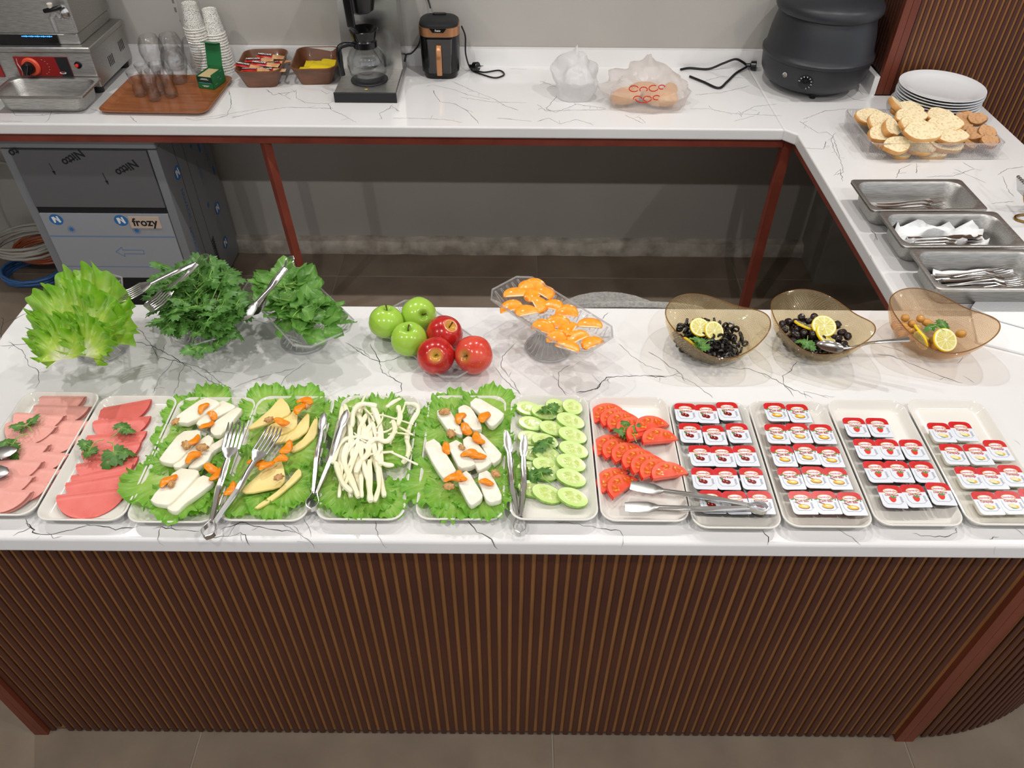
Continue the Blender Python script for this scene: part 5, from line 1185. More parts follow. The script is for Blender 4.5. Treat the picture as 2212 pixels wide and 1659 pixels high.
# --- dried apricots and walnuts
m_apr = mat('dried_apricot', '#f0930f', 0.3, col2='#e27c06', vs=40, bump=0.15, bs=120, sss=0.3)
m_wal = mat('walnut', '#b07c44', 0.5, col2='#d9b079', vs=70, bump=0.8, bs=90)
def apricot(s):
    mb = MB(); random.seed(s); rings = []
    for k in range(11):
        u = -1 + 2 * k / 10; w = math.sqrt(max(0.06, 1 - u ** 4)) * (0.88 + .14 * math.sin(u * 3 + s))
        rings.append([Vector((u * .0150, w * .0082 * math.cos(a) + .003 * math.cos(u * 2 + s), .0042 + .0036 * math.sin(a) * w + .0012 * math.cos(u * 2.2 + s) + .0008 * math.sin(a * 3 + u * 4))) for a in (2 * PI * i / 12 for i in range(12))])
    return mb.loft(rings).mesh('dried_apricot', m_apr)
AP = [apricot(s) for s in range(4)]
def walnut(s):
    mb = MB(); rings = []
    for k in range(13):
        ph = PI * k / 12; ring = []
        for i in range(18):
            a = 2 * PI * i / 18; x, y, z = math.sin(ph) * math.cos(a), math.sin(ph) * math.sin(a), math.cos(ph)
            q = 1 + .28 * noise.noise((x * 2.6 + s, y * 2.6, z * 2.6)) + .18 * math.sin(7 * a + s) * math.sin(ph)
            ring.append(Vector((x * .0105 * q, y * .0075 * q, .0055 + z * .0055 * q)))
        rings.append(ring)
    return mb.loft(rings).mesh('walnut_half', m_wal)
WN = [walnut(s) for s in range(3)]
n = 0
for conv, lst, pl in ((C3, [(855, 320, 75, 1, 'dried apricot standing highest on the back white cheese'), (935, 385, -35, 0, 'middle dried apricot of three on the back white cheese'), (885, 475, 60, .5, 'dried apricot at the front end of the back white cheese'), (762, 615, 70, 1.2, 'dried apricot on the wide middle white cheese'), (757, 770, 55, .6, 'small dried apricot on the narrow middle white cheese'), (535, 990, 70, 1, 'dried apricot beside a walnut on the front white cheese'), (930, 872, -10, 0, 'dried apricot behind the big tong arm'), (972, 930, 75, 0, 'dried apricot touching the big tong arm'),
                        (1785, 262, -10, 1, 'dried apricot arched over a walnut at the back'), (1742, 325, 85, 1, 'upright dried apricot behind the cheese fan'), (1570, 440, 2, 1.9, 'dried apricot lying across the cheese fan'), (1610, 680, 75, .5, 'dried apricot leaning between fan and front wedge'), (1560, 790, 15, .8, 'dried apricot at the back tip of the big front wedge'), (1430, 850, 60, 1.2, 'round dried apricot on the big front wedge'), (1340, 815, 20, .4, 'dried apricot under the second tong head'), (1100, 1060, 80, 0, 'dried apricot peeping out behind the tong arm')], ''),
                   (C4, [(1550, 380, 70, .3, 'small dried apricot between the back cheese slices'), (1772, 370, 80, 1.3, 'big dried apricot leaning on the widest cheese slice'), (1610, 482, -45, .2, 'small dried apricot wedged in the middle gap'), (1725, 565, -50, .8, 'dried apricot between two middle cheese slices'), (1640, 722, -5, 1.1, 'flat yellowish dried apricot across the middle cheese'), (1722, 738, 20, .9, 'dried apricot tail beside the flat yellowish one'), (1420, 660, -60, .5, 'dried apricot tucked beside the long cheese slice'), (1560, 920, -50, 1.2, 'upper one of two crossed dried apricots'), (1480, 955, 10, .6, 'lower one of two crossed dried apricots'), (1790, 985, 2, .8, 'dried apricot across the frontmost cheese slice')], '')):
    for x, y, a, lv, lb in lst:
        z = zc + .013 + lv * .006; p = at(*conv(x, y), z)
        tag(link('dried_apricot', AP[n % 4], None, (p.x, p.y, z), (rnd(-.2, .2), rnd(-.1, .1), R(a)), rnd(.95, 1.25)), lb, 'apricot', 'dried apricots on the cheese'); n += 1
n = 0
for conv, lst in ((C3, [(600, 445, 0, 'walnut half beside the back white cheese slice'), (700, 662, 1.2, 'walnut half next to the middle apricot'), (845, 685, .6, 'walnut half on the narrow middle white cheese'), (560, 1015, 1, 'walnut half beside the front apricot'), (1455, 425, 2, 'walnut half on the cheese fan beside an apricot'), (1810, 300, .5, 'walnut half under the arched apricot'), (1545, 955, 1, 'walnut half on the big yellow front wedge')]),
                  (C4, [(1400, 320, .5, 'walnut half on the first crumbly cheese slice'), (1460, 530, 0, 'dark walnut half between back and middle cheese'), (1560, 650, 1, 'tiny walnut piece on the middle cheese slice'), (1880, 905, .3, 'walnut half near the tongs on lettuce'), (1440, 1025, 0, 'walnut half on lettuce below crossed apricots')])):
    for x, y, lv, lb in lst:
        z = zc + .012 + lv * .006; p = at(*conv(x, y), z)
        tag(link('walnut_half', WN[n % 3], None, (p.x, p.y, z), (0, 0, rnd(0, 6)), rnd(.85, 1.1) if 'tiny' not in lb else .7), lb, 'walnut', 'walnut halves on the cheese'); n += 1
# ================================================================== food on the glass stands
ZS = T + 0.084
def grot(c, rot, lx, ly):
    v = Vector((lx, ly)); return (c[0] + v.x * math.cos(rot) - v.y * math.sin(rot), c[1] + v.x * math.sin(rot) + v.y * math.cos(rot))
# lettuce: upright frilly leaves fanned from their pale ribs at the front of the stand
def head_leaf(base, tip, wide, seed, lb, curl=0.2):
    """leaf whose rib runs from base to tip (world points)"""
    b, t = Vector(base), Vector(tip); L = (t - b).length
    me = ruffle(L * .86, seed, 185, 0.017, 7.5 + seed % 3, curl, wide=wide * 1.25, nt=190, nr=20, jag=.03).mesh('lettuce_leaf', m_let2, fixn=False, ang=180)
    y = (t - b).normalized(); up = Vector((0, -0.55, 0.83)); x = y.cross(up).normalized(); z = x.cross(y).normalized()
    M = Matrix((x, y, z)).transposed().to_4x4(); M.translation = b
    o = link('lettuce_leaf', me); o.matrix_world = M
    return tag(o, lb, 'lettuce', 'lettuce leaves on the glass stand')
def hp(x, y, dz, dy=0): p = at(x, y, ZS + dz); return (p.x, p.y + dy, ZS + dz)
for i, (b, t, w, lb) in enumerate([
    (hp(190, 745, .015), hp(225, 575, .10), .62, 'tallest lettuce leaf at the back of the heap'), (hp(170, 740, .015), hp(100, 650, .045), .55, 'lettuce leaf hanging out over the picture edge side'), (hp(185, 740, .02), hp(150, 610, .085), .62, 'lettuce leaf at the back, beside the tallest'),
    (hp(200, 745, .02), hp(255, 640, .075), .6, 'lettuce leaf at the back towards the parsley'), (hp(165, 765, .02), hp(105, 690, .06), .6, 'lettuce leaf low on the picture edge side'), (hp(205, 765, .02), hp(262, 705, .06), .6, 'lettuce leaf low on the parsley side'),
    (hp(150, 782, .02), hp(145, 680, .08), .55, 'front lettuce leaf with a broad white rib'), (hp(200, 775, .022), hp(220, 680, .08), .6, 'front lettuce leaf with a pale yellow heart')]):
    head_leaf(b, t, w, 40 + i, lb)
# parsley and rocket
m_par = leafmat('parsley', '#93bd68', '#649747', '#538539', 0.4, 0.0, 0.3, 1.0, tr=0.35, vein=0.1, bump=0.2)
m_stem = mat('green_stem', '#86b552', 0.4)
m_aru = leafmat('rocket', '#b5d284', '#7cb053', '#659d42', 0.33, 0.0, 0.25, 1.0, tr=0.38, vein=0.05, bump=0.3)
def pleaf(mb, uv, M, s, seed):
    """one parsley leaflet: three jagged lobes"""
    random.seed(seed); n = 42; vs = [M @ Vector((0, 0.15 * s, 0))]; u = [(0.0, 0.0)]
    for ring, f in ((1, .55), (2, 1.0)):
        for i in range(n):
            th = R(-158 + 316 * i / (n - 1)); lob = 0.50 + 0.5 * abs(math.cos(1.5 * th)) ** 0.6
            r = s * lob * (1.0 - 0.25 * abs(th) / PI) * (1 + (0.16 * math.sin(13 * th + seed) if ring == 2 else 0)) * f
            vs.append(M @ Vector((r * math.sin(th), 0.15 * s + r * math.cos(th), -0.22 * s * (r / s) ** 2 + 0.10 * s * math.sin(3 * th + seed) * f))); u.append((f, i / n))
    fs = [(0, 1 + i, 2 + i) for i in range(n - 1)] + [(1 + i, 1 + n + i, 2 + n + i, 2 + i) for i in range(n - 1)]
    mb.add(vs, fs, 0); uv += u
def sprig(seed, s=0.022, stem=0.05):
    random.seed(seed); mb = MB(); uv = []
    tip = Vector((rnd(-.008, .008), stem, rnd(.004, .012)))
    path = bez([(0, 0, 0), (rnd(-.006, .006), stem * .5, rnd(.002, .01)), tip], 5)
    mb.tube(path, 0.0011, 5, mi=1); uv += [(0, 0)] * (len(mb.v))
    for a, q, e in ((0, 1.1, 0.2), (R(62), .9, .1), (R(-62), .9, .1)):
        M = Matrix.Translation(tip) @ Matrix.Rotation(a, 4, 'Z') @ Matrix.Rotation(rnd(-.5, .3), 4, 'X') @ Matrix.Rotation(rnd(-.4, .4), 4, 'Y')
        if a:
            d = M @ Vector((0, s * .7, 0)); n0 = len(mb.v); mb.tube([tip, d], .0008, 4, mi=1); uv += [(0, 0)] * (len(mb.v) - n0)
            M = Matrix.Translation(d - tip) @ M
        pleaf(mb, uv, M, s * q, seed * 3 + int(a * 10))
    mb.uv = uv
    return mb.mesh('parsley_sprig', [m_par, m_stem], fixn=False, ang=60)
SP = [sprig(s, 0.019, 0.05) for s in range(6)]
random.seed(101)
rotp = R(118)
for k in range(120):
    q = 1 if k < 55 else .75
    lx, ly = rnd(-.105, .085) * q, rnd(-.036, .036) * q
    hgt = 0.045 * (1 - (lx / .14) ** 2) * (1 - (ly / .085) ** 2)
    x, y = grot(PAR, rotp, lx, ly)
    out = math.atan2(ly * 1.6, lx) + rotp
    z = ZS + 0.006 + hgt * (0.25 + 0.75 * (k / 120))
    o = link('parsley_sprig', SP[k % 6], None, (x, y, z), (rnd(-.15, .6), rnd(-.5, .5), (out - PI / 2 + rnd(-.9, .9)) if k < 55 else rnd(0, 6.28)), rnd(.8, 1.25))
    tag(o, 'dark green parsley sprig in the heap on the glass stand', 'parsley', 'parsley sprigs heaped on the stand')
def rocket(seed):
    random.seed(seed); mb = MB(); nu, nv = 12, 8; rows = []; uv = []; L, W = .052, .019; cv = rnd(-.5, .9)
    for i in range(nu + 1):
        u = i / nu; w = W * (math.sin(PI * min(1, u * .88 + .10)) ** .75) * (1 + .10 * math.sin(u * 17 + seed))
        row = []
        for j in range(nv + 1):
            v = -1 + 2 * j / nv
            row.append(Vector((v * w, u * L, .010 * cv * u * u + .006 * v * v * (.5 + .5 * math.sin(seed)) + .0028 * math.sin(u * 9 + v * 3 + seed) * abs(v)))); uv.append((.15 + .85 * abs(v), u))
        rows.append(row)
    mb.loft(rows, False, False, close=False)
    n0 = len(mb.v); mb.tube([(0, -.03, .0), (0, -.012, .002), (0, .002, .001)], .0013, 5, mi=1); uv += [(0, 0)] * (len(mb.v) - n0); mb.uv = uv
    return mb.mesh('rocket_leaf', [m_aru, m_stem], fixn=False, ang=180)
RK = [rocket(s) for s in range(7)]
random.seed(55); rota = R(-51)
for k in range(100):
    lx, ly = rnd(-.105, .112), rnd(-.038, .038)
    hgt = 0.036 * (1 - (lx / .16) ** 2) * (1 - (ly / .085) ** 2)
    x, y = grot(ARU, rota, lx, ly); out = math.atan2(ly * 1.5, lx) + rota
    z = ZS + 0.008 + hgt * (0.2 + 0.8 * (k / 100))
    tag(link('rocket_leaf', RK[k % 7], None, (x, y, z), (rnd(-.3, .55), rnd(-.6, .6), (out - PI / 2 + rnd(-1.1, 1.1)) if k < 60 else rnd(0, 6.28)), rnd(.75, 1.2)), 'round green rocket leaf in the heap on the glass stand', 'rocket leaf', 'rocket leaves heaped on the stand')

# apples
def apple_mat(name, a, b, sp, stretch):
    return mat(name, a, 0.22, col2=b, vs=14, vd=4, stretch=stretch, lo=.35, hi=.7, speck=sp, sps=330, spt=.74, coat=.25, sss=.06)
m_ga = apple_mat('green_apple', '#a6cc4a', '#95bf3c', '#cde293', (1, 1, 1))
m_ra = apple_mat('red_apple', '#c62a20', '#a3141a', '#eeb070', (3, 3, .3))
m_rb = apple_mat('coral_apple', '#e0583f', '#c42b27', '#f2c090', (2, 2, .3))
def stem_blush(m, col):
    nt = m.node_tree; b = nt.nodes['Principled BSDF']; src = b.inputs['Base Color'].links[0].from_socket
    tc = nd(nt, 'ShaderNodeTexCoord'); sp = nd(nt, 'ShaderNodeSeparateXYZ'); nt.links.new(tc.outputs['Object'], sp.inputs[0])
    ln = nd(nt, 'ShaderNodeVectorMath', operation='MULTIPLY'); ln.inputs[1].default_value = (1, 1, 0); nt.links.new(tc.outputs['Object'], ln.inputs[0])
    le = nd(nt, 'ShaderNodeVectorMath', operation='LENGTH'); nt.links.new(ln.outputs[0], le.inputs[0])
    mr = nd(nt, 'ShaderNodeMapRange'); mr.inputs[1].default_value = 0.006; mr.inputs[2].default_value = 0.019; mr.inputs[3].default_value = 0.85; mr.inputs[4].default_value = 0.0
    nt.links.new(le.outputs['Value'], mr.inputs[0])
    gt = nd(nt, 'ShaderNodeMath', operation='GREATER_THAN'); gt.inputs[1].default_value = 0.0; nt.links.new(sp.outputs[2], gt.inputs[0])
    mu = nd(nt, 'ShaderNodeMath', operation='MULTIPLY'); nt.links.new(mr.outputs[0], mu.inputs[0]); nt.links.new(gt.outputs[0], mu.inputs[1])
    mx = nd(nt, 'ShaderNodeMixRGB'); mx.inputs[2].default_value = lin(col); nt.links.new(mu.outputs[0], mx.inputs[0]); nt.links.new(src, mx.inputs[1]); nt.links.new(mx.outputs[0], b.inputs['Base Color'])
stem_blush(m_ra, '#d9b24a'); stem_blush(m_rb, '#b98f3e'); stem_blush(m_ga, '#7fae30')
m_st2 = mat('apple_stem', '#5c4425', 0.7)
def apple(r, mt):
    prof = []
    for k in range(25):
        t = PI * k / 24
        rr = math.sin(t) * (1 + .06 * math.cos(t)); zz = -math.cos(t) * .92
        if k > 20: zz -= (k - 20) ** 2 * .022
        if k < 4: zz += (4 - k) ** 2 * .012
        prof.append((max(rr, .002) * r, zz * r))
    return MB().lathe(prof, 36, mod=lambda a, q, z: 1 + .018 * math.cos(5 * a) * (1 if z < 0 else .4))
AM = {'g': apple(.0405, m_ga).mesh('skin', m_ga), 'r': apple(.0415, m_ra).mesh('skin', m_ra), 'c': apple(.0425, m_rb).mesh('skin', m_rb)}
stm = MB().tube([(0, 0, .020), (.001, .001, .032), (.004, .002, .042)], [.0012, .0013, .0022], 6).mesh('stem', m_st2)
for x, y, k, tilt, rz, lb in [(834, 690, 'g', 0.25, 2.5, 'green apple at the picture-left corner of the dish'), (905, 675, 'g', 1.0, 0.5, 'green apple furthest back with its stem turned sideways'), (883, 727, 'g', 0.12, 0.0, 'green apple in front of the other two, stem up'), (961, 715, 'r', 0.55, 1.0, 'red striped apple furthest back of the red ones'), (941, 764, 'r', 0.85, 0.1, 'shiny deep red apple showing its yellow stem hollow'), (1022, 762, 'c', 1.05, -0.6, 'coral red apple at the end of the dish')]:
    z = T + .0085 + .039
    p = at(x, y, z + .006); t = thing('apple', lb, 'apple', (p.x, p.y, z), (tilt, 0, rz), 'apples on the glass dish')
    link('skin', AM[k], t); link('stem', stm, t)

# mandarin segments
m_man = mat('mandarin', '#ff9410', 0.3, col2='#ffac3c', vs=70, bump=.2, bs=150, sss=.35, speck='#ffe3bd', sps=110, spt=.62)
def segment(s):
    rings = []; Rr = .0195
    for k in range(15):
        u = -PI / 2 + PI * k / 14; c = math.cos(u); ring = []
        for i in range(14):
            a = 2 * PI * i / 14
            w = .0132 * c ** .8 + .0004; th = .0085 * c ** .5 + .0004
            ring.append(Vector((Rr * math.sin(u) * (1 + .10 * math.cos(a)), w + w * math.cos(a) - .010, .0085 + th * math.sin(a) * (.75 + .35 * math.cos(a)))))
        rings.append(ring)
    mb = MB().loft(rings); mb.mi = [1 if (j < 14 * 14 and j % 14 in (6, 7)) else 0 for j in range(len(mb.f))]
    return mb.mesh('mandarin_segment', [m_man, mat('mandarin_pith', '#ffdcae', .5)])
SG = [segment(s) for s in range(3)]; random.seed(5)
n = 0
for x, y, a in [(1320, 210, 20), (1370, 200, -30), (1225, 262, 5), (1345, 272, 60), (1445, 250, -50), (1195, 352, 10), (1295, 395, 30), (1392, 335, -70), (1510, 345, -30), (1612, 388, -15), (1430, 500, -15), (1545, 472, -20), (1620, 525, 70), (1530, 578, 10), (1683, 580, 30), (1780, 490, -10), (1610, 655, -20), (1793, 630, 35)]:
    z = ZS - .001; p = at(760 + x / 3.456, 560 + y / 3.456, z + .012)
    row = ['back', 'middle', 'front'][min(2, int((y - 190) / 160))]
    tag(link('mandarin_segment', SG[n % 3], None, (p.x, p.y, z), (rnd(-.25, .25), rnd(-.2, .2), R(a)), rnd(1.2, 1.4)), f'{ORD[n]} peeled mandarin segment from the back corner of the stand', 'mandarin', 'mandarin segments on the glass stand'); n += 1

# ================================================================== olive bowls
m_bowl = glassmat('gold_waffle_glass', '#fdf6e4', 0.97, 0.05, 1.4, bump=1.0, kind='waffle', bs=170, dist=0.004, body='#ffe6b8', bodyw=0.15)
m_bowl2 = glassmat('peach_waffle_glass', '#fef1e0', 0.97, 0.05, 1.4, bump=1.0, kind='waffle', bs=170, dist=0.004, body='#ffd9ac', bodyw=0.18)
def waffle_bowl(name, lb, c, rot, mt, rx=0.113, h=0.082):
    t = thing(name, lb, 'bowl', (c[0], c[1], T), (0, 0, rot), 'gold waffle glass bowls')
    prof = [(0.0, 0.0), (.042, 0.0), (.055, .004), (.075, .018), (.094, .040), (.107, .064), (.113, h)]
    n = 72; rings = []; uv = []
    def ring(r, z, k):
        o = []
        for i in range(n):
            a = 2 * PI * i / n; f = (z / h) ** 1.3
            q = r * (1 + f * (.055 * math.cos(3 * a) + .03 * math.cos(2 * a + 1)))
            o.append(Vector((q * math.cos(a), q * math.sin(a) * .93, z * (1 + .20 * (z / h) * math.sin(2 * a + .9) + .10 * (z / h) * math.cos(3 * a))))); uv.append((min(i, n - i) * 2 / n, k * .12))
        return o
    for k, (r, z) in enumerate(prof[1:]): rings.append(ring(r, z, k))
    for k, (r, z) in enumerate(prof[:0:-1]): rings.append(ring(r - .003, z + (.003 if k else .0), len(prof) - 2 - k))
    mb = MB().loft(rings, True, True); mb.uv = uv
    mb.build('glass', mt, t, ang=80)
    rim = rings[len(prof) - 2]
    MB().tube([p + Vector((-.0015 * p.x / .11, -.0015 * p.y / .11, 0)) for p in rim], .0013, 6, closed=True).build('rim', glassmat('rim_' + mt.name, '#e0c497', .8, .05, 1.5, body='#b58d58', bodyw=.4), t)
    return t
BWL = [(0.447, 1.352), (0.687, 1.365), (0.957, 1.375)]
waffle_bowl('olive_bowl', 'gold waffle-glass bowl of black olive rings', BWL[0], R(-20), m_bowl)
waffle_bowl('olive_bowl', 'gold waffle-glass bowl of whole black olives', BWL[1], R(-48), m_bowl)
waffle_bowl('olive_bowl', 'peach waffle-glass bowl of pale green olives', BWL[2], R(-40), m_bowl2)
m_olb = mat('black_olive', '#1b1416', 0.16, col2='#2a1c1c', vs=60, bump=.45, bs=110, coat=.5)
m_olr = mat('olive_ring', '#161514', 0.25, col2='#2c2926', vs=60, coat=.4)
m_olg = mat('green_olive', '#d69a4e', 0.18, col2='#b98b3c', vs=30, lo=.3, hi=.8, coat=.5, sss=.15)
def ovoid(r, L, mt, nm, rough=0.0):
    mb = MB(); rings = []
    for k in range(13):
        t = PI * k / 12
        rings.append([Vector((-math.cos(t) * L, r * math.sin(t) * math.cos(a) * (1 + rough * noise.noise((a * 2, t * 4, r * 100))), r * math.sin(t) * math.sin(a) * (1 + rough * noise.noise((a * 2, t * 4, 9))))) for a in (2 * PI * i / 14 for i in range(14))])
    return mb.loft(rings).mesh(nm, mt)
OB = [ovoid(.0085, .0115, m_olb, 'black_olive', .18), ovoid(.009, .0105, m_olb, 'black_olive', .25)]
OG = [ovoid(.0095, .0115, m_olg, 'green_olive'), ovoid(.0092, .0100, m_olg, 'green_olive')]
rg = MB()
rg.lathe([(.0048, -.0028), (.0078, -.0026), (.0086, 0), (.0078, .0026), (.0048, .0028)], 16, c0=False, c1=False)
rg.loft([[Vector((.0048 * math.cos(a), .0048 * math.sin(a), z)) for a in (2 * PI * i / 16 for i in range(16))] for z in (.0028, -.0028)], False, False)
RG = rg.mesh('olive_ring', m_olr)
def bowl_z(r): return .004 + (.0 if r < .045 else 1.1 * (r - .045) ** 1.15)
def pile(c, n, rmax, step, top, fn):
    pts = []; tries = 0
    while len(pts) < n and tries < 8000:
        tries += 1
        r = rmax * math.sqrt(random.random()); a = rnd(0, 6.283); x, y = r * math.cos(a), r * math.sin(a) * .9
        base = bowl_z(r); z = base + rnd(0, 1) * max(0, top * (1 - (r / rmax) ** 2)) + step * .5
        if all((x - p[0]) ** 2 + (y - p[1]) ** 2 + (z - p[2]) ** 2 > (step * .92) ** 2 for p in pts):
            pts.append((x, y, z)); fn(c[0] + x, c[1] + y - .004, T + z)
random.seed(13)
pile(BWL[0], 165, .080, .0125, .040, lambda x, y, z: tag(link('olive_ring', RG, None, (x, y, z), (rnd(0, 3), rnd(0, 3), rnd(0, 3)), rnd(.9, 1.1)), 'sliced black olive ring in the gold glass bowl', 'olive', 'black olive rings'))
pile(BWL[1], 60, .078, .0185, .032, lambda x, y, z: tag(link('black_olive', random.choice(OB), None, (x, y, z), (rnd(-.5, .5), rnd(-.5, .5), rnd(0, 6)), rnd(.9, 1.12)), 'wrinkled whole black olive in the gold glass bowl', 'olive', 'whole black olives'))
for x, y in [(1530, 232), (1617, 235), (1570, 265), (1475, 280), (1522, 282), (1460, 298), (1510, 322), (1558, 312), (1570, 345), (1640, 382), (1655, 258), (1850, 322), (1700, 393), (1600, 290), (1540, 300), (1690, 365), (1620, 350), (1800, 360), (1740, 400)]:
    z = T + .024; p = at(1380 + x / 2.6587, 600 + y / 2.6587, z)
    r = math.hypot(p.x - BWL[2][0], p.y - BWL[2][1]); z = max(z, T + bowl_z(r) + .012); p = at(1380 + x / 2.6587, 600 + y / 2.6587, z)
    if math.hypot(p.x - BWL[2][0], p.y - BWL[2][1]) > .078: continue
    tag(link('green_olive', random.choice(OG), None, (p.x, p.y, z), (rnd(-.4, .4), rnd(-.4, .4), rnd(0, 6))), 'pale tan-green olive in the peach glass bowl', 'olive', 'green olives')
# lemon slices
m_lemz = mat('lemon_rind', '#f2cf1c', 0.35); m_pith = mat('lemon_pith', '#f5efc4', 0.5)
m_lemp = mat('lemon_pulp', '#e4d064', 0.2, col2='#f1e48f', vs=90, bump=.3, bs=140, coat=.6, sss=.3)
def lemon():
    t = MB(); th = .0055
    t.lathe([(.0225, 0), (.0242, .001), (.0245, th / 2), (.0242, th - .001), (.0225, th)], 32, 0, c0=False, c1=False)
    for z in (0, th): t.lathe([(.0228, z), (.0205, z + (.0001 if z else -.0001))], 32, 1, c0=False, c1=True)
    for z, s in ((th + .0006, 1), (-.0006, -1)):
        for k in range(9):
            a0 = 2 * PI * k / 9
            q = [Vector((.0020 * math.cos(a0 + PI / 9), .0020 * math.sin(a0 + PI / 9), z))] + [Vector((.0196 * math.cos(a0 + .06 + (2 * PI / 9 - .12) * i / 4), .0196 * math.sin(a0 + .06 + (2 * PI / 9 - .12) * i / 4), z)) for i in range(5)]
            t.add(q, [list(range(6))], 2)
    return t.mesh('lemon_slice', [m_lemz, m_pith, m_lemp], fixn=False)
LM = lemon()
for x, y, dz, tx, ty, rz, lb in [(350, 280, .058, .45, .1, 0, 'lemon slice lying on top of the olive rings'), (430, 300, .055, .5, -.35, 1, 'lemon slice leaning against another on the olive rings'), (300, 378, .045, .9, .3, 2, 'lemon slice under the parsley on the olive rings'),
                                 (1063, 275, .056, .42, -.05, 0, 'big lemon slice on top of the whole black olives'), (1070, 325, .044, .5, 0, 1, 'lemon slice beneath the big one on black olives'), (945, 272, .044, .5, .2, 2, 'lemon slice half under a black olive'),
                                 (1757, 352, .052, .62, .1, 0, 'big lemon slice facing front on the green olives'), (1620, 310, .048, .5, .5, 1, 'lemon slice between green olives and parsley'), (1617, 355, .045, 1.2, -.4, 2, 'lemon slice on edge showing its yellow rind')]:
    p = at(1380 + x / 2.6587, 600 + y / 2.6587, T + dz)
    tag(link('lemon_slice', LM, None, (p.x, p.y, T + dz - .004), (tx, ty, rz), .95 if 'big' not in lb else 1.12), lb, 'lemon', 'lemon slices on the olives')

# parsley garnishes
def garnish(px, z, rot, s, lb, k=0, tilt=(-.15, 0)):
    p = at(px[0], px[1], z)
    tag(link('parsley_sprig', SPB[k % 4], None, (p.x, p.y, z), (tilt[0], tilt[1], rot), s * .85), lb, 'parsley', 'parsley garnishes')
SPB = [sprig(s + 30, 0.022, 0.032) for s in range(4)]
m_cor = leafmat('coriander', '#8cc657', '#4fa335', '#3c9128', 0.4, 0.0, 0.3, 1.0, tr=0.3, vein=0.1, bump=0.2)
for px, z, r, s, lb, k in [((1480, 740), T + .066, -1.2, .9, 'parsley sprig on the olive rings', 0), ((1540, 735), T + .066, 1.9, .85, 'second parsley sprig on the olive rings', 1), ((1745, 725), T + .062, 2.6, .8, 'curled parsley sprig on the whole black olives', 2), ((2010, 705), T + .066, -1.4, .95, 'parsley sprig on the green olives', 3), ((2040, 715), T + .068, .6, .8, 'parsley leaf lying beside the big lemon slice', 0),
                           ((70, 935), PZ + .028, .6, 1.0, 'parsley sprig at the back of the ham plate', 1), ((60, 938), PZ + .026, 2.4, 1.1, 'parsley sprig in the middle of the ham plate', 2), ((240, 945), PZ + .026, -.4, .9, 'small parsley sprig on the salami', 3), ((232, 955), PZ + .028, -2.4, 1.25, 'broad parsley sprig on the salami', 0), ((225, 950), PZ + .026, 2.2, .95, 'parsley sprig drooping off the salami', 1),
                           ((1196, 905), PZ + .024, .2, .95, 'parsley sprig at the back of the cucumber plate', 2), ((1205, 975), PZ + .026, .9, 1.0, 'parsley sprig in the middle of the cucumber plate', 3), ((1190, 1045), PZ + .026, .6, 1.15, 'parsley sprig at the front of the cucumber plate', 0), ((1375, 955), PZ + .026, .25, 1.0, 'long-stemmed parsley sprig on the tomato slices', 1), ((1380, 925), PZ + .026, 1.3, .8, 'parsley leaf lying across the back tomato row', 2)]:
    garnish(px, z, r, s, lb, k)
# ================================================================== ham and salami
m_ham = mat('ham', '#edaca0', 0.42, col2='#e8a397', vs=50, speck='#dd8f86', sps=260, spt=.72, sss=.2)
m_sal = mat('salami', '#e2736a', 0.40, col2='#de6b62', vs=40, speck='#b8473f', sps=200, spt=.74, sss=.2)
def folded(r, h, mt, name, seed, crease=0.35, tw=0.0):
    """round slice folded once: the fold lies along x at y = 0, both halves run to -y"""
    mb = MB(); th = .0016; rows = []; n = 26; m2 = 22
    for layer in (0, 1):
        g = []
        for j in range(m2 + 1):
            b = r * math.sin(-PI / 2 + PI * j / m2)
            half = math.sqrt(max(0, r * r - b * b))
            wf = h * .8
            ab = abs(b); sg = 1 if b >= 0 else -1
            if ab < wf: y = wf * .5 * (1 - math.cos(ab / wf * PI / 2)) * 0 + -(ab ** 1.6) / (wf ** .6); zz = h / 2 + sg * h / 2 * math.sin(ab / wf * PI / 2)
            else: y = -ab; zz = h if sg > 0 else 0
            fl = max(0, (ab - wf) / r); zz -= (h * crease * fl if sg > 0 else 0)
            row = []
            for i in range(n + 1):
                u = -1 + 2 * i / n; x = u * half
                w = .0012 * math.sin(u * 4 + seed) * fl + tw * u * u * (h * .6) * (1 if sg > 0 else 0) * .5
                row.append(Vector((x, y, zz + w + (th if layer else 0) * sg)))
            g.append(row)
        mb.loft(g, False, False, close=False)
    return mb.mesh(name, mt, fixn=False, ang=80)
HM = [folded(.052, .008 + .002 * (s % 2), m_ham, 'ham_slice', s, .5) for s in range(3)]
SM = [folded(.056, .004, m_sal, 'salami_slice', s, .3) for s in range(3)]
def C2(x, y): return x / 4.365, 820 + y / 4.365
n = 0
rc = [(600, 140, 0, .9, 'furthest back ham slice of the row by the salami'), (600, 232, -2, 1.12, 'second ham slice'), (600, 365, -2, 1.1, 'third ham slice'), (530, 490, -6, 1.1, 'fourth ham slice'), (410, 660, -7, 1.1, 'fifth ham slice'), (320, 810, -5, 1.08, 'sixth ham slice'), (225, 930, -8, 1.08, 'seventh, frontmost ham slice')]
lc = [(390, 310, -4, 1.0, 'furthest back ham slice of the edge-side row'), (310, 405, -6, 1.0, 'second ham slice'), (250, 575, -5, .95, 'third ham slice'), (180, 745, -3, .95, 'fourth ham slice'), (90, 880, -4, .95, 'fifth ham slice'), (60, 1010, -6, 1.0, 'sixth, frontmost ham slice')]
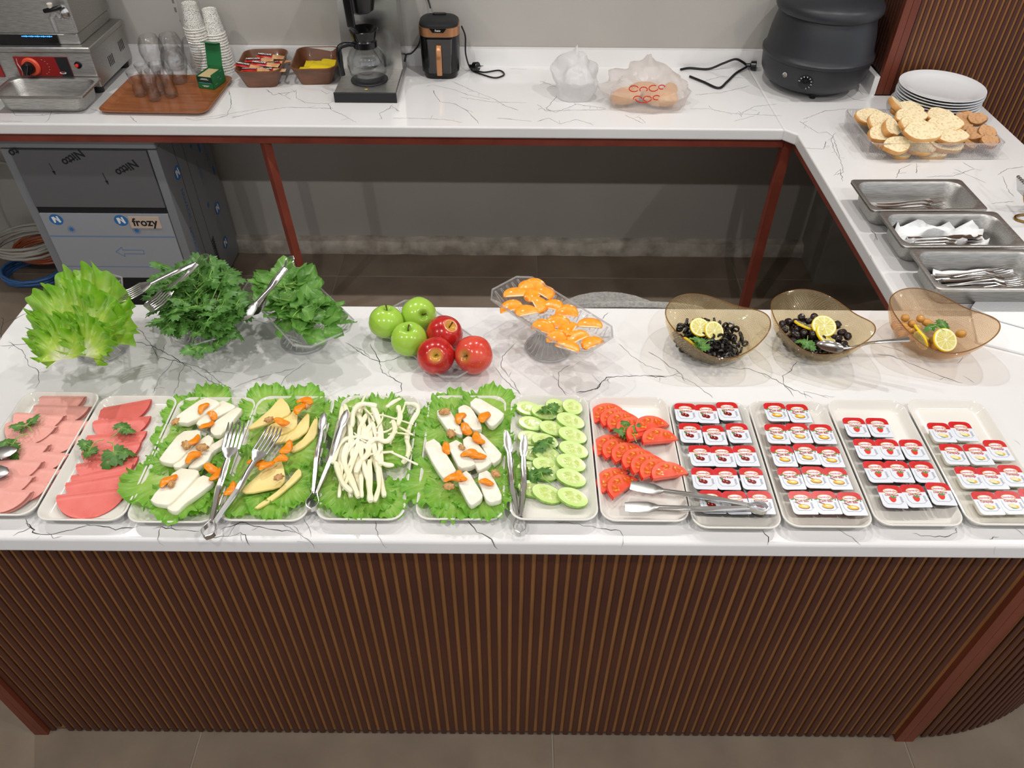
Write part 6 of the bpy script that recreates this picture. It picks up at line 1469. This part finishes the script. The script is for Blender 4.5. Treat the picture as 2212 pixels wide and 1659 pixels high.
for rows, side, lift in ((rc, ' counted in the row by the salami', 0), (lc, ' counted in the row at the picture edge', .006)):
    for k, (x, y, a, s, lb) in enumerate(rows):
        z = PZ + .006 + lift; p = at(*C2(x, y), z + .008)
        tag(link('ham_slice', HM[n % 3], None, (p.x, p.y, z + .0015 * 0), (R(9), 0, R(a)), (s, 1.0, 1.0)), lb + ('' if k == 0 else side), 'ham', 'folded pale pink ham slices'); n += 1
for k, (x, y, a, s) in enumerate([(1160, 215, 14, 1.0), (1150, 350, 8, 1.0), (1100, 490, 10, 1.0), (1050, 610, 13, 1.0), (1010, 740, 14, 1.0), (960, 830, 15, 1.0), (920, 905, 14, 1.02), (870, 1030, 13, 1.1)]):
    z = PZ + .007; p = at(*C2(x, y), z + .006)
    tag(link('salami_slice', SM[k % 3], None, (p.x, p.y, z), (R(8), R(rnd(-3, 3)), R(a)), s), (ORD[k] + ' red salami slice from the back of its plate') if k < 7 else 'frontmost red salami slice, its round edge toward the viewer', 'salami', 'folded red salami slices')

# ================================================================== cucumber and tomato slices
m_cus = mat('cucumber_skin', '#a3cf5f', 0.3, col2='#5f9e33', vs=60, stretch=(1, 1, .05), lo=.45, hi=.65)
m_cuf = mat('cucumber_flesh', '#d5e89c', 0.25, col2='#c6df85', vs=20, coat=.3, sss=.3)
m_cuc = mat('cucumber_core', '#c3d774', 0.2, col2='#e2ecae', vs=90, lo=.42, hi=.6, bump=.3, bs=100, coat=.4, sss=.3)
def cuke(a, b, th):
    E = lambda s, z: [Vector((a * s * math.cos(t), b * s * math.sin(t), z)) for t in (2 * PI * i / 36 for i in range(36))]
    mb = MB(); mb.loft([E(.97, 0), E(1, .001), E(1, th - .001), E(.975, th)], False, False, 0)
    mb.loft([E(.975, th), E(.9, th + .0002), E(.6, th + .0003)], False, False, 1); mb.loft([E(.6, th + .0003), E(.3, th - .0002)], False, True, 2); mb.loft([E(.97, 0), E(.5, 0)], False, True, 1)
    for k in range(8):
        t = 2 * PI * k / 8 + .2; mb.disc(a * .42 * math.cos(t), b * .42 * math.sin(t), a * .09, b * .05, th + .0006, 1, 8, t)
    return mb.mesh('cucumber_slice', [m_cus, m_cuf, m_cuc], fixn=False, ang=50)
CK = [cuke(.0275, .0175, .0075), cuke(.030, .0185, .0075), cuke(.0215, .0185, .0075)]
cu = [(265, 265, -12, 0), (410, 300, -8, 0), (520, 240, 0, 2), (680, 248, -25, 2), (295, 405, -10, 0), (490, 450, -10, 0), (660, 378, -14, 1), (290, 545, -12, 0), (420, 570, -10, 0), (680, 515, -14, 1), (305, 690, -10, 0), (440, 695, -12, 0), (690, 650, -14, 1), (290, 838, -8, 0), (430, 800, -10, 0), (665, 775, -14, 1), (420, 870, -10, 0), (665, 915, -15, 1), (300, 1020, -12, 0), (440, 1065, -16, 1), (680, 1098, -15, 1)]
names = ['back row', 'second row', 'third row', 'fourth row', 'fifth row', 'sixth row', 'front row']
rows = [4, 3, 3, 3, 3, 2, 3]; idx = 0
for ri, cnt in enumerate(rows):
    for k in range(cnt):
        x, y, a, v = cu[idx]; z = PZ + .004 + .0035 * k; p = at(*C5(x, y), z + .008)
        tag(link('cucumber_slice', CK[v], None, (p.x, p.y, z), (R(6), R(12 if k else 7), R(a))), f'cucumber slice, {ORD[k]} from the cheese side, in the {names[ri]}', 'cucumber', 'cucumber slices'); idx += 1
m_tos = mat('tomato_skin', '#e8321c', 0.15, col2='#dd2815', vs=12, coat=.4)
m_tof = mat('tomato_flesh', '#f0523a', 0.22, col2='#f4775a', vs=25, coat=.4, sss=.3)
m_toj = mat('tomato_jelly', '#ef5a22', 0.12, col2='#f4b45a', vs=130, lo=.5, hi=.66, bump=.4, bs=90, coat=.6, sss=.3)
def toma(r, th, seed):
    n = 26
    def half(s, z, dy=0): 
        return [Vector((r * s * math.cos(t), r * s * math.sin(t) * .92 + dy, z)) for t in (PI * i / n for i in range(n + 1))]
    mb = MB(); mb.loft([half(.97, 0), half(1, .0015), half(1, th - .0015), half(.965, th)], False, False, 0, close=False)
    mb.flat(half(.965, th), 1); mb.flat(half(.97, 0), 1)
    mb.add([Vector((r * .97, 0, 0)), Vector((r * .965, 0, th)), Vector((-r * .965, 0, th)), Vector((-r * .97, 0, 0))], [(0, 1, 2, 3)], 1)
    for a0, a1 in ((R(12), R(58)), (R(72), R(112)), (R(126), R(168))):
        q = [Vector((r * .76 * math.cos(t), r * .70 * math.sin(t), th + .0004)) for t in (a0 + (a1 - a0) * i / 7 for i in range(8))] + [Vector((r * .38 * math.cos(t), r * .36 * math.sin(t) + .001, th + .0004)) for t in (a1 + (a0 - a1) * i / 5 for i in range(6))]
        mb.flat([tuple(v) for v in q], 2)
    return mb.mesh('tomato_slice', [m_tos, m_tof, m_toj], fixn=False, ang=40)
TM = [toma(.039, .009, s) for s in range(2)]
tm = [[(990, 320, 38), (1075, 365, 36), (1140, 400, 36), (1230, 455, 32), (1330, 505, 28), (1410, 440, 25), (1480, 560, 15)], [(1020, 625, 38), (1100, 660, 38), (1190, 700, 36), (1290, 760, 33), (1375, 810, 32), (1460, 860, 30), (1575, 890, 18)], [(1060, 950, 45), (1155, 1010, 45)]]
for ri, lst in enumerate(tm):
    for k, (x, y, a) in enumerate(lst):
        z = PZ + .002 + .0035 * min(k, 4); p = at(*C5(x + 30, y + 20), z + .008)
        tag(link('tomato_slice', TM[k % 2], None, (p.x, p.y, z), (R(4), R(9 if k else 3), R(a))), f'red tomato half-slice, {ORD[k]} from the cucumber side, ' + ['back row', 'middle row', 'front pair'][ri], 'tomato', 'tomato slices')

# ================================================================== portion cups of jam, honey and butter
m_foil = mat('lid_foil', '#dfe3ea', 0.28, 0.0, coat=.5); m_lred = mat('lid_red', '#c0181d', 0.25, col2='#d8232a', vs=90, coat=.5)
m_lgold = mat('lid_gold', '#c89a3c', 0.3); m_lw = mat('lid_white', '#f4f4f2', 0.3); m_lgrey = mat('lid_grey', '#9aa1ac', 0.4)
m_lgreen = mat('lid_green', '#3f8a3c', 0.4); m_lcher = mat('lid_cherry', '#7c1013', 0.25); m_lstraw = mat('lid_strawberry', '#dd2a1c', 0.3); m_lhon = mat('lid_honey', '#eab114', 0.3); m_lbrn = mat('lid_brown', '#8a5420', 0.4); m_lbut = mat('lid_butter', '#eccf8f', 0.4); m_lamb = mat('lid_butter_light', '#f6e6bd', 0.4)
LID = [m_lred, m_lgold, m_lw, m_lgrey, m_lgreen, m_lcher, m_lstraw, m_lhon, m_lbrn, m_lbut, m_lamb]
CUP = {'cherry': mat('cup_cherry', '#1d1214', 0.15, coat=.5), 'honey': mat('cup_honey', '#7a4718', 0.12, coat=.5, sss=.2), 'strawberry': mat('cup_strawberry', '#35150f', 0.15, coat=.5), 'butter': mat('cup_butter', '#efe9d6', 0.3, sss=.2)}
LW, LD, CH = .0440, .0530, .0185
def lid_art(kind):
    mb = MB(); z = .0008
    rad = (.010, .010, .008, .002)
    out = rrect(LW, LD, .01, z, 4, radii=rad)
    band = [p for p in out if p.y > LD * .17]
    xr = max(p.x for p in out)
    band = sorted([p for p in out if p.y > .006], key=lambda p: math.atan2(p.y - .006, p.x))
    mb.flat([(xr, .0085, z)] + [(p.x, p.y, z) for p in band if p.y > .0085] + [(-xr, .0085, z)], 0)
    for k, (rx, ry, mi) in enumerate(((.0136, .0068, 1), (.0122, .0056, 2))): mb.disc(0, .0115, rx, ry, z + .00015 * (k + 1), mi, 24)
    mb.text('Seyido\u011flu', .0058, Matrix.Translation((0, .0115, z + .0005)), 0, shear=.25, bold=.00012)
    nm = {'cherry': 'Vi\u015fne Re\u00e7eli', 'honey': '\u00c7am Bal\u0131', 'strawberry': '\u00c7ilek Re\u00e7eli', 'butter': 'Tereya\u011f\u0131'}[kind]
    mb.text(nm, .0052 if len(nm) > 9 else .0068, Matrix.Translation((0, .0028, z + .0003)), 0, shear=.1, bold=.0001)
    for k in range(7): mb.b2(.0135, .0175, -.0125 + .0019 * k, -.0118 + .0019 * k, z + .0001, z + .0002, 3)
    for a, b in (((-.0165, .004), (-.0165, -.010)), ((-.0165, -.010), (-.012, -.018)), ((-.012, -.018), (.010, -.018)), ((.010, -.018), (.0185, -.011))):
        a, b = Vector((*a, z + .0001)), Vector((*b, z + .0001)); nn = Vector((-(b - a).y, (b - a).x, 0)).normalized() * .0003
        mb.add([a + nn, a - nn, b - nn, b + nn], [(0, 1, 2, 3)], 3)
    zz = z + .0002
    if kind == 'cherry':
        mb.disc(-.0095, -.001, .0022, .0055, zz, 4, 14, .5)
        for cx, cy in ((-.0055, -.0065), (.0005, -.0085)): mb.disc(cx, cy, .0052, .0048, zz + .0001, 5, 18); mb.disc(cx - .0014, cy + .0015, .0011, .0008, zz + .0002, 10, 8)
        mb.add([(-.0055, -.003, zz), (-.005, -.003, zz), (-.002, .0005, zz), (-.0025, .0005, zz)], [(0, 1, 2, 3)], 4)
    elif kind == 'honey':
        for k in range(12): mb.disc(-.018 + .0033 * k, .0072 + .0012 * math.sin(k * 2.1), .0026, .0012, zz, 4, 6, k)
        mb.disc(0, -.0095, .0105, .0055, zz, 8, 22, -.12); mb.disc(-.0004, -.0090, .0098, .0046, zz + .0001, 7, 22, -.12); mb.disc(.001, -.0085, .0055, .0018, zz + .0002, 10, 14, -.12)
        mb.add([(-.0145, .0005, zz + .0003), (-.0145, .002, zz + .0003), (-.004, -.004, zz + .0003), (-.0045, -.0055, zz + .0003)], [(3, 2, 1, 0)], 8)
    elif kind == 'strawberry':
        mb.flat([(x * .001, y * .001, zz) for x, y in ((-6.5, -4), (-5, -1), (0, 0), (5, -2), (6, -6), (4, -11), (0, -14), (-3, -13.5), (-5.5, -10))], 6)
        for k in range(5): mb.disc(.0015 + .0035 * math.cos(k * 1.25), -.0018 + .0016 * math.sin(k * 1.25), .0034, .0011, zz + .0001, 4, 8, k * .9)
    else:
        mb.disc(.0, -.0125, .0055, .0022, zz, 4, 12, -.1)
        mb.disc(0, -.0085, .0088, .0046, zz + .0001, 9, 20, -.25)
        for k in range(6): mb.disc(-.006 + .0021 * k, -.0071 - .0005 * k, .0007, .0038, zz + .0002, 10, 10, .3)
        mb.disc(.007, -.0105, .0024, .003, zz + .0003, 7, 12)
    return mb.mesh('lid_print', LID, smooth=False, fixn=False)
ART = {k: lid_art(k) for k in CUP}
lidm = MB().loft([rrect(LW, LD, .01, -.0005, 4, radii=(.010, .010, .008, .002)), rrect(LW, LD, .01, .0005, 4, radii=(.010, .010, .008, .002))]).mesh('lid', m_foil, smooth=False)
CB = {k: MB().loft([rrect(.026, .028, .006, -CH, 4), rrect(.031, .033, .008, -CH + .003, 4), rrect(.037, .039, .009, -.0035, 4), rrect(LW - .001, LD - .001, .0095, -.002, 4, radii=(.0095, .0095, .0075, .002)), rrect(LW - .001, LD - .001, .0095, -.0006, 4, radii=(.0095, .0095, .0075, .002))]).mesh('cup', CUP[k]) for k in CUP}
JAM = {'cherry': (C6, [[(300, 250), (520, 265), (745, 240)], [(350, 465), (600, 490), (850, 470)], [(460, 705), (690, 715), (930, 710)], [(490, 945), (730, 950), (1000, 950)], [(575, 1190), (830, 1200), (1090, 1200)]]),
       'honey': (C6, [[(1250, 245), (1490, 260)], [(1260, 475), (1490, 470), (1740, 480)], [(1330, 710), (1570, 690), (1820, 720)], [(1410, 945), (1660, 935), (1895, 950)], [(1530, 1200), (1780, 1200), (2045, 1215)]]),
       'strawberry': (C7, [[(335, 405), (580, 410)], [(450, 635), (685, 640), (940, 645)], [(560, 875), (790, 875), (1050, 880)], [(715, 1135), (960, 1130), (1225, 1110)]]),
       'butter': (C7, [[(1235, 460), (1460, 450)], [(1365, 690), (1620, 695), (1830, 650)], [(1535, 935), (1770, 945), (1990, 920)], [(1720, 1205), (1970, 1200), (2215, 1180)]])}
PL = {'cherry': PLX[8], 'honey': PLX[9], 'strawberry': PLX[10], 'butter': PLX[11]}
random.seed(91)
for kind, (conv, rws) in JAM.items():
    yprev = None
    for ri, row in enumerate(rws):
        for k, (x, y) in enumerate(row):
            z = PZ + CH + .0015; p = at(*conv(x, y), z)
            pos = ['first', 'middle', 'last'][k] if len(row) == 3 else ['first', 'last'][k]
            rn = 'front row' if ri == len(rws) - 1 else ['back row', 'second row', 'third row', 'fourth row'][ri]
            t = thing('portion_cup', f'{kind} ' + ('jam ' if kind in ('cherry', 'strawberry') else '') + f'portion cup, {pos} in the {rn} from the tomato side', 'portion cup', (p.x, p.y, z + k * .0004), (0, 0, R(rnd(-2.5, 1.5))), f'{kind} portion cups')
            link('cup', CB[kind], t); l = link('lid', lidm, t); link('lid_print', ART[kind], l)

# ================================================================== tongs and spoon
def vstrip(path, h, th=.0012):
    path = [Vector(p) for p in path]; N = len(path); rings = []
    for i, p in enumerate(path):
        t = path[min(i + 1, N - 1)] - path[max(i - 1, 0)]; nn = Vector((-t.y, t.x, 0)).normalized() * th / 2; u = Vector((0, 0, h / 2))
        rings.append([p + nn + u, p - nn + u, p - nn - u, p + nn - u])
    return MB().loft(rings)
def tongs(label, pivot, tips, head, hl, aw=.0055, bulge=.011, loop=.034):
    P = Vector(pivot); t = thing('serving_tongs', label, 'tongs', tuple(P), group='steel serving tongs')
    ax = ((Vector(tips[0]) + Vector(tips[1])) / 2 - P).normalized(); side = Vector((0, 0, 1)).cross(ax).normalized()
    for k, tip in enumerate(tips):
        s = 1 if (Vector(tip) - P).dot(side) > (Vector(tips[1 - k]) - P).dot(side) else -1
        Q = Vector(tip) - P; neck = ax * loop + side * s * .0035
        d = (Q - neck).normalized(); hs = Q - d * hl
        vstrip(bez([ax * -.004, ax * .002 + side * s * bulge * .8, ax * loop * .35 + side * s * bulge, ax * loop * .75 + side * s * bulge * .55, neck], 6), .011).build('spring_loop', m_chrome, t)
        mid = neck.lerp(hs, .5) + side * s * .003
        a = blade([neck - d * .004, neck.lerp(mid, .5), mid, mid.lerp(hs, .6), hs], [(aw * .7, .004), (aw, .0035), (aw, .003), (aw, .0026), (aw * .9, .002)]).build('arm', m_chrome, t)
        f = [hs + (Q - hs) * u for u in (0, .12, .3, .6, .85, 1)]
        up = Vector((0, 0, .0))
        if head == 'knife': blade(f, [(aw * .9, .002), (.0068, .0013), (.0078, .001), (.0075, .0009), (.0055, .0008), (.0012, .0006)]).build('head', m_steel2, a)
        elif head == 'spatula': blade(f, [(aw * .9, .002), (.009, .0013), (.0125, .001), (.0125, .0009), (.0118, .0008), (.010, .0007)]).build('head', m_steel2, a)
        elif head == 'spoon': blade(f, [(aw * .9, .002), (.009, .002), (.014, .0016), (.017, .0014), (.013, .0012), (.004, .001)]).build('head', m_steel2, a)
        elif head == 'fork':
            mb = blade(f[:3], [(aw * .9, .002), (.012, .0012), (.0178, .001)]); x = d.cross(Vector((0, 0, 1))).normalized()
            for q in range(5):
                o = x * (-.0150 + .0075 * q); blade([f[2] - d * .004 + o, f[3] + o * 1.02, f[4] + o * 1.04, f[5] + o * 1.0 + Vector((0, 0, .004))], [(.0028, .001), (.0026, .001), (.0024, .0009), (.001, .0006)], mb)
            mb.build('head', m_chrome, a)
        elif head == 'slotted':
            x = d.cross(Vector((0, 0, 1))).normalized(); mb = blade(f[:3], [(aw * .9, .002), (.014, .0013), (.021, .001)])
            for q in range(6):
                o = x * (-.0185 + .0074 * q); blade([f[2] - d * .002 + o, f[3] + o - Vector((0, 0, .003)), f[4] + d * .002 + o], [(.0023 if 0 < q < 5 else .003, .001)] * 3, mb)
            blade([f[4], f[4].lerp(f[5], .5), f[5]], [(.0212, .001), (.0205, .001), (.017, .0009)], mb); mb.build('head', m_chrome, a)
    return t
def V(x, y, z): p = at(x, y, z); return (p.x, p.y, z)
tongs('fork-headed steel tongs spanning the two cheese plates beside the salami', V(447, 1158, T + .03), [V(512, 915, T + .065), V(595, 925, T + .062)], 'fork', .080, .006, .012, .03)
tongs('slim steel tongs with knife tips between yellow and stringy cheese', V(673, 1098, T + .030), [V(700, 890, T + .052), V(750, 885, T + .056)], 'knife', .045)
tongs('slim steel tongs with knife tips between cheese and cucumber', V(1123, 1150, T + .012), [V(1094, 930, T + .052), V(1133, 938, T + .05)], 'knife', .05)
tongs('steel tongs with flat tips lying from tomatoes onto cherry jam cups', V(1655, 1098, T + .040), [V(1362, 1048, T + .036), V(1350, 1095, T + .033)], 'spatula', .06, .0055)
tongs('slotted steel salad tongs resting on the parsley', V(448, 556, T + .20), [V(252, 645, T + .16), V(318, 668, T + .145)], 'slotted', .075, .007, .012, .03)
tongs('steel tongs with spoon heads standing in the rocket leaves', V(632, 560, T + .19), [V(522, 690, T + .125), V(545, 680, T + .12)], 'spoon', .05, .0065, .010, .03)
tongs('steel tongs with oval tips on the ham at the picture edge', V(-190, 1010, T + .04), [V(36, 972, T + .040), V(18, 1022, T + .040)], 'spoon', .06, .005)
sp = thing('serving_spoon', 'steel serving spoon lying in the whole black olives', 'spoon', V(1795, 748, T + .056))
P0 = Vector(V(1795, 748, T + .056)); e = Vector(V(1965, 733, T + .105)) - P0
mb = MB(); rings = []
sx = Vector((e.x, e.y, 0)).normalized(); sy = Vector((-sx.y, sx.x, 0))
for k in range(9):
    u = -1 + 2 * k / 8; w = math.sqrt(max(.01, 1 - u * u))
    rings.append([sx * u * .030 + sy * w * .0195 * math.cos(a) + Vector((0, 0, -.007 * w * math.sin(a) if math.sin(a) > 0 else -.0058 * w * -math.sin(a) * -1 * -1)) for a in (2 * PI * i / 16 for i in range(16))])
mb.loft(rings).build('bowl', m_chrome, sp)
blade([sx * .026, sx * .045 + Vector((0, 0, .006)), e * .5, e * .8, e], [(.005, .0016), (.0035, .0018), (.0042, .0016), (.006, .0015), (.0072, .0014)]).build('handle', m_chrome, sp)
